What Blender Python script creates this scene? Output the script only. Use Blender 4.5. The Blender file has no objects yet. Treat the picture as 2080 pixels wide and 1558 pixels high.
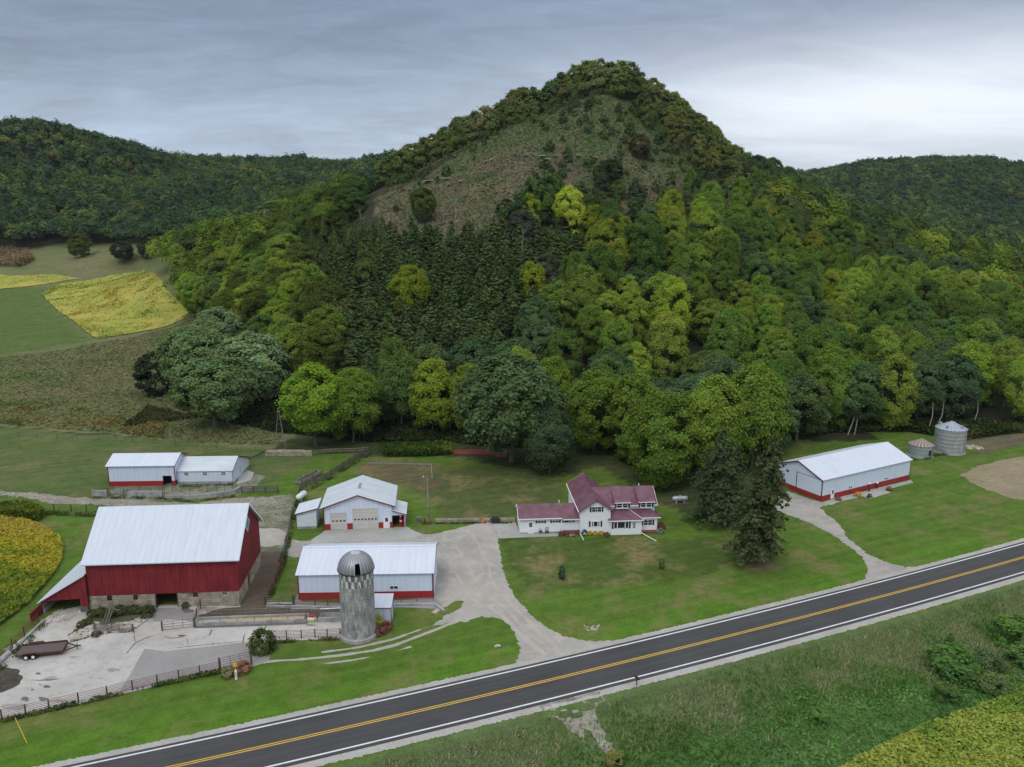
import bpy, math, random
import numpy as np
from mathutils import Vector, Matrix
from mathutils.geometry import delaunay_2d_cdt
R = math.radians
S = bpy.context.scene
COL = S.collection
# ---------------------------------------------------------------- camera, light, sky
F_PX, PITCH, CAM_Z = 1640.0, R(12.3), 58.7
cam = bpy.data.objects.new('camera', bpy.data.cameras.new('camera')); COL.objects.link(cam)
cam.location = (0, 0, CAM_Z); cam.rotation_euler = (R(90) - PITCH, 0, 0)
cam.data.sensor_width = 36.0; cam.data.lens = 36.0 * F_PX / 2080.0
cam.data.clip_start = 1.0; cam.data.clip_end = 12000
S.camera = cam
SUN_EL, SUN_AZ = R(52), R(200)          # soft sun behind thin cloud, from behind the camera and a little left
sl = bpy.data.lights.new('sun', 'SUN'); sl.energy = 0.9; sl.angle = R(20); sl.color = (1.0, 0.96, 0.9)
sun = bpy.data.objects.new('sun', sl); COL.objects.link(sun)
sun.rotation_euler = (R(90) - SUN_EL, 0, R(180) - SUN_AZ)
w = bpy.data.worlds.new("World"); S.world = w; w.use_nodes = True
nt = w.node_tree; nd = nt.nodes; lk = nt.links
for n in list(nd): nd.remove(n)
def N(nt_, t, **k):
    n = nt_.nodes.new(t)
    for a, v in k.items():
        if a[0] == 'i' and a[1:].isdigit(): n.inputs[int(a[1:])].default_value = v
        else: setattr(n, a, v)
    return n
def M_(nt_, op, a, b=None, clamp=False):
    n = nt_.nodes.new('ShaderNodeMath'); n.operation = op; n.use_clamp = clamp
    for i, v in enumerate((a, b)):
        if v is None: continue
        if isinstance(v, (int, float)): n.inputs[i].default_value = v
        else: nt_.links.new(v, n.inputs[i])
    return n.outputs[0]
def MIX(nt_, f, a, b, typ='MIX'):
    n = nt_.nodes.new('ShaderNodeMix'); n.data_type = 'RGBA'; n.blend_type = typ
    for i, v in ((0, f), (6, a), (7, b)):
        if isinstance(v, (int, float)): n.inputs[i].default_value = v
        elif isinstance(v, tuple): n.inputs[i].default_value = v if len(v) == 4 else (*v, 1)
        else: nt_.links.new(v, n.inputs[i])
    return n.outputs[2]
def RAMP(nt_, f, pts, interp='LINEAR'):
    n = nt_.nodes.new('ShaderNodeValToRGB'); n.color_ramp.interpolation = interp
    e = n.color_ramp.elements
    while len(e) < len(pts): e.new(0.5)
    for q, (p, c) in zip(e, pts):
        q.position = p; q.color = (c, c, c, 1) if isinstance(c, (int, float)) else (*c, 1)
    nt_.links.new(f, n.inputs[0]); return n.outputs[0]
tc = N(nt, 'ShaderNodeTexCoord'); sep = N(nt, 'ShaderNodeSeparateXYZ'); lk.new(tc.outputs['Generated'], sep.inputs[0])
zc = M_(nt, 'MAXIMUM', sep.outputs[2], 0.0)
den = M_(nt, 'ADD', zc, 0.16)
cx = M_(nt, 'DIVIDE', sep.outputs[0], den); cy = M_(nt, 'DIVIDE', sep.outputs[1], den)
cmb = N(nt, 'ShaderNodeCombineXYZ'); lk.new(cx, cmb.inputs[0]); lk.new(cy, cmb.inputs[1])
mp = N(nt, 'ShaderNodeMapping'); mp.inputs['Rotation'].default_value = (0, 0, R(-35)); mp.inputs['Scale'].default_value = (0.55, 1.0, 1)
lk.new(cmb.outputs[0], mp.inputs[0])
n1 = N(nt, 'ShaderNodeTexNoise'); n1.inputs['Scale'].default_value = 2.2; n1.inputs['Detail'].default_value = 7; n1.inputs['Roughness'].default_value = 0.6; n1.inputs['Distortion'].default_value = 0.7
lk.new(mp.outputs[0], n1.inputs['Vector'])
mp2 = N(nt, 'ShaderNodeMapping'); mp2.inputs['Scale'].default_value = (0.35, 0.6, 1); mp2.inputs['Location'].default_value = (3.1, 1.7, 0)
lk.new(cmb.outputs[0], mp2.inputs[0])
n2 = N(nt, 'ShaderNodeTexNoise'); n2.inputs['Scale'].default_value = 0.55; n2.inputs['Detail'].default_value = 3
lk.new(mp2.outputs[0], n2.inputs['Vector'])
skyc = RAMP(nt, zc, [(0.0, (.36, .44, .57)), (0.05, (.39, .465, .585)), (0.11, (.345, .41, .52)), (0.17, (.255, .305, .405)), (0.24, (.215, .26, .355)), (0.45, (.74, .79, .90)), (1.0, (1.22, 1.27, 1.35))])
streak = RAMP(nt, n1.outputs[0], [(0.28, 0.82), (0.50, 1.0), (0.74, 1.20)])
big = RAMP(nt, n2.outputs[0], [(0.35, 0.86), (0.65, 1.16)])
n3 = N(nt, 'ShaderNodeTexNoise'); n3.inputs['Scale'].default_value = 6.5; n3.inputs['Detail'].default_value = 6; n3.inputs['Roughness'].default_value = .62; n3.inputs['Distortion'].default_value = 1.2; lk.new(mp.outputs[0], n3.inputs['Vector'])
fine = RAMP(nt, n3.outputs[0], [(.3, .92), (.7, 1.09)])
c1 = MIX(nt, 1.0, skyc, streak, 'MULTIPLY'); c1 = MIX(nt, 1.0, c1, fine, 'MULTIPLY'); c1 = MIX(nt, 1.0, c1, big, 'MULTIPLY')
# a brighter opening low on the right
bx = M_(nt, 'MULTIPLY', M_(nt, 'SUBTRACT', sep.outputs[0], 0.43), 3.2)
bz = M_(nt, 'MULTIPLY', M_(nt, 'SUBTRACT', sep.outputs[2], 0.108), 15.0)
g = M_(nt, 'ADD', M_(nt, 'MULTIPLY', bx, bx), M_(nt, 'MULTIPLY', bz, bz))
g = M_(nt, 'POWER', 2.718, M_(nt, 'MULTIPLY', g, -1.0))
g = M_(nt, 'MULTIPLY', g, M_(nt, 'ADD', M_(nt, 'MULTIPLY', n1.outputs[0], 0.8), 0.62))
c1 = MIX(nt, M_(nt, 'MULTIPLY', g, 1.0, True), c1, (.86, .91, .98))
st = N(nt, 'ShaderNodeTexSky'); st.sky_type = 'NISHITA'; st.sun_disc = False; st.sun_elevation = SUN_EL; st.sun_rotation = SUN_AZ
stc = N(nt, 'ShaderNodeVectorMath'); stc.operation = 'SCALE'; lk.new(st.outputs[0], stc.inputs[0]); stc.inputs[3].default_value = 0.012
c1 = MIX(nt, 1.0, c1, stc.outputs[0], 'ADD')
bg = N(nt, 'ShaderNodeBackground'); lk.new(c1, bg.inputs[0]); bg.inputs[1].default_value = 1.0
wo = N(nt, 'ShaderNodeOutputWorld'); lk.new(bg.outputs[0], wo.inputs[0])
S.view_settings.view_transform = 'Standard'; S.view_settings.look = 'None'; S.view_settings.gamma = 1; S.view_settings.exposure = 0.0
S.render.engine = 'CYCLES'
S.cycles.use_denoising = True; S.cycles.max_bounces = 5; S.cycles.diffuse_bounces = 3; S.cycles.glossy_bounces = 2; S.cycles.transmission_bounces = 3; S.cycles.transparent_max_bounces = 4
rng = np.random.default_rng(7); random.seed(7)
# ---------------------------------------------------------------- camera geometry used for surveying points of the place
CP, SP = math.cos(PITCH), math.sin(PITCH)
def ray(px, py):
    u = (px - 1040) / F_PX; v = -(py - 779) / F_PX
    return (u, CP + v * SP, -SP + v * CP)
def G(px, py, z=0.0):
    r = ray(px, py); t = (z - CAM_Z) / r[2]
    return (r[0] * t, r[1] * t)
def atD(px, py, D):
    r = ray(px, py); t = D / r[1]
    return (r[0] * t, D, CAM_Z + r[2] * t)
def GP(pts, z=0.0): return [G(x, y, z) for x, y in pts]
# ---------------------------------------------------------------- materials
MATS = {}
def new_mat(name):
    m = bpy.data.materials.new(name); m.use_nodes = True
    t = m.node_tree
    for n in list(t.nodes): t.nodes.remove(n)
    MATS[name] = m
    return m, t
def finish(t, color, rough=0.8, metal=0.0, spec=0.3, bump=None, bstr=0.3, bdist=0.05):
    p = N(t, 'ShaderNodeBsdfPrincipled'); p.inputs['Roughness'].default_value = rough if isinstance(rough, (int, float)) else 0.5
    p.inputs['Metallic'].default_value = metal; p.inputs['Specular IOR Level'].default_value = spec
    if isinstance(color, tuple): p.inputs['Base Color'].default_value = (*color, 1)
    else: t.links.new(color, p.inputs['Base Color'])
    if bump is not None:
        b = N(t, 'ShaderNodeBump'); b.inputs['Strength'].default_value = bstr; b.inputs['Distance'].default_value = bdist
        t.links.new(bump, b.inputs['Height']); t.links.new(b.outputs[0], p.inputs['Normal'])
    o = N(t, 'ShaderNodeOutputMaterial'); t.links.new(p.outputs[0], o.inputs[0]); return p
def noise(t, scale, detail=4, rough=0.55, vec=None, mapscale=None, dist=0.0):
    if vec is None: vec = N(t, 'ShaderNodeTexCoord').outputs['Object']
    if mapscale:
        m = N(t, 'ShaderNodeMapping'); m.inputs['Scale'].default_value = mapscale; t.links.new(vec, m.inputs[0]); vec = m.outputs[0]
    n = N(t, 'ShaderNodeTexNoise'); n.inputs['Scale'].default_value = scale; n.inputs['Detail'].default_value = detail
    n.inputs['Roughness'].default_value = rough; n.inputs['Distortion'].default_value = dist
    t.links.new(vec, n.inputs['Vector']); return n.outputs[0]
def simple(name, c, c2=None, scale=1.5, rough=0.8, metal=0.0, spec=0.3, mapscale=None, lo=0.35, hi=0.65, bump=0.0, detail=4):
    m, t = new_mat(name)
    if c2 is None: c2 = tuple(x * 0.78 for x in c)
    n = noise(t, scale, detail, mapscale=mapscale)
    f = RAMP(t, n, [(lo, 0.0), (hi, 1.0)])
    col = MIX(t, f, c, c2)
    finish(t, col, rough, metal, spec, n if bump else None, bump)
    return m
simple('white_metal_plain', (.60, .665, .74), (.56, .62, .70), 0.8, 0.45, 0, 0.4, (3, 3, .4))
simple('roof_metal_plain', (.585, .64, .72), (.545, .60, .685), 0.5, 0.38, 0, 0.45, (1.6, .5, .5))
def mk_roof(name, c, c2, ax, per):
    m, t = new_mat(name); o = N(t, 'ShaderNodeTexCoord').outputs['Object']; s = N(t, 'ShaderNodeSeparateXYZ'); t.links.new(o, s.inputs[0])
    a = noise(t, .5, 4, mapscale=((1.6, .5, .5) if ax == 0 else (.5, 1.6, .5))); b_ = noise(t, 1.0, 5, .7, mapscale=((5, .18, .3) if ax == 0 else (.18, 5, .3)))
    col = MIX(t, RAMP(t, a, [(.35, 0.0), (.65, 1.0)]), c, c2); col = MIX(t, 1.0, col, RAMP(t, b_, [(.3, .93), (.6, 1.02)]), 'MULTIPLY')
    w_ = M_(t, 'SINE', M_(t, 'MULTIPLY', s.outputs[ax], 2 * math.pi / per)); col = MIX(t, 1.0, col, RAMP(t, w_, [(.75, 1.0), (1.0, .93)]), 'MULTIPLY')
    finish(t, col, .4, 0, .4, w_, .15, .02)
mk_roof('roof_metal', (.61, .66, .73), (.57, .62, .69), 0, .92); mk_roof('roof_worn', (.58, .63, .665), (.47, .54, .565), 1, .92)
mk_roof('white_metal', (.68, .765, .88), (.64, .72, .84), 0, .9)  # blue of the skylight is put into the white wall colour
simple('roof_worn_old', (.60, .645, .67), (.50, .565, .58), 0.8, 0.45, 0, 0.4, (.5, 2, 2))
simple('red_metal', (.36, .03, .03), (.30, .027, .03), 1.0, 0.5, 0, 0.3)
simple('red_trim', (.22, .022, .03), (.17, .02, .028), 1.0, 0.5)
simple('white_paint', (.88, .89, .89), (.82, .83, .83), 1.0, 0.6)
simple('cream_door', (.62, .61, .56), (.56, .55, .50), 1.0, 0.5)
simple('shed_white', (.72, .78, .86), (.48, .50, .50), 1.2, 0.7, mapscale=(.5, .5, 5), lo=.5, hi=.8)
simple('glass_dark', (.012, .016, .02), (.03, .035, .04), 3, 0.08, 0, 0.6)
simple('shutter', (.035, .033, .037), None, 3, 0.6)
simple('dark_wood', (.055, .042, .038), (.11, .09, .08), 2, 0.85, mapscale=(4, 4, 1))
simple('grey_wood', (.17, .155, .14), (.08, .07, .06), 2.5, 0.9, mapscale=(1, 1, 4))
simple('pale_wood', (.32, .30, .26), (.20, .18, .15), 2, 0.9)
simple('pipe_red', (.20, .04, .045), (.11, .035, .035), 2, 0.55)
simple('pipe_grey', (.25, .26, .27), (.12, .11, .11), 2, 0.5, 0.4)
simple('rust', (.13, .045, .025), (.07, .03, .02), 2.5, 0.75)
simple('black_steel', (.025, .022, .024), (.05, .035, .03), 3, 0.5)
simple('rubber', (.018, .018, .019), None, 4, 0.8)
simple('deck_boards', (.085, .068, .072), (.13, .105, .105), 1.5, 0.8, mapscale=(.4, 8, 1))
simple('tank_white', (.75, .77, .80), (.62, .64, .67), 1.5, 0.35)
simple('tank_silver', (.50, .53, .56), (.38, .40, .43), 1.5, 0.3, 0.3)
simple('bark', (.16, .14, .12), (.085, .07, .06), 3, 0.95, mapscale=(4, 4, .8))
simple('pale_bark', (.33, .31, .28), (.2, .18, .16), 3, 0.95)
simple('rock', (.52, .48, .42), (.30, .27, .23), 0.6, 0.9, bump=.4)
simple('feed', (.50, .38, .22), (.36, .27, .16), 3, 0.95)
simple('orange', (.75, .18, .02)); simple('yellow_paint', (.80, .50, .02), (.65, .42, .03)); simple('lime', (.55, .60, .05))
simple('brick_red', (.26, .06, .05), (.16, .05, .04), 6)
simple('cedar', (.17, .06, .045), (.11, .045, .035), 2, mapscale=(1, 6, 1))
simple('concrete_wall', (.40, .41, .41), (.26, .25, .23), .8, 0.9, bump=.2)
simple('white_line', (.68, .68, .68), (.52, .52, .52), 1.2, 0.7, lo=.45, hi=.8); simple('yellow_line', (.66, .41, .04), (.50, .31, .05), 1.5, 0.7, lo=.4, hi=.8)
simple('teal', (.12, .36, .38), (.10, .28, .31), 2)
simple('house_siding', (.86, .88, .90), (.80, .82, .84), 1.2, 0.6, mapscale=(.4, .4, 7))
simple('pump_red', (.42, .01, .012), None, 2, .3)
simple('bluewhite', (.5, .62, .7))
def mk_houseroof():
    m, t = new_mat('maroon_roof')
    o = N(t, 'ShaderNodeTexCoord').outputs['Object']
    s = N(t, 'ShaderNodeSeparateXYZ'); t.links.new(o, s.inputs[0])
    n = noise(t, 0.7, 3)
    col = MIX(t, RAMP(t, n, [(.35, 0.0), (.7, 1.0)]), (.125, .042, .062), (.175, .085, .11))
    wv = M_(t, 'SINE', M_(t, 'MULTIPLY', M_(t, 'ADD', s.outputs[0], s.outputs[1]), 2 * math.pi / 0.35))
    finish(t, col, 0.42, 0, .45, wv, .25, .03)
mk_houseroof()
def mk_barn():
    m, t = new_mat('barn_red')
    a = noise(t, 1.0, 5, .65, mapscale=(4.5, 4.5, .22)); b = noise(t, .35, 3)
    col = MIX(t, RAMP(t, a, [(.35, 0.0), (.68, 1.0)]), (.155, .013, .02), (.275, .036, .038))
    col = MIX(t, RAMP(t, b, [(.4, 0.0), (.75, .5)]), col, (.09, .012, .017))
    finish(t, col, .75, 0, .25, a, .3)
    m, t = new_mat('stone_block')
    o = N(t, 'ShaderNodeTexCoord').outputs['Object']; s = N(t, 'ShaderNodeSeparateXYZ'); t.links.new(o, s.inputs[0])
    c = N(t, 'ShaderNodeCombineXYZ'); t.links.new(M_(t, 'ADD', s.outputs[0], s.outputs[1]), c.inputs[0]); t.links.new(s.outputs[2], c.inputs[1])
    d = N(t, 'ShaderNodeVectorMath'); d.operation = 'ADD'; t.links.new(c.outputs[0], d.inputs[0])
    nn = N(t, 'ShaderNodeTexNoise'); nn.inputs['Scale'].default_value = 1.2; t.links.new(o, nn.inputs['Vector'])
    sc = N(t, 'ShaderNodeVectorMath'); sc.operation = 'SCALE'; sc.inputs[3].default_value = .18; t.links.new(nn.outputs['Color'], sc.inputs[0]); t.links.new(sc.outputs[0], d.inputs[1])
    b = N(t, 'ShaderNodeTexBrick'); b.inputs['Scale'].default_value = 1.0; b.inputs['Brick Width'].default_value = .78; b.inputs['Row Height'].default_value = .34
    b.inputs['Mortar Size'].default_value = .028; b.inputs['Mortar Smooth'].default_value = .4; b.inputs['Color1'].default_value = (.50, .43, .33, 1); b.inputs['Color2'].default_value = (.36, .31, .24, 1); b.inputs['Mortar'].default_value = (.17, .15, .125, 1)
    t.links.new(d.outputs[0], b.inputs['Vector'])
    st = RAMP(t, noise(t, .9, 4), [(.3, .55), (.6, 1.0)])
    finish(t, MIX(t, 1.0, b.outputs[0], st, 'MULTIPLY'), .9, 0, .2, b.outputs['Fac'], -.5)
    # silo staves: grey concrete, stained streaks and offset stave joints
    m, t = new_mat('silo_staves')
    o = N(t, 'ShaderNodeTexCoord').outputs['Object']; s = N(t, 'ShaderNodeSeparateXYZ'); t.links.new(o, s.inputs[0])
    an = N(t, 'ShaderNodeMath', operation='ARCTAN2'); t.links.new(s.outputs[1], an.inputs[0]); t.links.new(s.outputs[0], an.inputs[1])
    c = N(t, 'ShaderNodeCombineXYZ'); t.links.new(s.outputs[2], c.inputs[0]); t.links.new(M_(t, 'MULTIPLY', an.outputs[0], 2.35), c.inputs[1])
    b = N(t, 'ShaderNodeTexBrick'); b.inputs['Scale'].default_value = 1.0; b.inputs['Brick Width'].default_value = .76; b.inputs['Row Height'].default_value = .30
    b.inputs['Mortar Size'].default_value = .012; b.inputs['Color1'].default_value = (.45, .45, .43, 1); b.inputs['Color2'].default_value = (.25, .25, .24, 1); b.inputs['Mortar'].default_value = (.24, .24, .235, 1)
    t.links.new(c.outputs[0], b.inputs['Vector'])
    st = RAMP(t, noise(t, 1.0, 6, .7, mapscale=(1.6, 1.6, .55)), [(.34, .60), (.52, 1.0), (.75, 1.15)])
    finish(t, MIX(t, 1.0, b.outputs[0], st, 'MULTIPLY'), .9, 0, .2)
    # upper band: staves alternately whitened and bare
    m, t = new_mat('silo_checks')
    o = N(t, 'ShaderNodeTexCoord').outputs['Object']; s = N(t, 'ShaderNodeSeparateXYZ'); t.links.new(o, s.inputs[0])
    an = N(t, 'ShaderNodeMath', operation='ARCTAN2'); t.links.new(s.outputs[1], an.inputs[0]); t.links.new(s.outputs[0], an.inputs[1])
    k = M_(t, 'FLOOR', M_(t, 'ADD', M_(t, 'MULTIPLY', an.outputs[0], 17 / math.pi), 60.0))
    zz = M_(t, 'FLOOR', M_(t, 'MULTIPLY', M_(t, 'SUBTRACT', s.outputs[2], 8.05), 1.0))
    par = M_(t, 'ABSOLUTE', M_(t, 'MODULO', M_(t, 'ADD', k, zz), 2.0))
    wn = N(t, 'ShaderNodeTexWhiteNoise', noise_dimensions='2D'); cc = N(t, 'ShaderNodeCombineXYZ'); t.links.new(k, cc.inputs[0]); t.links.new(zz, cc.inputs[1]); t.links.new(cc.outputs[0], wn.inputs['Vector'])
    nz = noise(t, 2.5, 4, mapscale=(2, 2, .6))
    f = M_(t, 'MULTIPLY', par, RAMP(t, nz, [(.40, 0.0), (.50, 1.0)]))
    dark = MIX(t, wn.outputs[0], (.12, .12, .12), (.22, .22, .215))
    finish(t, MIX(t, f, dark, (.66, .65, .60)), .85)
    # ribbed galvanised dome and bins
    for nm, c1_, c2_, fr, dirn in (('galv_dome', (.34, .345, .36), (.24, .245, .255), 30, 'a'), ('galv_bin', (.48, .49, .50), (.36, .37, .38), 9, 'z'), ('galv_small', (.42, .48, .51), (.31, .36, .39), 9, 'z'), ('bin_roof', (.40, .45, .50), (.29, .33, .38), 24, 'a'), ('rust_roof', (.36, .34, .33), (.22, .115, .09), 20, 'r')):
        m, t = new_mat(nm)
        o = N(t, 'ShaderNodeTexCoord').outputs['Object']; s = N(t, 'ShaderNodeSeparateXYZ'); t.links.new(o, s.inputs[0])
        if dirn == 'z': ph = M_(t, 'MULTIPLY', s.outputs[2], 2 * math.pi * 1.1)
        else:
            an = N(t, 'ShaderNodeMath', operation='ARCTAN2'); t.links.new(s.outputs[1], an.inputs[0]); t.links.new(s.outputs[0], an.inputs[1]); ph = M_(t, 'MULTIPLY', an.outputs[0], float(fr))
        sn = M_(t, 'SINE', ph)
        if dirn == 'r': f = RAMP(t, M_(t, 'ADD', sn, noise(t, 2, 3)), [(.35, 0.0), (.6, 1.0)])
        elif dirn == 'a': f = RAMP(t, sn, [(.0, 1.0), (.25, 0.0)])
        else: f = RAMP(t, noise(t, 1.2, 4, mapscale=(1, 1, .5)), [(.35, 0.0), (.7, 1.0)])
        finish(t, MIX(t, f, c1_, c2_), .42 if dirn != 'r' else .7, .45 if dirn != 'r' else .1, .4, sn, .35, .04)
mk_barn()
def ground_mat(name, c, c2, c3=None, s1=.12, s2=1.5, s3=8.0, rough=.95, k=.6):
    m, t = new_mat(name)
    a = noise(t, s1, 4); b = noise(t, s2, 5, .7); d = noise(t, s3, 3)
    col = MIX(t, RAMP(t, a, [(.36, 0.0), (.62, 1.0)]), c, c2)
    if c3: col = MIX(t, RAMP(t, b, [(.5, 0.0), (.68, k)]), col, c3)
    col = MIX(t, 1.0, col, RAMP(t, d, [(.25, .78), (.75, 1.2)]), 'MULTIPLY')
    finish(t, col, rough, 0, .15, b, .4, .05)
ground_mat('gravel', (.385, .365, .33), (.30, .285, .26), (.47, .41, .325), .10, .55, 11, k=.9)
ground_mat('shoulder_gravel', (.43, .41, .38), (.36, .34, .31), (.25, .24, .19), .2, 2, 9)
ground_mat('rocky_track', (.30, .28, .23), (.24, .22, .18), (.08, .10, .04), .3, 1.3, 6, k=.9)
ground_mat('patchy_gravel', (.25, .235, .195), (.13, .14, .075), (.065, .10, .03), .35, .9, 6, k=.95)
ground_mat('concrete_yard', (.50, .48, .445), (.41, .39, .36), (.30, .28, .25), .16, .6, 9, k=.65)
ground_mat('concrete_grey', (.30, .29, .275), (.265, .255, .245), (.24, .23, .22), .2, .9, 8)
ground_mat('concrete_pad', (.40, .395, .37), (.345, .34, .315), (.30, .295, .26), .25, .8, 8)
ground_mat('dirt', (.125, .095, .07), (.09, .07, .052), (.17, .14, .10), .3, 1.2, 7)
ground_mat('mud', (.075, .065, .052), (.05, .045, .035), (.16, .13, .10), .4, 1.5, 5)
ground_mat('tilled', (.30, .25, .155), (.24, .20, .125), (.12, .13, .06), .12, .8, 6)
ground_mat('dark_stain', (.13, .12, .105), (.17, .155, .14), None)
ground_mat('tan_gravel', (.42, .385, .32), (.38, .35, .295), None, .4, 1, 9)
ground_mat('dark_gap_soil', (.10, .10, .06), (.06, .08, .03), (.20, .18, .15), .5, 2.0, 6)
ground_mat('mulch', (.16, .07, .05), (.11, .05, .04), None, .5)
ground_mat('stain_light', (.335, .315, .29), (.28, .26, .24), None, .5)
def mk_asphalt():
    m, t = new_mat('asphalt')
    a = noise(t, .15, 3); d = noise(t, 14, 3, .7)
    o = N(t, 'ShaderNodeTexCoord').outputs['UV']; s = N(t, 'ShaderNodeSeparateXYZ'); t.links.new(o, s.inputs[0])
    # wheel paths worn along each lane
    wv = M_(t, 'COSINE', M_(t, 'MULTIPLY', s.outputs[1], 2 * math.pi / 1.85))
    st = noise(t, 1.0, 4, .6, vec=o, mapscale=(.05, 2.2, 1))
    col = MIX(t, RAMP(t, a, [(.35, 0.0), (.65, 1.0)]), (.064, .063, .063), (.053, .0525, .053))
    col = MIX(t, RAMP(t, wv, [(.0, 0.0), (1.0, .35)]), col, (.072, .070, .071))
    col = MIX(t, 1.0, col, RAMP(t, st, [(.3, .86), (.7, 1.14)]), 'MULTIPLY')
    col = MIX(t, 1.0, col, RAMP(t, d, [(.25, .8), (.75, 1.22)]), 'MULTIPLY')
    finish(t, col, .8, 0, .25)
mk_asphalt()
def mk_attr(name, s1, s2, amp1, amp2, sub=False, bstr=.5, bdist=.3):
    m, t = new_mat(name)
    at = N(t, 'ShaderNodeAttribute'); at.attribute_name = 'Col'
    a = noise(t, s1, 5, .65); b = noise(t, s2, 4, .7)
    col = MIX(t, 1.0, at.outputs['Color'], RAMP(t, a, [(.25, 1 - amp1), (.75, 1 + amp1)]), 'MULTIPLY')
    col = MIX(t, 1.0, col, RAMP(t, b, [(.25, 1 - amp2), (.75, 1 + amp2)]), 'MULTIPLY')
    e_ = noise(t, 11.0, 3, .7); col = MIX(t, 1.0, col, RAMP(t, e_, [(.25, .80), (.75, 1.22)]), 'MULTIPLY')
    # dry straw coloured patches
    c = noise(t, .11, 5, .68); c2 = noise(t, .9, 4)
    ro = N(t, 'ShaderNodeMapping'); ro.inputs['Rotation'].default_value = (0, 0, R(-24)); t.links.new(N(t, 'ShaderNodeTexCoord').outputs['Object'], ro.inputs[0]); sd = noise(t, 1.0, 4, .6, vec=ro.outputs[0], mapscale=(.03, .62, 1)); col = MIX(t, 1.0, col, RAMP(t, sd, [(.3, .82), (.7, 1.20)]), 'MULTIPLY')
    f = M_(t, 'MULTIPLY', RAMP(t, c, [(.49, 0.0), (.64, .85)]), RAMP(t, c2, [(.4, .35), (.6, 1.0)]))
    at2 = N(t, 'ShaderNodeAttribute'); at2.attribute_name = 'Dry'
    f = M_(t, 'MULTIPLY', f, at2.outputs['Fac'])
    col = MIX(t, f, col, (.205, .165, .075))
    finish(t, col, .95, 0, .1, b, bstr, bdist)
mk_attr('ground_cover', .5, 3.0, .26, .30)
def mk_leaf(name, tr=.32):
    m, t = new_mat(name)
    at = N(t, 'ShaderNodeAttribute'); at.attribute_name = 'Col'
    oi = N(t, 'ShaderNodeObjectInfo')
    col = MIX(t, 1.0, at.outputs['Color'], oi.outputs['Color'], 'MULTIPLY')
    d = N(t, 'ShaderNodeBsdfDiffuse'); t.links.new(col, d.inputs[0])
    tl = N(t, 'ShaderNodeBsdfTranslucent'); t.links.new(MIX(t, 1.0, col, (1.0, 1.0, .55), 'MULTIPLY'), tl.inputs[0])
    mx = N(t, 'ShaderNodeMixShader'); mx.inputs[0].default_value = tr
    t.links.new(d.outputs[0], mx.inputs[1]); t.links.new(tl.outputs[0], mx.inputs[2])
    o = N(t, 'ShaderNodeOutputMaterial'); t.links.new(mx.outputs[0], o.inputs[0])
mk_leaf('foliage')
def mk_haze():
    m, t = new_mat('haze'); p = N(t, 'ShaderNodeVolumePrincipled'); p.inputs['Color'].default_value = (.80, .88, 1.0, 1); p.inputs['Density'].default_value = .00004; p.inputs['Anisotropy'].default_value = .2
    o = N(t, 'ShaderNodeOutputMaterial'); t.links.new(p.outputs[0], o.inputs['Volume'])
mk_haze()
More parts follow.
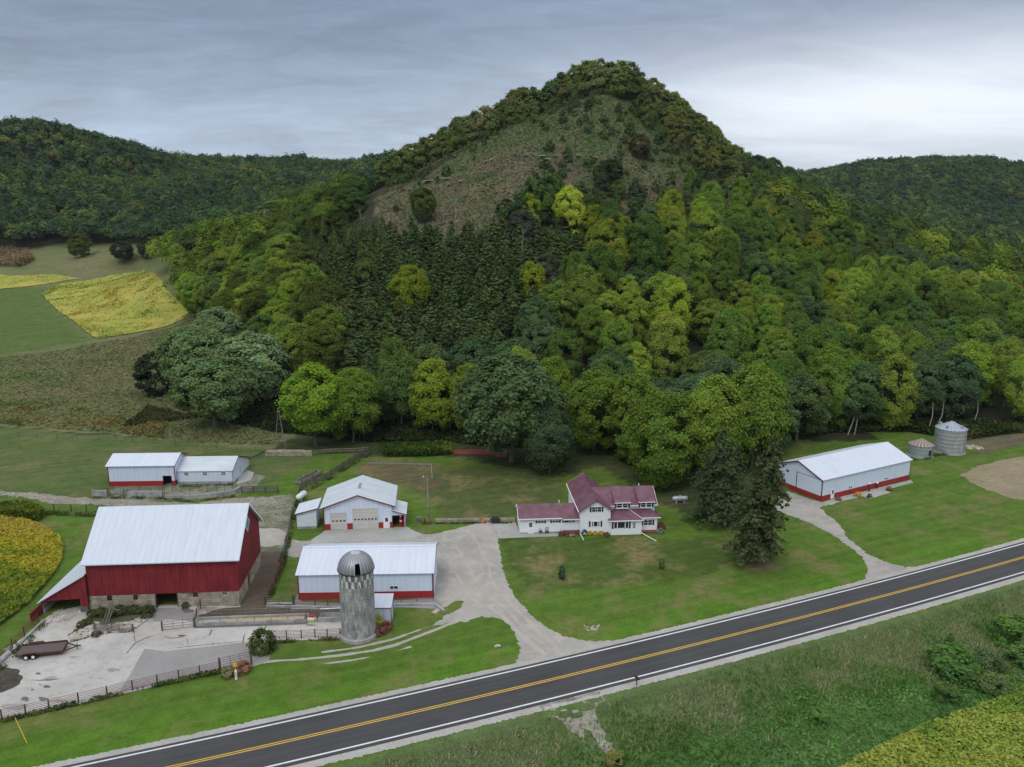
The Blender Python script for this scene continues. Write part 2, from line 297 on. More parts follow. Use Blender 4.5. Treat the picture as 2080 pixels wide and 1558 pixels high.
# ---------------------------------------------------------------- object helpers
def tag(o, label=None, cat=None, group=None, kind=None):
    if label: o['label'] = label
    if cat: o['category'] = cat
    if group: o['group'] = group
    if kind: o['kind'] = kind
    return o
def thing(name, label, cat, loc=(0, 0, 0), rz=0.0, group=None):
    o = bpy.data.objects.new(name, None); COL.objects.link(o)
    o.location = loc; o.rotation_euler = (0, 0, rz); o.empty_display_size = .5
    return tag(o, label, cat, group)
class MB:
    def __init__(s): s.v = []; s.f = []
    def add(s, vs, fs):
        b = len(s.v); s.v += [tuple(v) for v in vs]; s.f += [tuple(i + b for i in f) for f in fs]; return s
    def box(s, x0, x1, y0, y1, z0, z1):
        v = [(x0, y0, z0), (x1, y0, z0), (x1, y1, z0), (x0, y1, z0), (x0, y0, z1), (x1, y0, z1), (x1, y1, z1), (x0, y1, z1)]
        return s.add(v, [(0, 3, 2, 1), (4, 5, 6, 7), (0, 1, 5, 4), (1, 2, 6, 5), (2, 3, 7, 6), (3, 0, 4, 7)])
    def prism(s, poly, ax, a0, a1):
        n = len(poly)
        def P(p, a): return (a, p[0], p[1]) if ax == 'x' else (p[0], a, p[1]) if ax == 'y' else (p[0], p[1], a)
        v = [P(p, a0) for p in poly] + [P(p, a1) for p in poly]
        return s.add(v, [tuple(range(n)), tuple(range(2 * n - 1, n - 1, -1))] + [(i, i + n, (i + 1) % n + n, (i + 1) % n) for i in range(n)])
    def tube(s, p, q, r, r2=None, n=7, caps=True):
        p = Vector(p); q = Vector(q); d = (q - p); r2 = r if r2 is None else r2
        if d.length < 1e-6: return s
        d.normalize(); a = d.orthogonal().normalized(); b = d.cross(a); v = []
        for c, rr in ((p, r), (q, r2)):
            for i in range(n):
                t = 2 * math.pi * i / n; v.append(c + a * math.cos(t) * rr + b * math.sin(t) * rr)
        f = [(i, (i + 1) % n, (i + 1) % n + n, i + n) for i in range(n)]
        if caps: f += [tuple(range(n - 1, -1, -1)), tuple(range(n, 2 * n))]
        return s.add(v, f)
    def bar(s, p, q, w_, h):   # rectangular bar, w_ wide, h high
        p = Vector(p); q = Vector(q); d = (q - p).normalized(); up = Vector((0, 0, 1))
        if abs(d.z) > .95: up = Vector((0, 1, 0))
        a = d.cross(up).normalized() * w_ / 2; b = a.cross(d).normalized() * h / 2
        v = [c + i * a + j * b for c in (p, q) for i, j in ((-1, -1), (1, -1), (1, 1), (-1, 1))]
        return s.add(v, [(0, 3, 2, 1), (4, 5, 6, 7), (0, 1, 5, 4), (1, 2, 6, 5), (2, 3, 7, 6), (3, 0, 4, 7)])
    def lathe(s, prof, c=(0, 0), n=32):
        v = []; f = []; k = len(prof)
        for r, z in prof:
            for i in range(n):
                t = 2 * math.pi * i / n; v.append((c[0] + r * math.cos(t), c[1] + r * math.sin(t), z))
        for j in range(k - 1):
            for i in range(n):
                f.append((j * n + i, j * n + (i + 1) % n, (j + 1) * n + (i + 1) % n, (j + 1) * n + i))
        return s.add(v, f)
    def build(s, name, mat, parent=None, smooth=False, label=None):
        if name in ('trim', 'door_frame', 'shutter', 'hatch_frame', 'deck_railing_x', 'lean_to_trim', 'door_rail', 'worn_base', 'rake_trim') and len(s.f) > 6:
            par = list(range(len(s.v)))
            def fd(i):
                while par[i] != i: par[i] = par[par[i]]; i = par[i]
                return i
            for f in s.f:
                for i in f[1:]: par[fd(i)] = fd(f[0])
            gr = {}
            for f in s.f: gr.setdefault(fd(f[0]), []).append(f)
            if len(gr) > 1:
                for fs_ in gr.values():
                    ids = sorted({i for f in fs_ for i in f}); mp_ = {i: k for k, i in enumerate(ids)}; m = MB(); m.add([s.v[i] for i in ids], [tuple(mp_[i] for i in f) for f in fs_]); o = m.build(name, mat, parent, smooth, label)
                return o
        me = bpy.data.meshes.new(name); me.from_pydata(s.v, [], s.f); me.update()
        import bmesh as _b
        bm = _b.new(); bm.from_mesh(me); _b.ops.recalc_face_normals(bm, faces=bm.faces); bm.to_mesh(me); bm.free()
        me.materials.append(MATS[mat] if isinstance(mat, str) else mat)
        if smooth: me.polygons.foreach_set('use_smooth', [True] * len(me.polygons))
        o = bpy.data.objects.new(name, me); COL.objects.link(o)
        if parent: o.parent = parent
        if label: o['label'] = label
        return o
def copy_tree(o, loc, rz=None, label=None, group=None, scale=None, color=None, mesh_for=None):
    c = o.copy(); COL.objects.link(c); c.location = loc
    if rz is not None: c.rotation_euler = (0, 0, rz)
    if scale: c.scale = scale
    if label: c['label'] = label
    if group: c['group'] = group
    for ch in o.children:
        d = ch.copy(); COL.objects.link(d); d.parent = c
        if color and ch.name.startswith('crown'): d.color = (*color, 1)
        for g in ch.children:
            e = g.copy(); COL.objects.link(e); e.parent = d
    return c
def quadmesh(name, V, C, mat='foliage'):
    n = len(V); me = bpy.data.meshes.new(name)
    me.vertices.add(4 * n); me.vertices.foreach_set('co', V.reshape(-1).astype(np.float32))
    me.loops.add(4 * n); me.loops.foreach_set('vertex_index', np.arange(4 * n, dtype=np.int32))
    me.polygons.add(n); me.polygons.foreach_set('loop_start', np.arange(0, 4 * n, 4, dtype=np.int32)); me.polygons.foreach_set('loop_total', np.full(n, 4, dtype=np.int32))
    a = me.color_attributes.new('Col', 'FLOAT_COLOR', 'POINT')
    c4 = np.ones((n, 4, 4), np.float32); c4[:, :, :3] = C[:, None, :]
    a.data.foreach_set('color', c4.reshape(-1)); me.materials.append(MATS[mat]); me.update(); me.validate()
    return me
def unit(a): return a / np.maximum(np.linalg.norm(a, axis=-1, keepdims=True), 1e-6)
def leaves(P, Nn, size, rg, asp=1.0):
    t = unit(np.cross(Nn, rg.normal(size=P.shape))); b = np.cross(Nn, t)
    s = (size * rg.uniform(.7, 1.3, len(P)))[:, None] * .5
    t = t * s; b = b * s * asp
    return np.stack([P - t - b, P + t - b * .6, P + t + b, P - t * .7 + b], 1)
# ---------------------------------------------------------------- terrain
def road_y(x): return np.interp(x, RX, RY)
_p = np.polyfit([-37.0, -2.4, 32.0, 88.1], [75.75, 89.15, 103.8, 129.15], 2)
RX = np.linspace(-70, 150, 221); RY = np.polyval(_p, RX)
RX = np.concatenate([[-400], RX, [600]]); s0 = 2 * _p[0] * -70 + _p[1]; s1 = 2 * _p[0] * 150 + _p[1]
RY = np.concatenate([[RY[0] - 330 * s0], RY, [RY[-1] + 450 * s1]])
CTRL = [ # pixel x, pixel y of the ground, distance north
 (1180,208,396),(1130,224,392),(1050,258,388),(960,302,380),(880,348,372),(820,382,360),(765,402,345),(1228,190,400),
 (1290,208,404),(1340,234,408),(1420,288,414),(1480,334,420),(1540,378,424),(1600,402,428),(1700,452,432),(1850,505,440),(2080,560,450),(2300,590,450),
 (1170,250,376),(1170,330,352),(1150,400,330),(1020,330,354),(950,400,330),(1300,300,372),(1380,380,358),(1270,430,330),(860,410,338),
 (800,450,315),(1000,460,303),(1200,480,303),(1400,480,322),(1500,455,356),
 (800,560,285),(800,680,250),(800,800,222),(1100,560,272),(1100,680,241),(1100,800,216),(1400,560,292),(1400,680,256),(1400,800,226),
 (1700,560,352),(1700,700,284),(1700,800,240),(2080,640,382),(2080,760,290),(1900,830,225),
 (450,760,262),(450,700,300),(430,640,338),(430,560,385),(420,530,400),(600,620,300),(600,500,370),(660,430,440),(720,410,430),(560,540,350),(340,560,420),
 (300,500,520),(500,440,640),(640,400,700),(0,720,312),(200,695,330),(0,590,440),(290,552,500),(0,550,500),(0,512,560),(150,505,560),(380,640,372),(-300,560,500),(-300,720,312),
 (0,400,640),(0,256,730),(90,252,740),(-300,270,720),(200,280,780),(200,400,660),(270,318,840),(400,440,640),(400,348,950),(550,362,1050),(700,345,1000),(800,345,900),(760,380,700),(300,400,720),
 (1600,400,900),(1650,378,1000),(1750,352,1080),(1900,338,1100),(2080,327,1100),(2300,318,1100),(1900,420,900),(2080,400,880),(2080,490,700),(1800,470,760),(2300,450,800)]
cp = [atD(*c) for c in CTRL]
cp += [(x, y, 0.) for x in (-160, -110, -60, -10, 40, 90, 140, 200) for y in (150, 185, 203)] + [(-220, 170, 0.), (-220, 230, 1.), (-130, 225, .5), (-90, 235, 1.), (-300, 150, 0.), (300, 150, 0.)]
cp += [(-500, 250, 5.), (500, 250, 8.), (500, 420, 25.), (0, 560, 90.), (120, 560, 70.), (250, 600, 45.), (60, 460, 100.), (-60, 520, 60.), (-700, 1000, 90.), (-400, 1200, 70.), (0, 1300, 60.), (500, 1400, 70.), (1200, 1200, 80.), (1500, 2600, 60.), (-1500, 2600, 60.), (0, 2600, 50.), (-1500, 900, 90.), (-1200, 300, 40.), (1200, 500, 40.), (300, 900, 30.), (-100, 800, 50.)]
cp = np.array(cp); A = np.linalg.norm(cp[:, None, :2] - cp[None, :, :2], axis=2)
wts = np.linalg.solve(A + np.eye(len(cp)) * -0.02, cp[:, 2] - 30.0)
def sstep(a, b, x):
    t = np.clip((x - a) / (b - a), 0, 1); return t * t * (3 - 2 * t)
def vnoise(x, y, seed=0):   # cheap smooth value noise
    xi = np.floor(x).astype(np.int64); yi = np.floor(y).astype(np.int64); fx = x - xi; fy = y - yi
    fx = fx * fx * (3 - 2 * fx); fy = fy * fy * (3 - 2 * fy)
    def h(a, b):
        n = (a * 374761393 + b * 668265263 + seed * 974634777) & 0x7fffffff
        n = ((n ^ (n >> 13)) * 1274126177) & 0x7fffffff
        return (n & 0xffff) / 65535.0
    return (h(xi, yi) * (1 - fx) + h(xi + 1, yi) * fx) * (1 - fy) + (h(xi, yi + 1) * (1 - fx) + h(xi + 1, yi + 1) * fx) * fy
def fbm(x, y, seed=0, o=4):
    s = 0; a = .5
    for i in range(o): s = s + a * vnoise(x * 2 ** i, y * 2 ** i, seed + i); a *= .5
    return s
def height_raw(X, Y):
    X = np.asarray(X, float); Y = np.asarray(Y, float); sh = X.shape; x = X.ravel(); y = Y.ravel(); z = np.empty(len(x))
    for i in range(0, len(x), 20000):
        d = np.hypot(x[i:i+20000, None] - cp[None, :, 0], y[i:i+20000, None] - cp[None, :, 1]); z[i:i+20000] = d @ wts + 30.0
    m = sstep(192, 232, y)
    z = np.maximum(z, -2) * m
    z += m * (fbm(x / 38., y / 38., 3) - .47) * 7 * sstep(240, 330, y) + m * (fbm(x / 9., y / 9., 9) - .47) * 1.2
    z += (fbm(x / 120., y / 170., 21, 3) - .44) * np.where(x < 60, 46, 10) * sstep(560, 680, y)
    d = (np.interp(x, RX, RY) - y) * .92
    z += -1.3 * sstep(5.6, 11, d) + .5 * sstep(24, 34, d)
    z += (fbm(x / 14., y / 14., 5) - .47) * .5 * sstep(9, 13, d) * (1 - sstep(28, 34, d))
    return z.reshape(sh)
def graded(a, b, step, lo, hi, g):
    c = list(np.arange(a, b + 1e-6, step)); s = step; l = [a]
    while l[-1] > lo: s *= g; l.append(l[-1] - s)
    s = step; h = [b]
    while h[-1] < hi: s *= g; h.append(h[-1] + s)
    return np.array(sorted(set(l[1:] + c + h[1:])))
GX = graded(-125, 135, 1.3, -2600, 2600, 1.07); GY = graded(66, 240, 1.3, -400, 3200, 1.022)
XX, YY = np.meshgrid(GX, GY); ZZ = height_raw(XX, YY)
def T(x, y):
    x = np.asarray(x, float); y = np.asarray(y, float)
    i = np.clip(np.searchsorted(GX, x) - 1, 0, len(GX) - 2); j = np.clip(np.searchsorted(GY, y) - 1, 0, len(GY) - 2)
    u = (x - GX[i]) / (GX[i + 1] - GX[i]); v = (y - GY[j]) / (GY[j + 1] - GY[j])
    return (ZZ[j, i] * (1 - u) + ZZ[j, i + 1] * u) * (1 - v) + (ZZ[j + 1, i] * (1 - u) + ZZ[j + 1, i + 1] * u) * v
def Tz(x, y): return float(T(x, y))
def hit(px, py, dmin=60.0):
    r = ray(px, py); r = (r[0] / r[1], 1.0, r[2] / r[1])
    ys = np.arange(dmin, 1500, 1.0); f = CAM_Z + r[2] * ys - T(r[0] * ys, ys)
    k = np.where(f < 0)[0]
    y = ys[k[0]] if len(k) else 1500.
    return (r[0] * y, y)
def HP(pts): return [hit(x, y) for x, y in pts]
def inside(poly, X, Y):
    c = np.zeros(X.shape, bool); n = len(poly); j = n - 1
    for i in range(n):
        xi, yi = poly[i]; xj, yj = poly[j]
        if yi != yj: c ^= ((yi > Y) != (yj > Y)) & (X < (xj - xi) * (Y - yi) / (yj - yi) + xi)
        j = i
    return c
def P_(x, y, dz=0.0): return (x, y, Tz(x, y) + dz)
def GT(px, py):
    x, y = G(px, py) if py > 880 else hit(px, py); return x, y, Tz(x, y)
# ---------------------------------------------------------------- ground
def build_ground():
    ny, nx = ZZ.shape
    wx = XX + (fbm(XX / 6, YY / 6, 31) - .47) * 5; wy = YY + (fbm(XX / 6, YY / 6, 37) - .47) * 5
    C = np.zeros((ny, nx, 3)); D = np.zeros((ny, nx)); C[:] = (.036, .038, .018)       # woodland floor
    n1_ = fbm(XX / 25, YY / 25, 51); n2_ = fbm(XX / 7, YY / 7, 61); n3_ = fbm(XX / 60, YY / 60, 71)
    def blend(mask, col, amt=1.0):
        m = (mask * amt)[..., None]; C[:] = C * (1 - m) + np.array(col) * m
    def zone(pts, col, dry=0., world=False):
        p = pts if world else HP(pts); m = inside(p, wx, wy).astype(float); blend(m, col); D[m > 0] = dry; return m
    lawn = (.080, .142, .020)
    m = (wy < 200) | ((XX > 95) & (wy < 215)); blend(m.astype(float), lawn); D[m] = 1
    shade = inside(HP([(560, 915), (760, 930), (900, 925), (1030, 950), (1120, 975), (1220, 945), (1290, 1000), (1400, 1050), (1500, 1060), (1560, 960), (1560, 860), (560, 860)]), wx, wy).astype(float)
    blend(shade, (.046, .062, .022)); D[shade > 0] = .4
    zone([(745, 945), (880, 942), (1140, 960), (1150, 1040), (900, 1060), (850, 1000), (800, 975), (740, 970)], (.075, .098, .030), 1.3)
    zone([(1010, 1092), (1340, 1092), (1500, 1100), (1450, 1170), (1300, 1185), (1060, 1215)], (.066, .102, .020), 1.5)
    zone([(745, 938), (875, 940), (880, 975), (905, 985), (880, 1000), (730, 975)], (.115, .098, .050), 1)
    m = zone([(-400, 870), (0, 868), (250, 888), (420, 905), (560, 915), (640, 935), (520, 1000), (200, 1012), (0, 1012), (-400, 1012)], (.082, .120, .034), .8)
    blend(m * sstep(.45, .65, n2_), (.105, .125, .05), .6)
    m = zone([(-700, 505), (60, 505), (330, 480), (460, 560), (500, 700), (620, 830), (560, 912), (400, 903), (250, 886), (0, 866), (-700, 880)], (.135, .150, .062), .8)
    blend(m * sstep(.42, .6, n2_), (.095, .13, .045), .7); blend(m * sstep(.5, .68, n1_), (.175, .155, .08), .6)
    mm = inside(HP([(-300, 822), (0, 818), (170, 835), (250, 868), (0, 866), (-300, 868)]), wx, wy) * sstep(.4, .55, n2_); blend(mm, (.16, .14, .05), .5)
    zone([(-500, 605), (0, 588), (85, 585), (112, 625), (188, 690), (100, 706), (0, 722), (-500, 735)], (.088, .130, .032), 0)
    zone([(1880, 880), (1960, 905), (1985, 925), (2080, 905), (2500, 900), (2500, 850), (1960, 862)], (.115, .105, .062), 1)
    m = zone([(1228, 176), (1180, 190), (1120, 214), (1050, 250), (950, 302), (870, 354), (762, 404), (770, 470), (860, 500), (1000, 512), (1250, 510), (1450, 480), (1510, 440), (1530, 375), (1400, 262), (1290, 192)], (.125, .108, .068), .5)
    blend(m * sstep(.46, .60, n2_), (.065, .095, .035), .8); blend(m * sstep(345, 372, YY), (.070, .105, .036), .8)
    d = (np.interp(XX, RX, RY) - YY) * .92
    for a, b, c, k in ((3.9, 6.5, (.075, .15, .016), .75),):    # mown strip along the north side of the road
        blend(sstep(-8.6, -6.6, d) * (1 - sstep(-5.2, -4.2, d)) * (m * 0 + 1), c, k)
    strip = sstep(-12.5, -8, d) * (1 - sstep(-5.4, -4.4, d)); blend(strip, (.082, .172, .016), .65)
    low = sstep(4.6, 6.2, d + (n2_ - .5) * 3); blend(low, (.095, .135, .05)); D[low > .5] = 0
    blend(low * sstep(13, 17, d) * (1 - sstep(60, 80, d)), (.075, .16, .04), .8)
    spr = np.hypot(XX - 41.3, (YY - 126.3)) ; blend(1 - sstep(2.2, 3.8, spr + (n2_ - .5) * 3), (.19, .14, .085), .75)
    spr = np.hypot(XX - 39.8, (YY - 144.6)); blend(1 - sstep(2.0, 3.6, spr + (n2_ - .5) * 3), (.13, .11, .065), .6)
    me = bpy.data.meshes.new('ground'); me.vertices.add(nx * ny)
    co = np.stack([XX, YY, ZZ], -1).reshape(-1); me.vertices.foreach_set('co', co.astype(np.float32))
    idx = np.arange(nx * ny).reshape(ny, nx); q = np.stack([idx[:-1, :-1], idx[:-1, 1:], idx[1:, 1:], idx[1:, :-1]], -1).reshape(-1, 4)
    me.loops.add(q.size); me.loops.foreach_set('vertex_index', q.reshape(-1).astype(np.int32)); me.polygons.add(len(q))
    me.polygons.foreach_set('loop_start', np.arange(0, q.size, 4, dtype=np.int32)); me.polygons.foreach_set('loop_total', np.full(len(q), 4, dtype=np.int32))
    me.polygons.foreach_set('use_smooth', np.ones(len(q), bool))
    a = me.color_attributes.new('Col', 'FLOAT_COLOR', 'POINT'); c4 = np.ones((ny * nx, 4), np.float32); c4[:, :3] = C.reshape(-1, 3); a.data.foreach_set('color', c4.reshape(-1))
    b = me.attributes.new('Dry', 'FLOAT', 'POINT'); b.data.foreach_set('value', D.reshape(-1).astype(np.float32))
    me.update(); me.materials.append(MATS['ground_cover'])
    o = bpy.data.objects.new('ground', me); COL.objects.link(o); tag(o, 'rolling valley floor and hillsides with grass, pasture and woodland floor', 'ground', kind='structure')
build_ground()
def sheet(name, poly, dz, mat, spacing=None, jit=0.0, seed=0, kind='structure', label=None, cat=None, step=1.5):
    rg = np.random.default_rng(seed); b = []
    n = len(poly)
    for i in range(n):
        p = np.array(poly[i]); q = np.array(poly[(i + 1) % n]); L = np.hypot(*(q - p)); k = max(1, int(L / step))
        for j in range(k):
            b.append(p + (q - p) * j / k)
    b = np.array(b)
    if jit: b = b + rg.normal(size=b.shape) * jit
    pts = [Vector((float(x), float(y))) for x, y in b]; nb = len(pts)
    if spacing:
        mn = b.min(0); mx = b.max(0); gx, gy = np.meshgrid(np.arange(mn[0], mx[0], spacing), np.arange(mn[1], mx[1], spacing))
        gx = gx + rg.uniform(-.2, .2, gx.shape) * spacing; ins = inside([tuple(x) for x in b], gx, gy)
        pts += [Vector((float(x), float(y))) for x, y in zip(gx[ins], gy[ins])]
    v, e, f, *_ = delaunay_2d_cdt(pts, [], [list(range(nb))], 1, 1e-4)
    xs = np.array([[p.x, p.y] for p in v]); z = T(xs[:, 0], xs[:, 1]) + dz
    me = bpy.data.meshes.new(name); me.from_pydata([(float(a), float(c), float(h)) for (a, c), h in zip(xs, z)], [], [tuple(q) for q in f]); me.update()
    me.materials.append(MATS[mat]); o = bpy.data.objects.new(name, me); COL.objects.link(o)
    for p in me.polygons: p.use_smooth = True
    if me.polygons and me.polygons[0].normal.z < 0: me.flip_normals()
    tag(o, label or name.replace('_', ' '), cat or name.replace('_', ' '), kind=kind); return o
# road: one swept ribbon per surface, following the same centre line
def road_pts(x0=-140, x1=420, n=300):
    xs = np.linspace(x0, x1, n); ys = road_y(xs); dx = np.gradient(xs); dy = np.gradient(ys); L = np.hypot(dx, dy)
    return xs, ys, -dy / L, dx / L
def ribbon(name, o0, o1, dz, mat, kind='structure', parent=None, jit=0.0, n=300, x0=-140, x1=420):
    xs, ys, nx, ny = road_pts(n=n, x0=x0, x1=x1); rg = np.random.default_rng(5); s = np.concatenate([[0], np.cumsum(np.hypot(np.diff(xs), np.diff(ys)))])
    a0 = o0 + (rg.normal(size=len(xs)) * jit if jit else 0); a1 = o1 + (rg.normal(size=len(xs)) * jit if jit else 0)
    v = []; f = []
    for i in range(len(xs)):
        for a in ((a0 if np.isscalar(a0) else a0[i]), (a1 if np.isscalar(a1) else a1[i])):
            v.append((xs[i] + nx[i] * a, ys[i] + ny[i] * a, dz))
    for i in range(len(xs) - 1): f.append((2 * i, 2 * i + 2, 2 * i + 3, 2 * i + 1) if o0 < o1 else (2 * i, 2 * i + 1, 2 * i + 3, 2 * i + 2))
    me = bpy.data.meshes.new(name); me.from_pydata(v, [], f); me.update(); uv = me.uv_layers.new(name='UVMap')
    for l in me.loops:
        i, k = divmod(l.vertex_index, 2); uv.data[l.index].uv = (s[i], o0 if k == 0 else o1)
    me.materials.append(MATS[mat]); o = bpy.data.objects.new(name, me); COL.objects.link(o)
    if me.polygons[0].normal.z < 0: me.flip_normals()
    if parent: o.parent = parent
    return tag(o, None, None, kind=kind)
tag(ribbon('road_shoulder', -5.5, 5.25, .012, 'shoulder_gravel', jit=.075, n=2600), 'pale gravel shoulders on both sides of the road', 'shoulder')
rd = tag(ribbon('road', -4.35, 4.25, .045, 'asphalt'), 'two lane asphalt road with painted lines', 'road')
for nm, a, b, m_ in (('edge_line', 3.56, 3.80, 'white_line'), ('edge_line', -3.80, -3.56, 'white_line'), ('centre_line', .09, .24, 'yellow_line'), ('centre_line', -.24, -.09, 'yellow_line')):
    ribbon(nm, a, b, .053, m_, parent=rd)
# gravel, concrete, dirt
sheet('gravel_driveway', GP([(583,1094),(610,1099),(634,1098),(655,1083),(700,1076),(828,1071),(838,1076),(850,1085),(880,1085),(935,1072),(965,1064),(1003,1061),(1012,1094),(1016,1120),(1022,1155),(1033,1190),(1044,1208),(1062,1230),(1085,1255),(1110,1275),(1150,1294),(1190,1302),(1250,1302),(1320,1290),(1345,1293),(1200,1332),(1040,1375),(1000,1385),(960,1385),(1035,1360),(1052,1345),(1057,1325),(1050,1298),(1036,1270),(1020,1258),(980,1251),(945,1262),(925,1262),(902,1268),(880,1272),(905,1250),(930,1240),(942,1230),(940,1220),(925,1221),(905,1234),(893,1228),(884,1212),(700,1165),(640,1150),(622,1136),(580,1128)]), .008, 'gravel', jit=.14, seed=1, step=.45, label='pale gravel driveway and turning area between the farm buildings')
sheet('gravel_driveway', GP([(1575,1012),(1600,998),(1650,1015),(1668,1021),(1692,1024),(1664,1030),(1680,1045),(1705,1065),(1716,1084),(1725,1095),(1765,1127),(1800,1142),(1840,1152),(1890,1152),(1800,1178),(1660,1214),(1600,1226),(1700,1200),(1740,1187),(1760,1172),(1765,1155),(1752,1135),(1735,1117),(1690,1085),(1640,1060),(1600,1045),(1560,1030)]), .008, 'gravel', jit=.14, seed=2, step=.45, label='gravel driveway leading to the long white machine shed')
def track(pts, w0, seed, gaps=False):
    rg = np.random.default_rng(seed); p = np.array(GP(pts)); L = []
    for i in range(len(p) - 1):
        k = max(2, int(np.hypot(*(p[i + 1] - p[i])) / .45))
        for j in range(k): L.append(p[i] + (p[i + 1] - p[i]) * j / k)
    L = np.array(L); d = unit(np.gradient(L, axis=0)); nrm = np.stack([-d[:, 1], d[:, 0]], 1)
    ww = w0 * (.55 + .9 * fbm(np.arange(len(L)) / 5., np.zeros(len(L)), seed)) + rg.normal(size=len(L)) * .05
    if gaps: ww = ww * np.clip((fbm(np.arange(len(L)) / 9., np.zeros(len(L)) + 5, seed) - .30) * 6, .02, 1)
    ww = ww[:, None] / 2
    v = [(*q, .009) for pr in zip(L + nrm * ww, L - nrm * ww) for q in pr]
    MB().add(v, [(2 * i, 2 * i + 1, 2 * i + 3, 2 * i + 2) for i in range(len(L) - 1)])
    mb = MB().add(v, [(2 * i, 2 * i + 1, 2 * i + 3, 2 * i + 2) for i in range(len(L) - 1)])
    tag(mb.build('wheel_track', 'shoulder_gravel'), 'pale wheel rut worn in the grass past the silo', 'track', kind='structure')
Z4 = lambda L: [(480 + x / 3.586, 1080 + y / 3.586) for x, y in L]
track(Z4([(200,950),(300,940),(450,932),(600,918),(800,895),(1000,865),(1160,825),(1330,760),(1480,703),(1545,675),(1640,645)]), .62, 3)
track(Z4([(620,878),(700,868),(800,856),(900,840),(1050,805),(1140,785),(1250,745),(1350,710),(1430,684),(1500,660)]), .55, 4, True)
track(Z4([(590,965),(700,955),(850,935),(980,912),(1120,880),(1300,830)]), .5, 6, True)
def ruts(pts, w0, seed, mat='tan_gravel', z=.0125):
    p = np.array(GP(pts)); rg = np.random.default_rng(seed); L = []
    for i in range(len(p) - 1):
        k = max(2, int(np.hypot(*(p[i + 1] - p[i])) / .5)); L += [p[i] + (p[i + 1] - p[i]) * j / k for j in range(k)]
    L = np.array(L); d = unit(np.gradient(L, axis=0)); nr = np.stack([-d[:, 1], d[:, 0]], 1); L = L + nr * (fbm(np.arange(len(L)) / 9., np.zeros(len(L)), seed) - .47)[:, None] * .8
    ww = (w0 * np.clip((fbm(np.arange(len(L)) / 4., np.zeros(len(L)) + 3, seed) - .10) * 1.8, .25, 1))[:, None] / 2
    v = [(*q, z) for pr in zip(L + nr * ww, L - nr * ww) for q in pr]
    tag(MB().add(v, [(2 * i, 2 * i + 1, 2 * i + 3, 2 * i + 2) for i in range(len(L) - 1)]).build('tyre_track', mat), 'tan tyre track worn in the gravel driveway', 'track', kind='structure')
for i, (q, w_) in enumerate((([(905,1125),(925,1165),(955,1215),(995,1235),(1035,1265),(1078,1305),(1115,1335)],.9),([(925,1110),(950,1150),(985,1205),(1025,1232),(1065,1275),(1105,1312)],.6),([(960,1085),(985,1130),(1005,1190),(1035,1222),(1090,1283),(1140,1318)],.7),([(880,1245),(920,1215),(955,1190),(985,1160)],.8),([(845,1095),(900,1100),(950,1085),(985,1075)],.7),([(620,1110),(700,1098),(800,1092),(880,1100)],.5),([(1622,1020),(1655,1055),(1695,1095),(1745,1135),(1790,1165)],.8),([(1645,1030),(1680,1070),(1725,1110),(1775,1150)],.5))):
    ruts(q, w_, 50 + i, z=.0115 + .0007 * i) if i < 6 else None
sheet('concrete_yard', GP([(-90,1482),(-90,1395),(-20,1352),(30,1308),(97,1252),(140,1236),(195,1222),(320,1228),(486,1231),(520,1222),(690,1226),(700,1296),(640,1299),(548,1304),(530,1320),(548,1330),(546,1343),(512,1354),(500,1352),(250,1409),(0,1467)]), .010, 'concrete_yard', jit=.04, seed=3, label='pale worn concrete barnyard')
sheet('concrete_slab', GP([(294,1318),(312,1320),(335,1323),(420,1314),(508,1304),(512,1330),(548,1331),(546,1342),(512,1353),(420,1372),(330,1388),(243,1407),(258,1380)]), .016, 'concrete_grey', jit=.03, seed=4, label='darker grey concrete slab in the barnyard')
sheet('concrete_slab', GP([(312,1235),(350,1235),(392,1238),(397,1255),(393,1262),(335,1258),(330,1262),(310,1262)]), .016, 'concrete_grey', jit=.03, seed=5, label='grey concrete ramp in front of the barn doorway')
for i, p in enumerate([[(256,1327),(275,1305),(300,1294),(322,1288),(300,1295.4),(276,1306.5),(258,1328)],[(274,1304),(271.5,1292),(273,1280),(273,1292),(275.5,1303)],[(322,1288),(345,1296),(372,1293),(377,1288),(371,1294.6),(345,1297.6)],[(340,1318),(400,1311),(470,1304.4),(516,1300),(470,1305.2),(400,1312)],[(60,1382),(95,1380),(130,1379),(96,1383)],[(424,1291),(428,1281),(430,1275),(430,1284),(426,1292)],[(492,1304),(494,1292),(500,1283),(497,1293),(495,1305)],[(377,1288),(380,1300),(383,1313),(381,1300)]]):
    sheet('crack', GP(p), .022, 'dark_stain', jit=.03, seed=20 + i, label='dark crack across the barnyard concrete', cat='crack', step=.4)
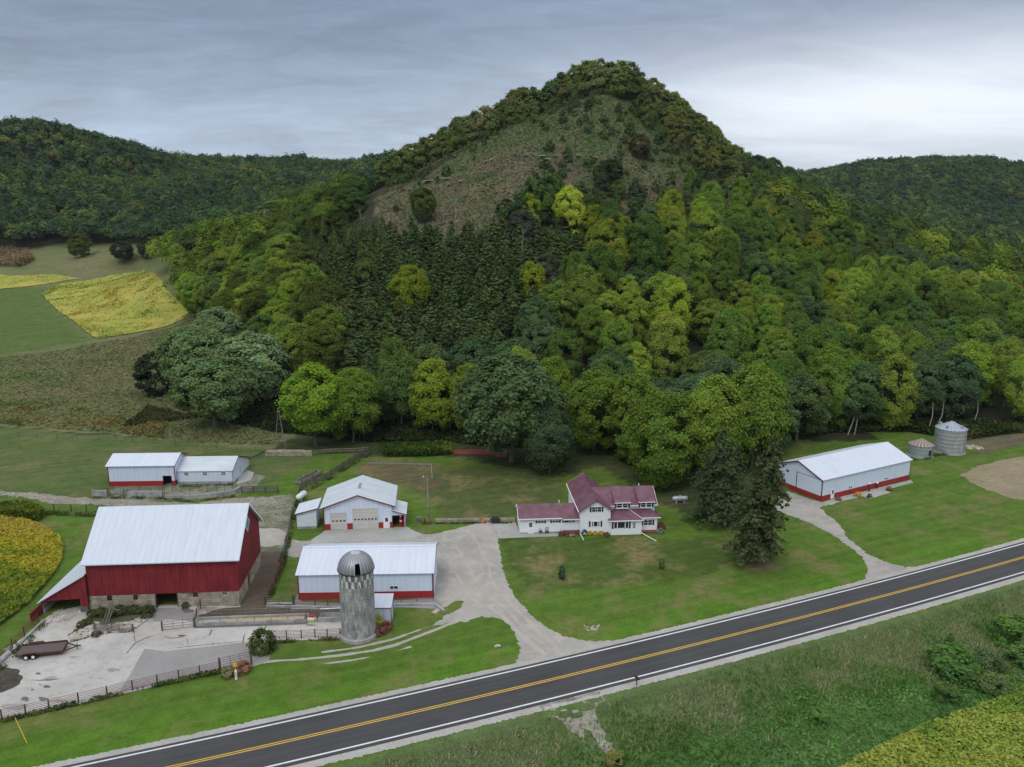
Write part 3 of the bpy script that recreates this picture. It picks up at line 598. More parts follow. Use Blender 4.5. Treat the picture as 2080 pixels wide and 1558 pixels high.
for i, (cx_, cy_, rx_, ry_, m_) in enumerate([(78,1368,5,2.5,'dark_stain'),(95,1395,7,3,'dark_stain'),(66,1401,3,2,'dark_stain'),(82,1391,4,2,'stain_light'),(50,1420,9,4,'dark_stain'),(88,1420,10,4,'dark_stain'),(230,1361,11,4,'stain_light'),(105,1378,14,4,'stain_light'),(370,1292,8,2.5,'dark_stain'),(270,1364,4,1.5,'stain_light'),(33,1435,28,7,'stain_light'),(120,1424,20,3,'stain_light'),(380,1240,14,4,'dark_stain'),(150,1335,10,2,'stain_light'),(205,1378,5,1.2,'stain_light'),(185,1376,4,1.2,'stain_light'),(30,1318,25,6,'stain_light'),(630,1270,9,2,'dark_stain'),(430,1237,16,4,'stain_light')]):
    a = np.linspace(0, 2 * np.pi, 15)[:-1]; rr = 1 + .35 * np.random.default_rng(i).normal(size=14) * .6
    sheet('stain', GP([(cx_ + rx_ * math.cos(t) * k, cy_ + ry_ * math.sin(t) * k) for t, k in zip(a, rr)]), .0195 + .0003 * i, m_, seed=i, label='dark damp patch on the barnyard concrete', cat='stain', step=.6)
sheet('mud_patch', GP([(-60,1352),(0,1357),(22,1360),(38,1358),(46,1372),(38,1390),(15,1402),(-10,1412),(-60,1420)]), .018, 'mud', jit=.15, seed=6, step=.6, label='muddy manure patch at the left edge of the barnyard', cat='mud')
sheet('dark_gap_soil', GP([(140, 1290), (165, 1270), (180, 1250), (205, 1240), (308, 1238), (313, 1252), (280, 1272), (262, 1284), (190, 1290), (165, 1300), (145, 1302)]), .019, 'dark_gap_soil', jit=.2, seed=41, step=.6, label='weedy soil under the rubble heap, darkened to shade the gaps between stones', cat='soil')  # weedy sheet added to darken gaps between stones, shade put into its colour
sheet('dirt_pen', GP([(488,1233),(506,1190),(527,1147),(530,1122),(576,1120),(578,1135),(560,1175),(543,1215),(545,1226),(700,1228),(700,1252),(400,1262),(405,1250),(440,1238)]), .014, 'dirt', jit=.1, seed=7, step=.8, label='bare dirt cattle pen beside the barn', cat='dirt pen')
sheet('rocky_track', GP([(-200,990),(0,998),(80,1002),(150,1010),(230,1012),(330,1020),(400,1022),(470,1012),(560,1010),(560,1025),(400,1030),(250,1030),(190,1024),(100,1022),(60,1012),(0,1004),(-200,1004)]), .013, 'rocky_track', jit=.25, seed=8, step=.8, label='stony farm track running behind the barn', cat='track')
sheet('gravel_patch', GP([(225,998),(235,984),(475,980),(500,960),(540,968),(520,985),(500,1000),(480,1008),(300,1020),(230,1012)]), .009, 'patchy_gravel', jit=.2, seed=9, step=.8, label='stony ground in front of the long white shed', cat='gravel')
sheet('gravel_patch', GP([(480,1014),(590,1004),(600,1020),(590,1060),(582,1110),(575,1122),(530,1122),(524,1080),(528,1050),(505,1020)]), .009, 'patchy_gravel', jit=.2, seed=10, step=.8, label='patchy gravel and grass between barn and fence', cat='gravel')
sheet('gravel_patch', GP([(524,1074),(560,1072),(582,1082),(580,1105),(540,1112),(526,1108)]), .018, 'gravel', jit=.2, seed=11, step=.8, label='bare pale gravel right of the barn', cat='gravel')
sheet('concrete_apron', GP([(655,1082),(660,1077),(826,1070),(840,1078),(862,1086),(835,1093),(640,1104),(625,1101)]), .016, 'concrete_pad', jit=.05, seed=12, label='concrete apron in front of the garage doors', cat='apron')
sheet('patio', GP([(1000,1063),(1046,1061),(1058,1083),(1138,1083),(1142,1089),(1080,1091),(1012,1094),(1006,1075)]), .016, 'concrete_pad', jit=.02, seed=13, label='concrete patio in front of the house annex', cat='patio')
sheet('concrete_apron', GP([(484,966),(503,955),(516,960),(509,975),(482,984)]), .016, 'concrete_pad', jit=.05, seed=14, label='concrete pad at the right end of the long white shed', cat='apron')
sheet('concrete_apron', GP([(592,1237),(605,1205),(612,1222),(690,1226),(884,1213),(900,1232),(880,1236),(790,1234),(700,1236),(640,1238)]), .017, 'concrete_grey', jit=.05, seed=15, label='concrete footing strip around the white barnyard shed', cat='apron')
sheet('tilled_plot', [*HP([(1952,967),(1975,955),(2010,941),(2080,928),(2300,900),(2300,1040),(2080,1017),(2040,1011),(1990,990)])], .02, 'tilled', jit=.3, seed=16, step=1, spacing=4, label='bare tan crop plot at the right edge', cat='plot')
sheet('gravel_entrance', GP([(1088,1434),(1232,1400),(1222,1420),(1212,1436),(1222,1460),(1240,1488),(1262,1515),(1245,1522),(1222,1500),(1205,1472),(1192,1470),(1198,1492),(1188,1500),(1165,1474),(1140,1460),(1112,1452),(1098,1444)], -.0), .02, 'rocky_track', jit=.3, seed=17, step=.7, spacing=1.5, label='weedy gravel field entrance below the road', cat='entrance')
sheet('shed_apron', GP([(1668,1021),(1693,1013),(1850,975),(1855,980),(1760,1006),(1700,1021),(1690,1026)]), .016, 'concrete_pad', jit=.06, seed=18, label='concrete strip along the long machine shed', cat='apron')
sheet('patio', GP([(1744,1006),(1790,993),(1810,1000),(1768,1013)]), .024, 'concrete_pad', seed=19, label='small concrete patio beside the machine shed', cat='patio')
# ---------------------------------------------------------------- building helpers
def wall_y(mb, x0, x1, z0, z1, y0, y1, holes=()):       # wall standing along x, with rectangular openings
    xs = sorted({x0, x1, *[h[0] for h in holes], *[h[1] for h in holes]}); zs = sorted({z0, z1, *[h[2] for h in holes], *[h[3] for h in holes]})
    xs = [x for x in xs if x0 <= x <= x1]; zs = [z for z in zs if z0 <= z <= z1]
    for a, b in zip(xs, xs[1:]):
        for c, d in zip(zs, zs[1:]):
            if not any(h[0] <= (a + b) / 2 <= h[1] and h[2] <= (c + d) / 2 <= h[3] for h in holes): mb.box(a, b, y0, y1, c, d)
    return mb
def wall_x(mb, y0, y1, z0, z1, x0, x1, holes=()):
    ys = sorted({y0, y1, *[h[0] for h in holes], *[h[1] for h in holes]}); zs = sorted({z0, z1, *[h[2] for h in holes], *[h[3] for h in holes]})
    for a, b in zip(ys, ys[1:]):
        for c, d in zip(zs, zs[1:]):
            if z0 <= c and d <= z1 and not any(h[0] <= (a + b) / 2 <= h[1] and h[2] <= (c + d) / 2 <= h[3] for h in holes): mb.box(x0, x1, a, b, c, d)
    return mb
def roof(mb, prof, ax, a0, a1, th=.12):
    return mb.prism([tuple(p) for p in prof] + [(p[0], p[1] - th) for p in reversed(prof)], ax, a0, a1)
def window(par, x0, x1, z0, z1, y, cols=2, rows=2, shut=0.0, mat='white_paint', side=False, fr=.07, name='window'):
    """a window on a wall facing -y (or on a wall facing +x with side=True)"""
    def tr(mb):
        if side: mb.v = [(y - (v[1] - y), v[0], v[2]) for v in mb.v]
        return mb
    f = MB().box(x0 - fr, x0, y - .06, y, z0 - fr, z1 + fr).box(x1, x1 + fr, y - .06, y, z0 - fr, z1 + fr).box(x0, x1, y - .06, y, z0 - fr, z0).box(x0, x1, y - .06, y, z1, z1 + fr)
    for i in range(1, cols): xx = x0 + (x1 - x0) * i / cols; f.box(xx - .03, xx + .03, y - .055, y, z0, z1)
    for i in range(1, rows): zz = z0 + (z1 - z0) * i / rows; f.box(x0, x1, y - .05, y, zz - .022, zz + .022)
    w_ = tr(f).build(name, mat, par)
    tr(MB().box(x0, x1, y - .03, y - .003, z0, z1)).build('pane', 'glass_dark', w_)
    if shut:
        for a, b in ((x0 - fr - shut, x0 - fr - .02), (x1 + fr + .02, x1 + fr + shut)):
            tr(MB().box(a, b, y - .05, y, z0 - .05, z1 + .05)).build('shutter', 'shutter', w_)
    return w_
# ---------------------------------------------------------------- the big red barn
def red_barn():
    t = thing('red_barn', 'big dark red barn with white metal roof, stone foundation and open lean-to', 'barn', (-62.83, 110.4, 0), R(4.3))
    W, Dp = 21.75, 14.4; fy = .0
    fh = [(9.6, 12.7, 0, 2.33), (2.55, 3.3, 1.45, 2.29), (6.33, 7.03, 1.42, 2.25), (15.06, 15.78, 1.55, 2.33), (19.35, 20.05, 1.6, 2.33)]
    s = MB(); wall_y(s, 0, W, -.3, 2.36, 0, .5, fh); wall_x(s, .5, Dp, -.3, 2.36, W - .5, W, [(5.5, 6.9, 0, 2.1)]); s.box(0, .5, .5, Dp, -.3, 2.36); s.box(.5, W - .5, Dp - .5, Dp, -.3, 2.36)
    s.build('foundation', 'stone_block', t)
    u = MB(); u.prism([(0.06, 2.36), (0.06, 7.9), (2.2, 9.75), (7.2, 13.35), (12.2, 9.75), (Dp, 7.9), (Dp, 2.36)], 'x', -.05, .1)
    u.prism([(-.05, 2.36), (-.05, 7.9), (2.2, 9.75), (7.2, 13.35), (12.2, 9.75), (Dp, 7.9), (Dp, 2.36)], 'x', W - .1, W + .06)
    u.box(.1, W - .1, -.052, .1, 2.36, 7.95); u.box(.1, W - .1, Dp - .1, Dp, 2.36, 7.95); u.box(.1, W - .1, .1, Dp - .1, 2.36, 2.5); u.build('wall', 'barn_red', t)
    d = MB().box(4.0, 13.6, -.10, -.052, 6.3, 6.42); d.box(13.35, 13.42, -.09, -.052, 2.6, 6.3)
    d.build('door_track', 'barn_red', t)
    pe = MB().prism([(13.2, 2.6), (14.75, 3.0), (16.3, 2.6), (16.3, 2.5), (13.2, 2.5)], 'y', -.3, -.052); pe.build('canopy', 'barn_red', t)
    r = MB(); prof = [(-.72, 7.62), (2.6, 10.2), (7.2, 13.62), (11.8, 10.2), (15.1, 7.62)]
    r.prism([*prof, *[(a, b - .16) for a, b in reversed(prof)]], 'x', -.35, W + .65); r.build('roof', 'roof_metal', t)
    ra = MB(); p2 = [(7.2, 13.43), (11.8, 10.0), (15.1, 7.43)]; ra.prism([*p2, *[(a, b - .22) for a, b in reversed(p2)]], 'x', W + .62, W + .70); ra.build('fascia', 'white_paint', t)
    for x0, x1, z0, z1 in ((2.55, 3.3, 1.45, 2.29), (6.33, 7.03, 1.42, 2.25), (15.06, 15.78, 1.55, 2.33)):
        window(t, x0 + .07, x1 - .07, z0 + .07, z1 - .07, .16, 2, 2, mat='red_trim')
    window(t, 19.42, 19.98, 1.67, 2.26, .16, 2, 1)
    MB().box(9.45, 9.6, -.02, .5, 0, 2.34).box(12.7, 12.85, -.02, .5, 0, 2.34).build('door_frame', 'grey_wood', t)
    MB().box(.6, W - .6, 5.5, 5.7, 0, 2.3).build('inner_wall', 'dark_wood', t)
    MB().box(W - .3, W - .2, 5.5, 6.9, 0, 2.1).build('side_door', 'red_trim', t)
    # quilt block high in the gable: turquoise panel, pale border
    q = MB(); c = (7.3, 10.15)
    q.prism([(c[0] - 1.35, c[1]), (c[0], c[1] + 1.35), (c[0] + 1.35, c[1]), (c[0], c[1] - 1.35)], 'x', W + .06, W + .12); qo = q.build('gable_panel', 'white_paint', t)
    MB().prism([(c[0] - 1.1, c[1]), (c[0], c[1] + 1.1), (c[0] + 1.1, c[1]), (c[0], c[1] - 1.1)], 'x', W + .12, W + .14).build('turquoise_field', 'teal', qo)
    # lean-to on the west side
    L = MB(); L.prism([(-6.75, 1.95), (.0, 5.72), (.0, 0), (-1.13, 0), (-1.13, 2.15), (-5.9, 2.0), (-6.0, 1.6), (-6.75, 1.6)], 'y', -.45, -.33)
    L.box(-6.75, -6.6, -.33, 14.2, -.3, 1.85); L.box(-6.6, .0, 14.05, 14.2, -.3, 2.0); L.build('lean_to_wall', 'barn_red', t)
    lr = MB().prism([(-7.15, 1.82), (-.06, 5.98), (-.06, 5.86), (-7.15, 1.70)], 'y', -.75, 14.5); lr.build('lean_to_roof', 'roof_metal', t)
    MB().box(-6.55, -6.35, -.4, 14, -.3, .55).build('curb_wall', 'concrete_wall', t)
    MB().box(-6.58, -6.52, -.3, 14, .55, 1.75).build('inner_boards', 'pale_wood', t)
    wing = MB(); wing.bar((-6.75, -.45, .65), (-7.05, -3.0, .45), .12, 1.9); wing.build('wing_wall', 'barn_red', t)
    MB().box(-1.2, -.9, -.5, -.46, 0, 1.0).box(-.85, -.1, -.48, -.455, 0, .9).build('worn_base', 'grey_wood', t)
red_barn()
def trim_x(mb, x0, x1, y, zprof, w_=.12): ...
# ---------------------------------------------------------------- white barnyard shed behind the silo
def barnyard_shed():
    t = thing('metal_shed', 'long white metal shed with red base band standing behind the silo', 'shed', (-32.6, 113.7, 0), R(2))
    W, Dp = 20.5, 11.1
    MB().prism([(0.02, 1.17), (0.02, 4.3), (Dp / 2, 6.05), (Dp, 4.3), (Dp, 1.17)], 'x', 0, W).build('wall', 'white_metal', t)
    MB().box(-.02, W + .02, -.02, Dp + .02, -.2, 1.17).build('base_band', 'red_metal', t)
    r = MB(); prof = [(-.35, 4.24), (Dp / 2, 6.24), (Dp + .35, 4.24)]; roof(r, prof, 'x', -.3, W + .25, .08).build('roof', 'roof_metal', t)
    MB().box(-.3, W + .25, Dp / 2 - .22, Dp / 2 + .22, 6.17, 6.26).build('ridge_cap', 'white_metal', t)
    tr = MB(); tr.box(-.06, .1, -.06, -.03, 0, 4.2); tr.box(W - .12, W + .06, -.06, -.03, 0, 4.2); tr.box(W + .03, W + .06, -.06, .12, 0, 4.2)
    for x in (-.34, W + .25): roof(tr, [(a, b + .0) for a, b in prof], 'x', x, x + .06, .2)
    tr.build('trim', 'red_trim', t)
    window(t, 13.95, 14.45, 1.62, 2.05, -.0, 1, 1, fr=.03); window(t, 14.55, 15.1, 1.62, 2.05, -.0, 1, 1, fr=.03)
    MB().box(W + .03, W + .08, 1.0, 9.5, 0, 3.9).build('sliding_door', 'white_metal', t)
barnyard_shed()
def feed_shed():
    t = thing('feed_shed', 'small white metal feed room with flat sloping roof beside the silo', 'shed', (-20.6, 106.7, 0), R(1))
    MB().box(0, 3.15, 0, 2.35, -.1, 2.45).build('wall', 'white_metal', t)
    MB().prism([(-.15, 2.45), (2.6, 3.3), (2.6, 3.2), (-.15, 2.36)], 'x', -.1, 3.25).build('roof', 'roof_metal', t)
    MB().prism([(0, 2.4), (2.35, 3.12), (2.35, 2.4)], 'x', .0, 3.15).build('upper_wall', 'white_metal', t)
    MB().box(3.12, 3.2, -.05, .08, 0, 2.4).box(-.05, 3.2, -.19, -.15, 2.33, 2.42).box(3.25, 3.29, -.15, 2.6, 2.45, 2.55).box(3.15, 3.19, 2.25, 2.4, 0, 2.9).build('trim', 'red_trim', t)
feed_shed()
def silo():
    t = thing('silo', 'tall grey concrete stave silo with ribbed metal dome in front of the white shed', 'silo', (-21.55, 103.5, 0), R(20))
    r = 2.36
    MB().lathe([(0, -.1), (2.72, -.1), (2.72, .45), (2.6, .5), (0, .5)], n=40).build('footing', 'concrete_wall', t)
    MB().lathe([(r, .45), (r, 8.05)], n=48).build('stave_wall', 'silo_staves', t, smooth=True)
    MB().lathe([(r + .005, 8.05), (r + .005, 10.05)], n=48).build('checkered_band', 'silo_checks', t, smooth=True)
    h = MB()
    for k in range(16):
        z = .8 + k * .56; h.lathe([(r + .006, z - .012), (r + .02, z), (r + .006, z + .012)], n=48)
    h.build('hoops', 'pipe_grey', t)
    # dome with an open hatch facing the camera side
    v = []; f = []; n = 56; m = 14; zc_ = 10.05; R_ = 2.5; hgt = 2.45
    for j in range(m + 1):
        a = (math.pi / 2) * j / m * .97
        for i in range(n):
            b = 2 * math.pi * i / n; rr = R_ * math.cos(a) * (1 + .006 * (i % 2)); v.append((rr * math.cos(b), rr * math.sin(b), zc_ + hgt * math.sin(a)))
    hat = {i % n for i in (int(n * 258 / 360) + k for k in (0, 1, 2))}
    for j in range(m):
        for i in range(n):
            if i in hat and j < 6: continue
            f.append((j * n + i, j * n + (i + 1) % n, (j + 1) * n + (i + 1) % n, (j + 1) * n + i))
    dm = MB().add(v, f).build('dome', 'galv_dome', t)
    MB().lathe([(2.56, 10.0), (2.56, 10.12), (2.45, 10.14)], n=48).build('rim', 'black_steel', dm)
    MB().lathe([(0, 12.56), (.55, 12.50), (.78, 12.36)], n=24).build('cap', 'tank_silver', dm)
    MB().lathe([(0, 9.6), (2.3, 9.6)], n=24).build('inner_floor', 'glass_dark', t)
    a0 = 2 * math.pi * (min(hat)) / n; a1 = 2 * math.pi * (max(hat) + 1) / n
    hf = MB()
    for a in (a0, a1):
        P0 = [(R_ * 1.015 * math.cos(math.pi / 2 * j / m * .97) * math.cos(a), R_ * 1.015 * math.cos(math.pi / 2 * j / m * .97) * math.sin(a), zc_ + hgt * math.sin(math.pi / 2 * j / m * .97)) for j in range(0, 7)]
        for p, q in zip(P0, P0[1:]): hf.tube(p, q, .05, n=5)
    hf.build('hatch_frame', 'tank_silver', dm)
silo()
def garage():
    t = thing('garage', 'white garage with two overhead doors and red lower panels', 'garage', (-34.9, 141.0, 0), R(5.5))
    W, Dp, E, RZ, rx = 12.5, 10.6, 4.45, 6.75, 6.35
    holes = [(1.18, 4.2, 0, 3.3), (5.24, 10.0, 0, 4.0), (10.98, 11.98, 0, 2.1)]
    w_ = MB(); wall_y(w_, 0, W, 1.2, E, 0, .15, holes); w_.prism([(0, E), (W, E), (rx, RZ - .12)], 'y', 0, .15); w_.box(0, .15, .15, Dp, 1.2, E); w_.box(W - .15, W, .15, Dp, 1.2, E); w_.box(.15, W - .15, Dp - .15, Dp, 1.2, E); w_.prism([(0, E), (W, E), (rx, RZ - .12)], 'y', Dp - .15, Dp)
    w_.build('wall', 'white_metal', t)
    b = MB(); wall_y(b, -.02, W + .02, -.1, 1.2, -.02, .15, holes); b.box(-.02, .15, .15, Dp, -.1, 1.2); b.box(W - .15, W + .02, .15, Dp, -.1, 1.2); b.build('base_panels', 'red_metal', t)
    rf = MB(); roof(rf, [(-.65, 4.38), (rx, RZ + .12), (13.2, 4.45)], 'y', -.45, Dp + .4, .1).build('roof', 'roof_worn', t)
    MB().box(rx - .22, rx + .22, 3.2, 6.2, RZ + .08, RZ + .16).build('ridge_vent', 'galv_dome', t)
    tr = MB(); roof(tr, [(-.65, 4.37), (rx, RZ + .11), (13.2, 4.44)], 'y', -.5, -.45, .22); tr.box(-.05, .12, -.05, -.02, 0, 4.4); tr.build('trim', 'red_trim', t)
    for x0, x1, z1, n, y0w, rows in ((1.18, 4.2, 3.3, 4, 1.58, 4), (5.24, 10.0, 4.0, 7, 1.75, 5)):
        d = MB()
        for k in range(rows): d.box(x0 + .06, x1 - .06, .05, .10, z1 * k / rows + .012, z1 * (k + 1) / rows - .012)
        d.box(x0, x0 + .08, -.03, .12, 0, z1).box(x1 - .08, x1, -.03, .12, 0, z1).box(x0, x1, -.03, .12, z1 - .06, z1 + .03)
        do = d.build('overhead_door', 'cream_door', t)
        for k in range(n):
            xx = x0 + .3 + (x1 - x0 - .6 - .38) * k / (n - 1); MB().box(xx, xx + .38, .035, .052, y0w, y0w + .27).build('pane', 'glass_dark', do)
    dd = MB().box(10.98, 11.98, .03, .08, 0, 2.12).box(10.88, 10.98, -.04, .1, 0, 2.22).box(11.98, 12.08, -.04, .1, 0, 2.22).box(10.98, 11.98, -.04, .1, 2.12, 2.22).build('door', 'white_paint', t)
    MB().box(11.25, 11.75, .01, .032, 1.25, 2.0).build('pane', 'glass_dark', dd)
    # open lean-to on the right
    l = MB(); l.prism([(W + .02, 2.46), (14.9, 2.46), (14.9, 2.7), (W + .02, 3.42)], 'y', 0, .12); l.box(14.8, 14.9, .12, 5.6, 0, 2.6); l.box(W + .02, 14.8, 5.5, 5.6, 0, 3.0); l.build('lean_to_wall', 'white_metal', t)
    roof(MB(), [(W + .03, 3.58), (15.25, 2.72)], 'y', -.35, 5.9, .08).build('lean_to_roof', 'roof_worn', t)
    MB().box(14.62, 14.78, -.03, .15, 0, 2.45).box(W + .03, W + .12, -.04, -.01, 0, 1.2).prism([(W + .03, 3.57), (15.25, 2.71), (15.25, 2.55), (W + .03, 3.41)], 'y', -.40, -.35).build('lean_to_trim', 'red_metal', t)
garage()
def fuel_pump():
    t = thing('fuel_pump', 'old red fuel pump with white globe inside the garage lean-to', 'fuel pump', (-20.95, 143.1, 0), R(5))
    MB().box(-.3, .3, -.22, .22, 0, 1.35).box(-.24, .24, -.18, .18, 1.35, 1.75).build('body', 'pump_red', t)
    MB().lathe([(0, 1.74), (.1, 1.76), (.2, 1.88), (.21, 2.0), (.15, 2.12), (0, 2.18)], n=14).build('globe', 'white_paint', t, smooth=True)
    MB().box(-.2, .2, -.235, -.22, .95, 1.2).build('dial', 'white_paint', t)
fuel_pump()
def side_shed():
    t = thing('lean_shed', 'small white shed with single slope roof left of the garage', 'shed', (-40.1, 141.6, 0), R(5.5))
    MB().box(0, 3.6, 0, 5.0, .45, 3.0).prism([(0, 3.0), (3.6, 3.0), (3.6, 3.85)], 'y', 0, 5.0).build('wall', 'shed_white', t)
    MB().box(-.02, 3.62, -.02, 5.02, -.1, .45).build('footing', 'concrete_wall', t)
    roof(MB(), [(-.3, 3.08), (3.95, 4.1)], 'y', -.3, 5.3, .1).build('roof', 'roof_metal', t)
    roof(MB(), [(-.3, 3.06), (3.95, 4.08)], 'y', -.34, -.3, .18).build('trim', 'red_trim', t)
side_shed()
def long_shed():
    t = thing('cattle_shed', 'long low white shed of two roof heights behind the barn', 'shed', (G(222.3, 988)[0], G(222.3, 988)[1], 0), R(2.2))
    W1, W2 = 14.1, 26.0; hs = [(11.45, 13.35, 0, 2.25)]
    w_ = MB(); wall_y(w_, 0, W1, 1.12, 4.65, 0, .12, hs); w_.box(0, .12, .12, 7.6, 1.12, 4.65); w_.prism([(0, 4.65), (4, 6.15), (7.6, 4.65)], 'x', 0, .12); w_.prism([(0, 1.12), (0, 4.65), (4, 6.15), (7.6, 4.65), (7.6, 1.12)], 'x', W1 - .12, W1); w_.box(.12, W1 - .12, 7.48, 7.6, 1.12, 4.65); w_.build('wall', 'white_metal', t)
    b = MB(); wall_y(b, -.02, W1 + .02, -.1, 1.12, -.02, .12, hs); b.box(-.02, .12, .12, 7.6, -.1, 1.12); b.build('base_band', 'red_metal', t)
    MB().box(.2, W1 - .2, 3.4, 3.5, 0, 4.5).build('inner_wall', 'dark_wood', t)
    roof(MB(), [(-.4, 4.62), (4, 6.28), (8, 4.62)], 'x', -.3, W1 + .25, .08).build('roof', 'roof_metal', t)
    tr = MB().box(-.05, .12, -.05, -.02, 0, 4.6).box(W1 - .1, W1 + .08, -.05, -.02, 0, 4.6)
    for x in (-.34, W1 + .25): roof(tr, [(-.4, 4.61), (4, 6.27), (8, 4.61)], 'x', x, x + .05, .18)
    tr.box(-.3, W1, 3.9, 4.1, 6.2, 6.31); tr.build('trim', 'red_trim', t)
    MB().prism([(.9, .55), (.9, 2.95), (5.5, 4.7), (13.6, 1.9), (13.6, 0), (.9, 0)], 'x', W1 + .02, W2).build('low_wall', 'white_metal', t)
    MB().box(W1 + .02, W2 + .02, .86, 1.1, -.1, .55).build('low_footing', 'concrete_wall', t)
    MB().prism([(.68, 2.99), (5.5, 4.85), (5.5, 4.77), (.68, 2.9)], 'x', W1 + .1, W2 + .2).build('low_roof', 'roof_worn', t)
    MB().prism([(5.5, 4.9), (14, 1.95), (14, 1.83), (5.5, 4.8)], 'x', W1 + .1, W2 + .2).build('low_rear_roof', 'red_metal', t)
    MB().box(W2 + .0, W2 + .05, .85, 1.0, 0, 2.8).prism([(.4, 2.88), (5.5, 4.83), (14, 1.9), (14, 1.7), (5.5, 4.63), (.4, 2.7)], 'x', W2 + .2, W2 + .25).build('low_trim', 'red_trim', t)
    for x in (15.8, 19.75, 23.7): window(t, x, x + .85, 1.95, 2.65, .9, 3, 2, fr=.09)
    MB().box(W2 + .01, W2 + .05, 6.3, 7.2, .3, 2.2).build('side_door', 'cream_door', t)
long_shed()
def machine_shed():
    t = thing('machine_shed', 'long white machine shed with red base band near the two grain bins', 'shed', (63.2, 156.2, 0), R(29))
    W, Dp = 28.0, 12.6
    MB().prism([(0, 1.1), (0, 4.6), (Dp / 2, 6.85), (Dp, 4.6), (Dp, 1.1)], 'x', 0, W).build('wall', 'white_metal', t)
    MB().box(-.02, W + .02, -.02, Dp + .02, -.2, 1.1).build('base_band', 'red_metal', t)
    pr = [(-.3, 4.58), (Dp / 2, 7.0), (Dp + .3, 4.58)]; roof(MB(), pr, 'x', -.3, W + .3, .08).build('roof', 'roof_metal', t)
    tr = MB(); roof(tr, pr, 'x', -.36, -.3, .22); roof(tr, pr, 'x', W + .3, W + .36, .2); tr.box(-.05, -.02, -.05, .12, 0, 4.5); tr.box(-.05, .1, -.05, -.02, 0, 4.5); tr.box(W - .1, W + .04, -.05, -.02, 0, 4.5); tr.build('trim', 'red_trim', t)
    d = MB().box(-.09, -.03, .25, 6.5, 1.1, 4.45).build('sliding_door', 'white_metal', t)
    MB().box(-.1, -.04, .25, 6.5, .02, 1.1).build('lower_panel', 'red_metal', d)
    MB().box(-.13, -.09, 6.45, 6.62, .9, 4.5).box(-.12, -.09, .25, 6.5, 4.42, 4.5).box(-.13, -.05, .2, 6.6, 0, .05).build('door_rail', 'red_trim', d)
    e = MB().box(2.75, 3.75, -.06, -.0, 0, 2.05).build('door', 'white_paint', t); MB().box(3.05, 3.5, -.075, -.06, 1.05, 1.85).build('pane', 'glass_dark', e)
    for x in (8.15, 8.75, 19.5, 20.1): window(t, x, x + .42, 1.35, 1.75, 0, 1, 1, fr=.04)
machine_shed()
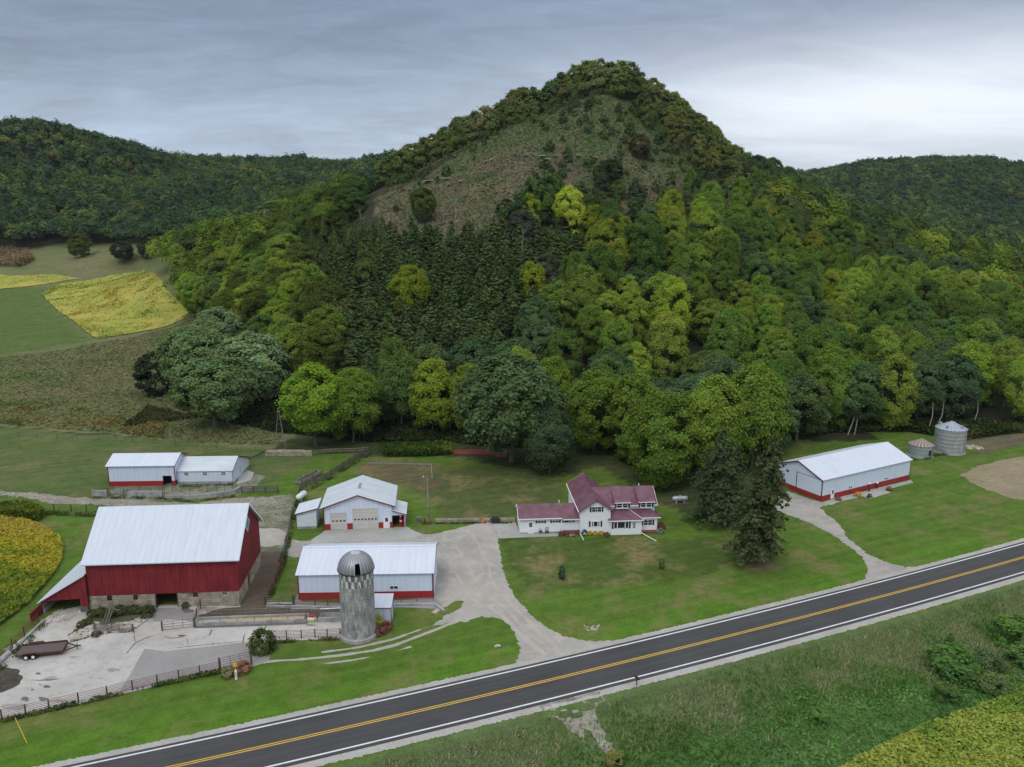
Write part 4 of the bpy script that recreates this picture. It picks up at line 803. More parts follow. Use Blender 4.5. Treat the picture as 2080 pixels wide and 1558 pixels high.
def farmhouse():
    t = thing('farmhouse', 'white two storey farmhouse with maroon metal roof, dormers and low annex', 'house', (1.5, 139.4, 0), R(4.5))
    M = 'maroon_roof'
    # annex
    MB().prism([(0, -.1), (0, 3.0), (3, 4.42), (6, 3.0), (6, -.1)], 'x', 0, 7.7).prism([(-.05, -.1), (-.05, 2.75), (3, 4.42), (6, 2.9), (6, -.1)], 'x', 7.7, 10.95).build('annex_wall', 'house_siding', t)
    MB().box(-.03, 7.7, -.03, .0, -.1, .22).build('annex_footing', 'concrete_wall', t)
    roof(MB(), [(-.4, 2.98), (3, 4.6), (6.4, 2.98)], 'x', -.35, 7.75, .14).build('annex_roof', M, t)
    roof(MB(), [(-.55, 2.74), (3, 4.62), (6.4, 2.78)], 'x', 7.8, 10.93, .14).build('annex_link_roof', M, t)
    MB().box(-.35, 7.75, -.5, -.4, 2.84, 3.0).box(7.8, 10.93, -.65, -.55, 2.6, 2.76).prism([(-.45, 2.99), (3, 4.62), (6.4, 2.99), (6.4, 2.8), (3, 4.42), (-.45, 2.8)], 'x', -.42, -.36).build('gutter', 'white_paint', t)
    d = MB().box(1.4, 2.5, -.06, 0, 0, 2.25).build('door', 'white_paint', t); MB().box(1.65, 2.22, -.075, -.06, 1.25, 2.1).build('pane', 'glass_dark', d)
    MB().box(1.83, 1.86, -.09, -.076, 1.25, 2.1).box(2.02, 2.05, -.09, -.076, 1.25, 2.1).build('muntins', 'white_paint', d)
    for x in (3.3, 6.0): window(t, x, x + 1.05, 2.0, 2.36, 0, 2, 1, .38)
    window(t, 8.15, 8.95, 1.98, 2.5, -.05, 1, 1, .3); window(t, 9.55, 10.15, 1.92, 2.5, -.05, 2, 2)
    # main gable block
    x0, x1, xr = 10.95, 16.5, 13.8
    MB().prism([(x0, -.1), (x0, 4.72), (xr, 6.5), (x1, 4.72), (x1, -.1)], 'y', -1.4, 13.4).build('main_wall', 'house_siding', t)
    roof(MB(), [(x0 - .4, 4.62), (xr, 6.78), (x1 + .4, 4.62)], 'y', -1.85, 13.8, .14).build('main_roof', M, t)
    MB().box(x0 - .5, x0 - .4, -1.8, 13.8, 4.45, 4.62).prism([(x0 - .4, 4.61), (xr, 6.77), (x1 + .4, 4.61), (x1 + .4, 4.4), (xr, 6.56), (x0 - .4, 4.4)], 'y', 13.8, 13.86).build('main_gutter', 'white_paint', t)
    roof(MB(), [(x0 - .4, 4.60), (xr, 6.76), (x1 + .4, 4.60)], 'y', -1.9, -1.85, .1).build('rake_trim', 'shutter', t)
    for z0, z1, xs in ((4.42, 5.32, (13.02, 14.05)),):
        w_ = window(t, xs[0], xs[0] + .66, z0, z1, -1.4, 1, 2, .34); window(t, xs[1], xs[1] + .66, z0, z1, -1.4, 1, 2, 0)
        MB().box(14.82, 15.1, -1.45, -1.4, z0 - .05, z1 + .05).build('shutter', 'shutter', t)
    window(t, 13.4, 14.1, 1.6, 2.52, -1.4, 1, 1, 0); 
    for x in (13.05, 14.25): window(t, x, x + .2, 1.62, 2.5, -1.4, 1, 2, 0, fr=.05)
    MB().box(12.5, 12.82, -1.45, -1.4, 1.5, 2.58).box(14.66, 14.98, -1.45, -1.4, 1.5, 2.58).build('shutter', 'shutter', t)
    # right block, two storeys, ridge parallel to the front
    MB().prism([(1.5, -.1), (1.5, 4.62), (5, 6.6), (8.5, 4.62), (8.5, -.1)], 'x', x1, 25.4).build('east_wall', 'house_siding', t)
    roof(MB(), [(1.05, 4.5), (5, 6.82), (8.95, 4.5)], 'x', 13.9, 25.85, .12).build('east_roof', M, t)
    MB().prism([(1.05, 4.5), (5, 6.82), (8.95, 4.5), (8.95, 4.3), (5, 6.62), (1.05, 4.3)], 'x', 25.85, 25.9).box(16.9, 17.8, .97, 1.05, 4.34, 4.5).box(20.6, 22.3, .97, 1.05, 4.34, 4.5).box(25.1, 25.85, .97, 1.05, 4.34, 4.5).build('east_gutter', 'white_paint', t)
    for a, b in ((17.95, 20.4), (22.4, 24.95)):
        dm = MB().prism([(1.05, 4.4), (1.05, 5.2), (4.9, 6.75), (4.9, 5.9)], 'x', a, b); dm.box(a, b, 1.05, 1.5, 3.85, 4.5); do = dm.build('dormer', 'house_siding', t)
        roof(MB(), [(.75, 5.2), (5.02, 6.9)], 'x', a - .3, b + .3, .12).build('dormer_roof', M, do)
        MB().box(a - .3, b + .3, .70, .75, 5.05, 5.2).build('dormer_gutter', 'white_paint', do)
        c = (a + b) / 2
        for k, q in enumerate((c - .98, c + .1)): window(do, q, q + .88, 4.12, 5.0, 1.05, 1, 2, 0)
        MB().box(c - 1.42, c - 1.1, 1.0, 1.05, 4.05, 5.05).box(c + 1.1, c + 1.42, 1.0, 1.05, 4.05, 5.05).build('shutter', 'shutter', do)
    MB().tube((23.2, 5.3, 6.6), (23.2, 5.3, 7.2), .09).build('vent_pipe', 'white_paint', t); MB().tube((7.6, 3.3, 4.3), (7.6, 3.3, 5.1), .08).build('vent_pipe', 'white_paint', t)
    # enclosed porch and end room with low hipped roofs
    MB().box(16.5, 22.1, -2.0, 1.5, -.1, 2.9).box(22.1, 25.45, -.6, 1.5, -.1, 2.75).build('porch_wall', 'house_siding', t)
    p = MB().add([(16.05, -2.35, 2.93), (22.5, -2.35, 2.93), (20.4, 1.5, 3.7), (16.75, 1.5, 3.7), (16.05, -1.3, 3.05)], [(0, 1, 2, 3, 4)])
    p.add([(16.05, -2.35, 2.83), (22.5, -2.35, 2.83), (22.5, -2.35, 2.93), (16.05, -2.35, 2.93)], [(0, 1, 2, 3)]); p.add([(16.05, -2.35, 2.83), (16.05, -2.35, 2.93), (16.05, -1.3, 3.05), (16.05, -1.3, 2.83)], [(0, 1, 2, 3)])
    p.add([(22.5, -2.35, 2.93), (22.5, -.95, 2.80), (26.0, -.95, 2.80), (24.4, 1.5, 3.62), (20.4, 1.5, 3.71)], [(0, 1, 4), (1, 2, 3, 4)]); p.add([(26.0, -.95, 2.80), (26.0, 1.5, 2.80), (24.4, 1.5, 3.62)], [(0, 1, 2)]); p.build('porch_roof', M, t)
    MB().box(16.05, 22.5, -2.42, -2.35, 2.76, 2.92).box(22.5, 26.0, -1.02, -.95, 2.62, 2.79).box(16.05, 22.5, -2.35, -2.0, 2.76, 2.82).bar((22.5, -2.35, 2.96), (20.4, 1.45, 3.74), .07, .05).build('porch_gutter', 'white_paint', t)
    window(t, 17.75, 19.05, 1.35, 2.48, -2.0, 1, 1, 0); window(t, 17.1, 17.6, 1.35, 2.48, -2.0, 1, 1, 0); window(t, 19.2, 19.7, 1.35, 2.48, -2.0, 1, 1, 0)
    MB().box(16.65, 16.98, -2.05, -2.0, 1.25, 2.55).box(19.82, 20.15, -2.05, -2.0, 1.25, 2.55).build('shutter', 'shutter', t)
    d = MB().box(20.4, 21.15, -2.05, -2.0, .25, 2.5).build('door', 'white_paint', t); MB().box(20.53, 21.02, -2.065, -2.05, 1.3, 2.35).build('pane', 'glass_dark', d)
    g = MB()
    for k in (1, 2): g.box(20.53 + .163 * k - .02, 20.53 + .163 * k + .02, -2.08, -2.066, 1.3, 2.35)
    for k in (1, 2, 3): g.box(20.53, 21.02, -2.08, -2.066, 1.3 + .26 * k - .02, 1.3 + .26 * k + .02)
    g.build('muntins', 'white_paint', d)
    window(t, 22.95, 23.65, 1.22, 2.15, -.6, 1, 2, .34); window(t, 23.75, 24.45, 1.22, 2.15, -.6, 1, 2, 0); MB().box(24.55, 24.88, -.65, -.6, 1.17, 2.2).build('shutter', 'shutter', t)
    MB().tube((10.9, -1.5, 4.4), (10.9, -1.5, .3), .05).tube((10.9, -1.5, .3), (11.15, -4.0, .08), .07).build('downspout', 'white_paint', t)
    MB().tube((22.15, -2.1, 2.8), (22.15, -2.1, .3), .05).tube((22.15, -2.1, .3), (24.1, -5.4, .08), .07).build('downspout', 'white_paint', t)
    # deck and brick step
    MB().box(7.9, 10.93, -1.35, -.06, .0, .42).build('deck', 'cedar', t)
    rl = MB()
    for x in np.arange(7.95, 9.0, .22): rl.box(x, x + .05, -1.95, -1.9, .1, .95)
    rl.bar((7.3, -1.5, .5), (8.0, -1.9, 1.3), .08, .1).bar((8.0, -1.9, .95), (9.1, -1.9, .95), .06, .06).bar((7.4, -1.2, .1), (7.4, -1.2, 1.2), .08, .08); rl.build('deck_railing', 'cedar', t)
    MB().box(22.3, 26.1, -1.6, -.62, 0, .22).build('brick_step', 'brick_red', t)
    MB().tube((10.9, 2.5, 1.8), (10.4, 2.3, 2.2), .03).lathe([(0, 2.15), (.28, 2.25), (.35, 2.35)], (10.3, 2.3), 12).build('satellite_dish', 'pipe_grey', t)
farmhouse()
def grain_bin(name, label, x, y, r, h, rh, wm, rm, rz=0, hatch=True):
    t = thing(name, label, 'grain bin', (x, y, Tz(x, y)), rz, 'grain bins beside the machine shed')
    MB().lathe([(0, -.1), (r + .3, -.1), (r + .3, .18), (0, .2)], n=36).build('footing', 'concrete_wall', t)
    MB().lathe([(r, .18), (r, h)], n=48).build('wall', wm, t, smooth=True)
    rf = MB().lathe([(r + .12, h - .05), (r * .5, h + rh * .52), (.35, h + rh * .94), (.3, h + rh), (0, h + rh)], n=40).build('roof', rm, t)
    if hatch:
        for k in range(4):
            a = k * 1.5 + .5; MB().box(-.28, .28, -.2, .2, 0, .45).build('roof_vent', 'tank_silver', rf).location = (r * .72 * math.cos(a), r * .72 * math.sin(a), h + rh * .3)
        rb = MB()
        for z in np.arange(1.0, h, 1.0): rb.lathe([(r + .005, z - .03), (r + .03, z), (r + .005, z + .03)], n=48)
        rb.build('ring', 'galv_bin', t)
    MB().box(-.35, .35, -r - .08, -r + .1, .7, 1.9).build('door', 'tank_silver' if hatch else 'black_steel', t)
    l = MB()
    for s_ in (-.16, .16): l.tube((.9 + s_, -r * .97, .5), (.9 + s_, -r * .97, h), .02, n=4)
    for z in np.arange(.7, h, .3): l.tube((.74, -r * .97, z), (1.06, -r * .97, z), .015, n=4)
    l.build('ladder', 'pipe_grey' if hatch else 'black_steel', t)
    return t
bx_, by_ = G(1929, 918); grain_bin('grain_bin', 'tall galvanised grain bin, the bigger of the two', bx_, by_ + .5, 3.5, 6.1, 1.6, 'galv_bin', 'bin_roof', R(20))
bx_, by_ = G(1871, 926); grain_bin('grain_bin', 'small squat grain bin with rusty streaked roof', bx_, by_ + .5, 2.75, 2.9, 1.35, 'galv_small', 'rust_roof', R(20), False)
# ---------------------------------------------------------------- fences and yard objects
def pipe_fence(name, label, pts, gap, h, zs, pm, rm, pr=.07, rr=.028, cat='fence', boards=False, rail_h=.14, z0=0.0):
    P = [Vector((x, y, Tz(x, y) + z0)) for x, y in pts]
    t = thing(name, label, cat, P[0]); o0 = P[0].copy(); P = [p - o0 for p in P]; posts = []
    for a, b in zip(P, P[1:]):
        k = max(1, round((b - a).length / gap))
        for j in range(k): posts.append(a + (b - a) * j / k)
    posts.append(P[-1])
    for p in posts: MB().tube((p.x, p.y, p.z - .2), (p.x, p.y, p.z + h), pr, pr * .9, n=6).build('post', pm, t)
    for z in zs:
        m = MB()
        for a, b in zip(posts, posts[1:]):
            if boards: m.bar((a.x, a.y, a.z + z), (b.x, b.y, b.z + z), .05, rail_h)
            else: m.tube((a.x, a.y, a.z + z), (b.x, b.y, b.z + z), rr, n=5)
        m.build('rail', rm, t)
    return t
def gate(label, a, b, h=1.3, n=5, mat='pipe_red', post=True, name='farm_gate', z0=.15):
    t = thing(name, label, 'gate', (a[0], a[1], 0)); d = Vector((b[0] - a[0], b[1] - a[1], 0)); m = MB()
    for k in range(n): z = z0 + (h - z0) * k / (n - 1); m.tube((0, 0, z), (d.x, d.y, z), .028, n=5)
    for f in (0, .33, .66, 1): m.tube((d.x * f, d.y * f, z0), (d.x * f, d.y * f, h), .03, n=5)
    m.build('gate_panel', mat, t)
    if post:
        for f in (-.04, 1.04): MB().tube((d.x * f, d.y * f, -.1), (d.x * f, d.y * f, h + .15), .10, n=7).build('post', 'dark_wood', t)
    return t
Z2 = lambda L: [(x / 3.714, 1180 + y / 3.714) for x, y in L]
Z6 = lambda L: [(300 + x / 4, 1180 + y / 4) for x, y in L]
front = GP([(-60, 1478), (4, 1462), (100, 1441), (218, 1414), (320, 1390), (448, 1362)])
pipe_fence('pipe_fence', 'long red pipe fence with dark wooden posts along the front of the barnyard', front, 2.75, 1.35, (.2, .42, .64, .86, 1.08, 1.3), 'dark_wood', 'pipe_red', .095)
gate('taller red pipe gate at the right end of the front barnyard fence', G(449, 1362), G(509, 1348), 1.75, 6)
pipe_fence('board_fence', 'red rail fence running down the left side of the barnyard', GP([(78, 1266), (50, 1294), (0, 1345), (-60, 1400)]), 2.6, 1.35, (.45, .7, .95, 1.2), 'rust', 'pipe_red', .08, .035, z0=.25)
a = G(90, 1262); b = G(-60, 1408); MB_ = MB().bar((a[0], a[1], .12), (b[0], b[1], .12), .35, .5); tag(MB_.build('curb_wall', 'concrete_wall'), 'low concrete curb along the left barnyard fence', 'curb')
pipe_fence('pipe_fence', 'red pipe fence between the round bush and the silo', GP(Z6([(890, 478), (1010, 474), (1130, 472), (1250, 468), (1360, 462), (1460, 460), (1565, 455)])), 2.2, 1.3, (.2, .42, .64, .86, 1.08, 1.26), 'dark_wood', 'pipe_red', .09)
gate('red five bar gate hung left of the feed bunk', G(*Z6([(128, 405)])[0]), G(*Z6([(372, 378)])[0]), 1.35, 4)
pipe_fence('pipe_fence', 'short rusty fence running from the barn wall to the feed bunk', GP(Z6([(380, 378), (400, 300), (432, 225)])), 2.0, 1.5, (.2, .45, .7, .95, 1.2, 1.45), 'dark_wood', 'rust', .09)
def bunk():
    a = Vector((*G(*Z6([(385, 372)])[0]), 0)); b = Vector((*G(*Z6([(1300, 338)])[0]), 0)); d = (b - a); L = d.length; ang = math.atan2(d.y, d.x)
    t = thing('feed_bunk', 'long concrete feed bunk with tan feed and rails in the barnyard', 'feed bunk', a, ang)
    MB().box(0, L, 0, .18, -.05, .55).box(0, L, 1.25, 1.43, -.05, .75).box(0, .15, .18, 1.25, 0, .5).box(L - .15, L, .18, 1.25, 0, .5).build('trough', 'concrete_wall', t)
    MB().box(.15, L * .3, .18, 1.25, 0, .34).build('trough_floor', 'concrete_pad', t); MB().box(L * .22, L * .97, .2, 1.23, .34, .42).build('feed', 'feed', t)
    for k in range(7): x = 1.2 + k * (L - 1.6) / 6; MB().tube((x, .09, .5), (x, .09, 1.15), .045, n=6).build('post', 'pipe_grey', t)
    MB().tube((0, .09, 1.12), (L, .09, 1.12), .04, n=5).build('rail', 'pipe_grey', t)
    MB().box(0, L, -.5, .0, -.03, .06).build('ledge', 'dark_stain', t)
    for k in range(6): x = 1.0 + k * (L - 1.2) / 5; MB().tube((x, 2.6, 0), (x, 2.6, 1.15), .05, n=6).build('post', 'pipe_grey', t)
    MB().tube((.5, 2.6, 1.1), (L + 3.2, 2.6, 1.1), .035, n=5).tube((.5, 2.6, .6), (L, 2.6, .6), .025, n=5).build('rail', 'pipe_grey', t)
bunk()
def bunk2():
    a = Vector((*G(*Z6([(1390, 336)])[0]), 0)); b = Vector((*G(*Z6([(1572, 334)])[0]), 0)); L = (b - a).length
    t = thing('feed_bunk', 'short empty concrete bunk between the yellow drinker and the silo', 'feed bunk', a, 0.02)
    MB().box(0, L, 0, .18, -.05, .7).box(0, L, 1.3, 1.45, -.05, .75).box(0, .15, .18, 1.3, 0, .5).build('trough', 'concrete_wall', t)
    MB().tube((0, 1.4, 1.35), (L, 1.4, 1.5), .07, n=6).build('auger_tube', 'tank_silver', t)
    for x in (.3, 2.4): MB().tube((x, 1.4, .5), (x, 1.4, 1.4), .04, n=5).build('post', 'pipe_grey', t)
bunk2()
def drinker():
    x, y = G(*Z6([(1333, 332)])[0]); t = thing('cattle_drinker', 'small cattle drinker with bright yellow base and red lid between the feed bunks', 'drinker', (x, y, 0), 0)
    MB().box(-.42, .42, -.3, .3, 0, .42).build('base', 'lime', t); MB().box(-.5, .5, -.35, .35, .42, .72).build('bowl', 'tank_white', t)
    MB().box(-.45, .45, -.1, .4, .72, .95).build('lid', 'red_metal', t); MB().tube((-.75, 0, 0), (-.75, 0, 1.5), .07).build('post', 'dark_wood', t); MB().tube((.85, 0, 0), (.85, 0, 1.4), .06).build('post', 'dark_wood', t)
    MB().tube((-1.4, 1.3, 1.55), (2.6, 1.4, 1.6), .09, n=6).build('beam', 'pale_wood', t)
drinker()
pipe_fence('pipe_fence', 'red pipe fence slanting back along the dirt pen right of the barn', GP([(540, 1230), (553, 1200), (566, 1168), (577, 1141)]), 2.6, 1.5, (.2, .45, .7, .95, 1.2, 1.45), 'dark_wood', 'pipe_red', .09)
gate('pale five bar gate across the grass strip left of the white barnyard shed', G(541, 1230), G(594, 1228), 1.45, 5, 'pipe_grey')
pipe_fence('pipe_fence', 'red pipe fence across the front left of the white barnyard shed', GP([(598, 1229), (640, 1230), (692, 1231)]), 2.3, 1.5, (.3, .6, .9, 1.2, 1.45), 'dark_wood', 'pipe_red', .08)
pipe_fence('kerb_rail', 'low dark rail on the footing right of the feed room', GP([(792, 1224), (815, 1223), (846, 1222), (880, 1220)]), 2.4, .5, (.4,), 'dark_wood', 'dark_wood', .05, cat='rail')
a = G(540, 1233); b = G(692, 1236); tag(MB().bar((a[0], a[1], .15), (b[0], b[1], .15), .2, .35).build('kerb', 'concrete_wall'), 'low concrete kerb below the red pen gates', 'kerb')
a = G(792, 1230); b = G(882, 1229); c = G(903, 1243); tag(MB().bar((a[0], a[1], .1), (b[0], b[1], .1), .3, .4).bar((b[0], b[1], .1), (c[0], c[1], .1), .3, .4).build('kerb', 'concrete_wall'), 'low concrete kerb in front of the white barnyard shed', 'kerb')
pipe_fence('board_fence', 'weathered board fence from the lean shed down past the barn', GP([(575, 1141), (583, 1108), (586, 1086), (592, 1050), (609, 1000)]), 2.6, 1.35, (.35, .75, 1.15), 'dark_wood', 'grey_wood', .08, boards=True)
pipe_fence('board_fence', 'weathered board fence running diagonally up to the wood', GP([(609, 1001), (622, 990), (660, 975), (710, 943), (752, 918)]), 2.6, 1.5, (.4, .8, 1.25), 'dark_wood', 'grey_wood', .09, boards=True, rail_h=.3)
pipe_fence('board_fence', 'pale top rail fence along the back of the small paddock', GP([(752, 918), (716, 921), (668, 922), (636, 926)]), 3.0, 1.3, (.7, 1.2), 'grey_wood', 'pale_wood', .07, boards=True)
def wooden_bunk():
    a = Vector((*G(612, 985), 0)); b = Vector((*G(655, 963), 0)); d = b - a; t = thing('wooden_bunk', 'old wooden hay bunk against the diagonal board fence', 'hay bunk', a, math.atan2(d.y, d.x)); L = d.length
    MB().box(0, L, 0, .1, .2, .9).box(0, L, 1.5, 1.6, .2, .9).box(0, .1, .1, 1.5, .2, .8).box(L - .1, L, .1, 1.5, .2, .8).build('side_board', 'pale_wood', t)
    MB().box(.1, L - .1, .1, 1.5, .3, .38).build('floor_board', 'dark_wood', t)
    for x in (.2, L / 2, L - .2):
        for y in (.05, 1.55): MB().box(x - .07, x + .07, y - .12, y - .05, 0, 1.0).build('leg', 'dark_wood', t)
wooden_bunk()
pipe_fence('board_fence', 'grey four board fence right of the long white shed', GP([(491, 1002), (515, 1001), (539, 1001), (565, 1001)]), 2.6, 1.5, (.3, .65, 1.0, 1.35), 'dark_wood', 'grey_wood', .12, boards=True, rail_h=.2)
pipe_fence('pipe_fence', 'thin dark pipe fence in front of the tall half of the long white shed', GP([(219, 1006), (252, 1008), (284, 1008), (331, 1008)]), 2.9, 1.9, (.6, 1.2, 1.8), 'rust', 'pipe_grey', .06)
pipe_fence('pipe_fence', 'thin pipe rail standing on the low concrete wall by the cattle shed', GP([(334, 1001), (385, 999), (440, 998), (473, 997)]), 2.0, 1.4, (.7, 1.3), 'rust', 'pipe_grey', .045)
gate('rusty gate panel standing in front of the long white shed', G(220, 1005), G(259, 1007), 1.2, 5, 'pipe_grey')
def cwall(label, pts, h, w_=.3):
    m = MB(); P = GP(pts)
    for a, b in zip(P, P[1:]): m.bar((a[0], a[1], h / 2), (b[0], b[1], h / 2), w_, h)
    return tag(m.build('concrete_wall', 'concrete_wall'), label, 'wall')
cwall('pale rounded end of concrete wall at the left of the cattle shed fence', [(187, 1008), (218, 1008)], 1.3)
cwall('middle stretch of pale concrete wall in front of the cattle shed', [(260, 1009), (330, 1009)], 1.2)
cwall('lower concrete wall curving past the windows of the cattle shed', [(336, 1014), (390, 1014), (440, 1009), (478, 1002), (490, 994)], .9)
pipe_fence('rail_fence', 'old rail fence with dark posts left of the barn roof', GP([(80, 1038), (110, 1038), (145, 1039), (176, 1040), (200, 1042)]), 3.5, 1.5, (.6, 1.0, 1.4), 'dark_wood', 'grey_wood', .12)
pipe_fence('wire_fence', 'long thin wire fence with wooden posts between pasture and brown meadow', [G(x, y) for x, y in ((-120, 884), (0, 885), (75, 889), (200, 894), (270, 898), (400, 908), (520, 918))], 5.5, 1.3, (.5, .9, 1.2), 'grey_wood', 'pipe_grey', .08, .012)
pipe_fence('plank_rail', 'old plank rail from the shed corner up to the stone ruin', GP([(505, 940), (541, 922)]), 3, .9, (.8,), 'dark_wood', 'grey_wood', .1, boards=True, rail_h=.4, cat='rail')
def windmill():
    x, y = G(570, 913); t = thing('windmill_tower', 'slender steel windmill tower without its wheel beside the stone ruin', 'tower', (x, y, Tz(x, y)), .2)
    H = 9.6; b = 1.35; c = [(-b, -b), (b, -b), (b, b), (-b, b)]
    def at(i, z): k = 1 - .9 * z / H; return (c[i % 4][0] * k, c[i % 4][1] * k, z)
    for i in range(4): MB().tube(at(i, -.2), at(i, H), .055, .045, n=5).build('leg', 'pale_bark', t)
    m = MB()
    for z in (1.6, 3.3, 5.0, 6.6, 8.0):
        for i in range(4): m.tube(at(i, z), at(i + 1, z), .025, n=4)
    m.build('girt', 'pipe_grey', t)
    MB().box(-.3, .3, -.25, .25, H, H + .35).tube((0, 0, H + .3), (.9, .2, H + .5), .06).build('gear_head', 'pipe_grey', t)
    x, y = G(572, 918); tag(MB().box(x - .8, x + .8, y - .5, y + .5, -.05, .5).build('pump_slab', 'tank_silver'), 'pale well cover slab at the foot of the windmill tower', 'slab')
windmill()
a, b = G(540, 925), G(634, 925)
tag(MB().bar((a[0], a[1], .5), (b[0], b[1] + .2, .5), .9, 1.2).bar((a[0] + .5, a[1] + .5, .95), (b[0] - 2, b[1] + .8, .95), .5, .4).build('stone_wall', 'stone_block'), 'low ruined stone wall below the windmill tower', 'stone wall')
def tank(label, x, y, rz, L, r, mat, legs=True, z=.9):
    t = thing('gas_tank', label, 'gas tank', (x, y, 0), rz, None); m = MB()
    prof = [(0, -L / 2 - r * .8), (r * .55, -L / 2 - r * .62), (r * .9, -L / 2 - r * .25), (r, -L / 2), (r, L / 2), (r * .9, L / 2 + r * .25), (r * .55, L / 2 + r * .62), (0, L / 2 + r * .8)]
    m.lathe(prof, n=20); m.v = [(v[2], v[1], v[0] + z) for v in m.v]; m.build('tank', mat, t, smooth=True)
    for s_ in (-L * .33, L * .33): MB().box(s_ - .15, s_ + .15, -r * .75, r * .75, 0, z - r * .7).build('saddle', 'concrete_wall', t)
    MB().lathe([(.22, z + r * .97), (.22, z + r + .15), (0, z + r + .2)], n=12).build('valve_dome', mat, t)
    return t
x, y = G(1381, 1021); tank('silver propane tank lying on the grass right of the farmhouse', x, y, .1, 2.5, .52, 'tank_silver')
tag(sheet('tank_pad', [(x - 1.8, y - .9), (x + 1.8, y - .7), (x + 1.7, y + .6), (x - 1.7, y + .5)], .012, 'dirt'), 'dark pad under the silver propane tank', 'pad')
x, y = G(613, 1016); tank('white propane tank standing end on behind the lean shed', x, y, R(78), 2.6, .62, 'tank_white', z=1.05)
def yard_light():
    x, y = G(871, 1061); H = 9.4; t = thing('yard_light_pole', 'tall pale utility pole with yard light beside the garage', 'utility pole', (x, y, 0), 0)
    MB().tube((0, 0, -.3), (-.12, 0, H), .17, .12, n=9).build('pole', 'pale_wood', t)
    MB().tube((-.1, 0, H - .3), (-.75, -.1, H - .15), .035).build('arm', 'pipe_grey', t); MB().lathe([(0, .28), (.12, .25), (.2, 0), (0, -.1)], (-.8, -.1), 12).build('lamp', 'tank_silver', t).location = (0, 0, H - .3)
    MB().box(-.2, .2, -.28, -.15, 1.2, 2.0).tube((.15, -.15, 0), (.15, -.15, 3.2), .04).tube((.25, -.05, 0), (.25, -.05, 1.8), .04).build('meter_box', 'pipe_grey', t)
yard_light()
x, y = G(852, 1060); tag(MB().box(x - .5, x + .4, y - .3, y + .4, 0, .85).box(x - .55, x + .45, y - .35, y + .45, .85, .93).build('utility_cabinet', 'pipe_grey'), 'grey metal cabinet on the grass left of the light pole', 'cabinet')
x, y = G(866, 1064); tag(MB().box(x - .9, x + 1.1, y - .5, y - .4, .1, .22).box(x - .9, x + 1.1, y + .3, y + .4, .1, .22).box(x - .9, x - .8, y - .4, y + .3, .1, .22).tube((x - .3, y, .1), (x - .3, y, 1.0), .15, n=8).build('implement_frame', 'rust'), 'small red rusty implement at the foot of the light pole', 'implement')
a, b = G(884, 1060), G(1046, 1060); mw = MB().bar((a[0], a[1], .25), (b[0], b[1] + .3, .25), .3, .6); tag(mw.build('retaining_wall', 'stone_block'), 'low stone retaining wall between light pole and house annex', 'retaining wall')
tag(MB().bar((a[0], a[1] + .25, .58), (b[0], b[1] + .55, .58), .12, .1).build('timber_cap', 'pale_wood'), 'pale timber laid along the low retaining wall', 'timber')
def grill():
    x, y = G(1006, 1062); t = thing('grill', 'black covered barbecue grill at the edge of the patio', 'grill', (x, y, 0), .1)
    MB().prism([(-.75, 0), (.75, 0), (.8, .7), (.45, 1.2), (-.45, 1.2), (-.8, .7)], 'y', -.4, .4).build('cover', 'black_steel', t); MB().box(-1.0, -.75, -.3, .3, .7, .78).box(.75, 1.0, -.3, .3, .7, .78).build('side_shelf', 'black_steel', t)
grill()
x, y = G(981, 1062); tag(MB().lathe([(0, 0), (.28, 0), (.33, .2), (.25, .42), (.08, .5), (.06, .9), (0, .95)], (x, y), 12).build('fire_hydrant', 'orange', smooth=True), 'bright orange stubby ornament on the wall near the grill', 'ornament')
for px_, lb in ((1098, 'left of the two dark patio chairs by the annex wall'), (1111, 'right of the two dark patio chairs by the annex wall')):
    x, y = G(px_, 1084); t = thing('patio_chair', lb, 'chair', (x, y, .02), R(4.5), 'patio chairs')
    MB().box(-.26, .26, -.25, .25, .42, .47).build('seat', 'black_steel', t)
    bk = MB(); bk.tube((-.27, .25, .45), (-.27, .32, .9), .025); bk.tube((.27, .25, .45), (.27, .32, .9), .025)
    for k in range(6):
        a0, a1 = math.pi * k / 6, math.pi * (k + 1) / 6; bk.tube((.27 * math.cos(a0), .32, .9 + .2 * math.sin(a0)), (.27 * math.cos(a1), .32, .9 + .2 * math.sin(a1)), .025)
    for k in (-.13, 0, .13): bk.tube((k, .25, .47), (k, .32, 1.05), .015)
    bk.build('backrest', 'black_steel', t)
    for sx in (-.25, .25):
        for sy in (-.23, .23): MB().tube((sx, sy, 0), (sx, sy, .45), .022).build('leg', 'black_steel', t)
        MB().tube((sx, -.25, .65), (sx, .28, .68), .022).tube((sx, -.24, .45), (sx, -.24, .65), .02).build('armrest', 'black_steel', t)
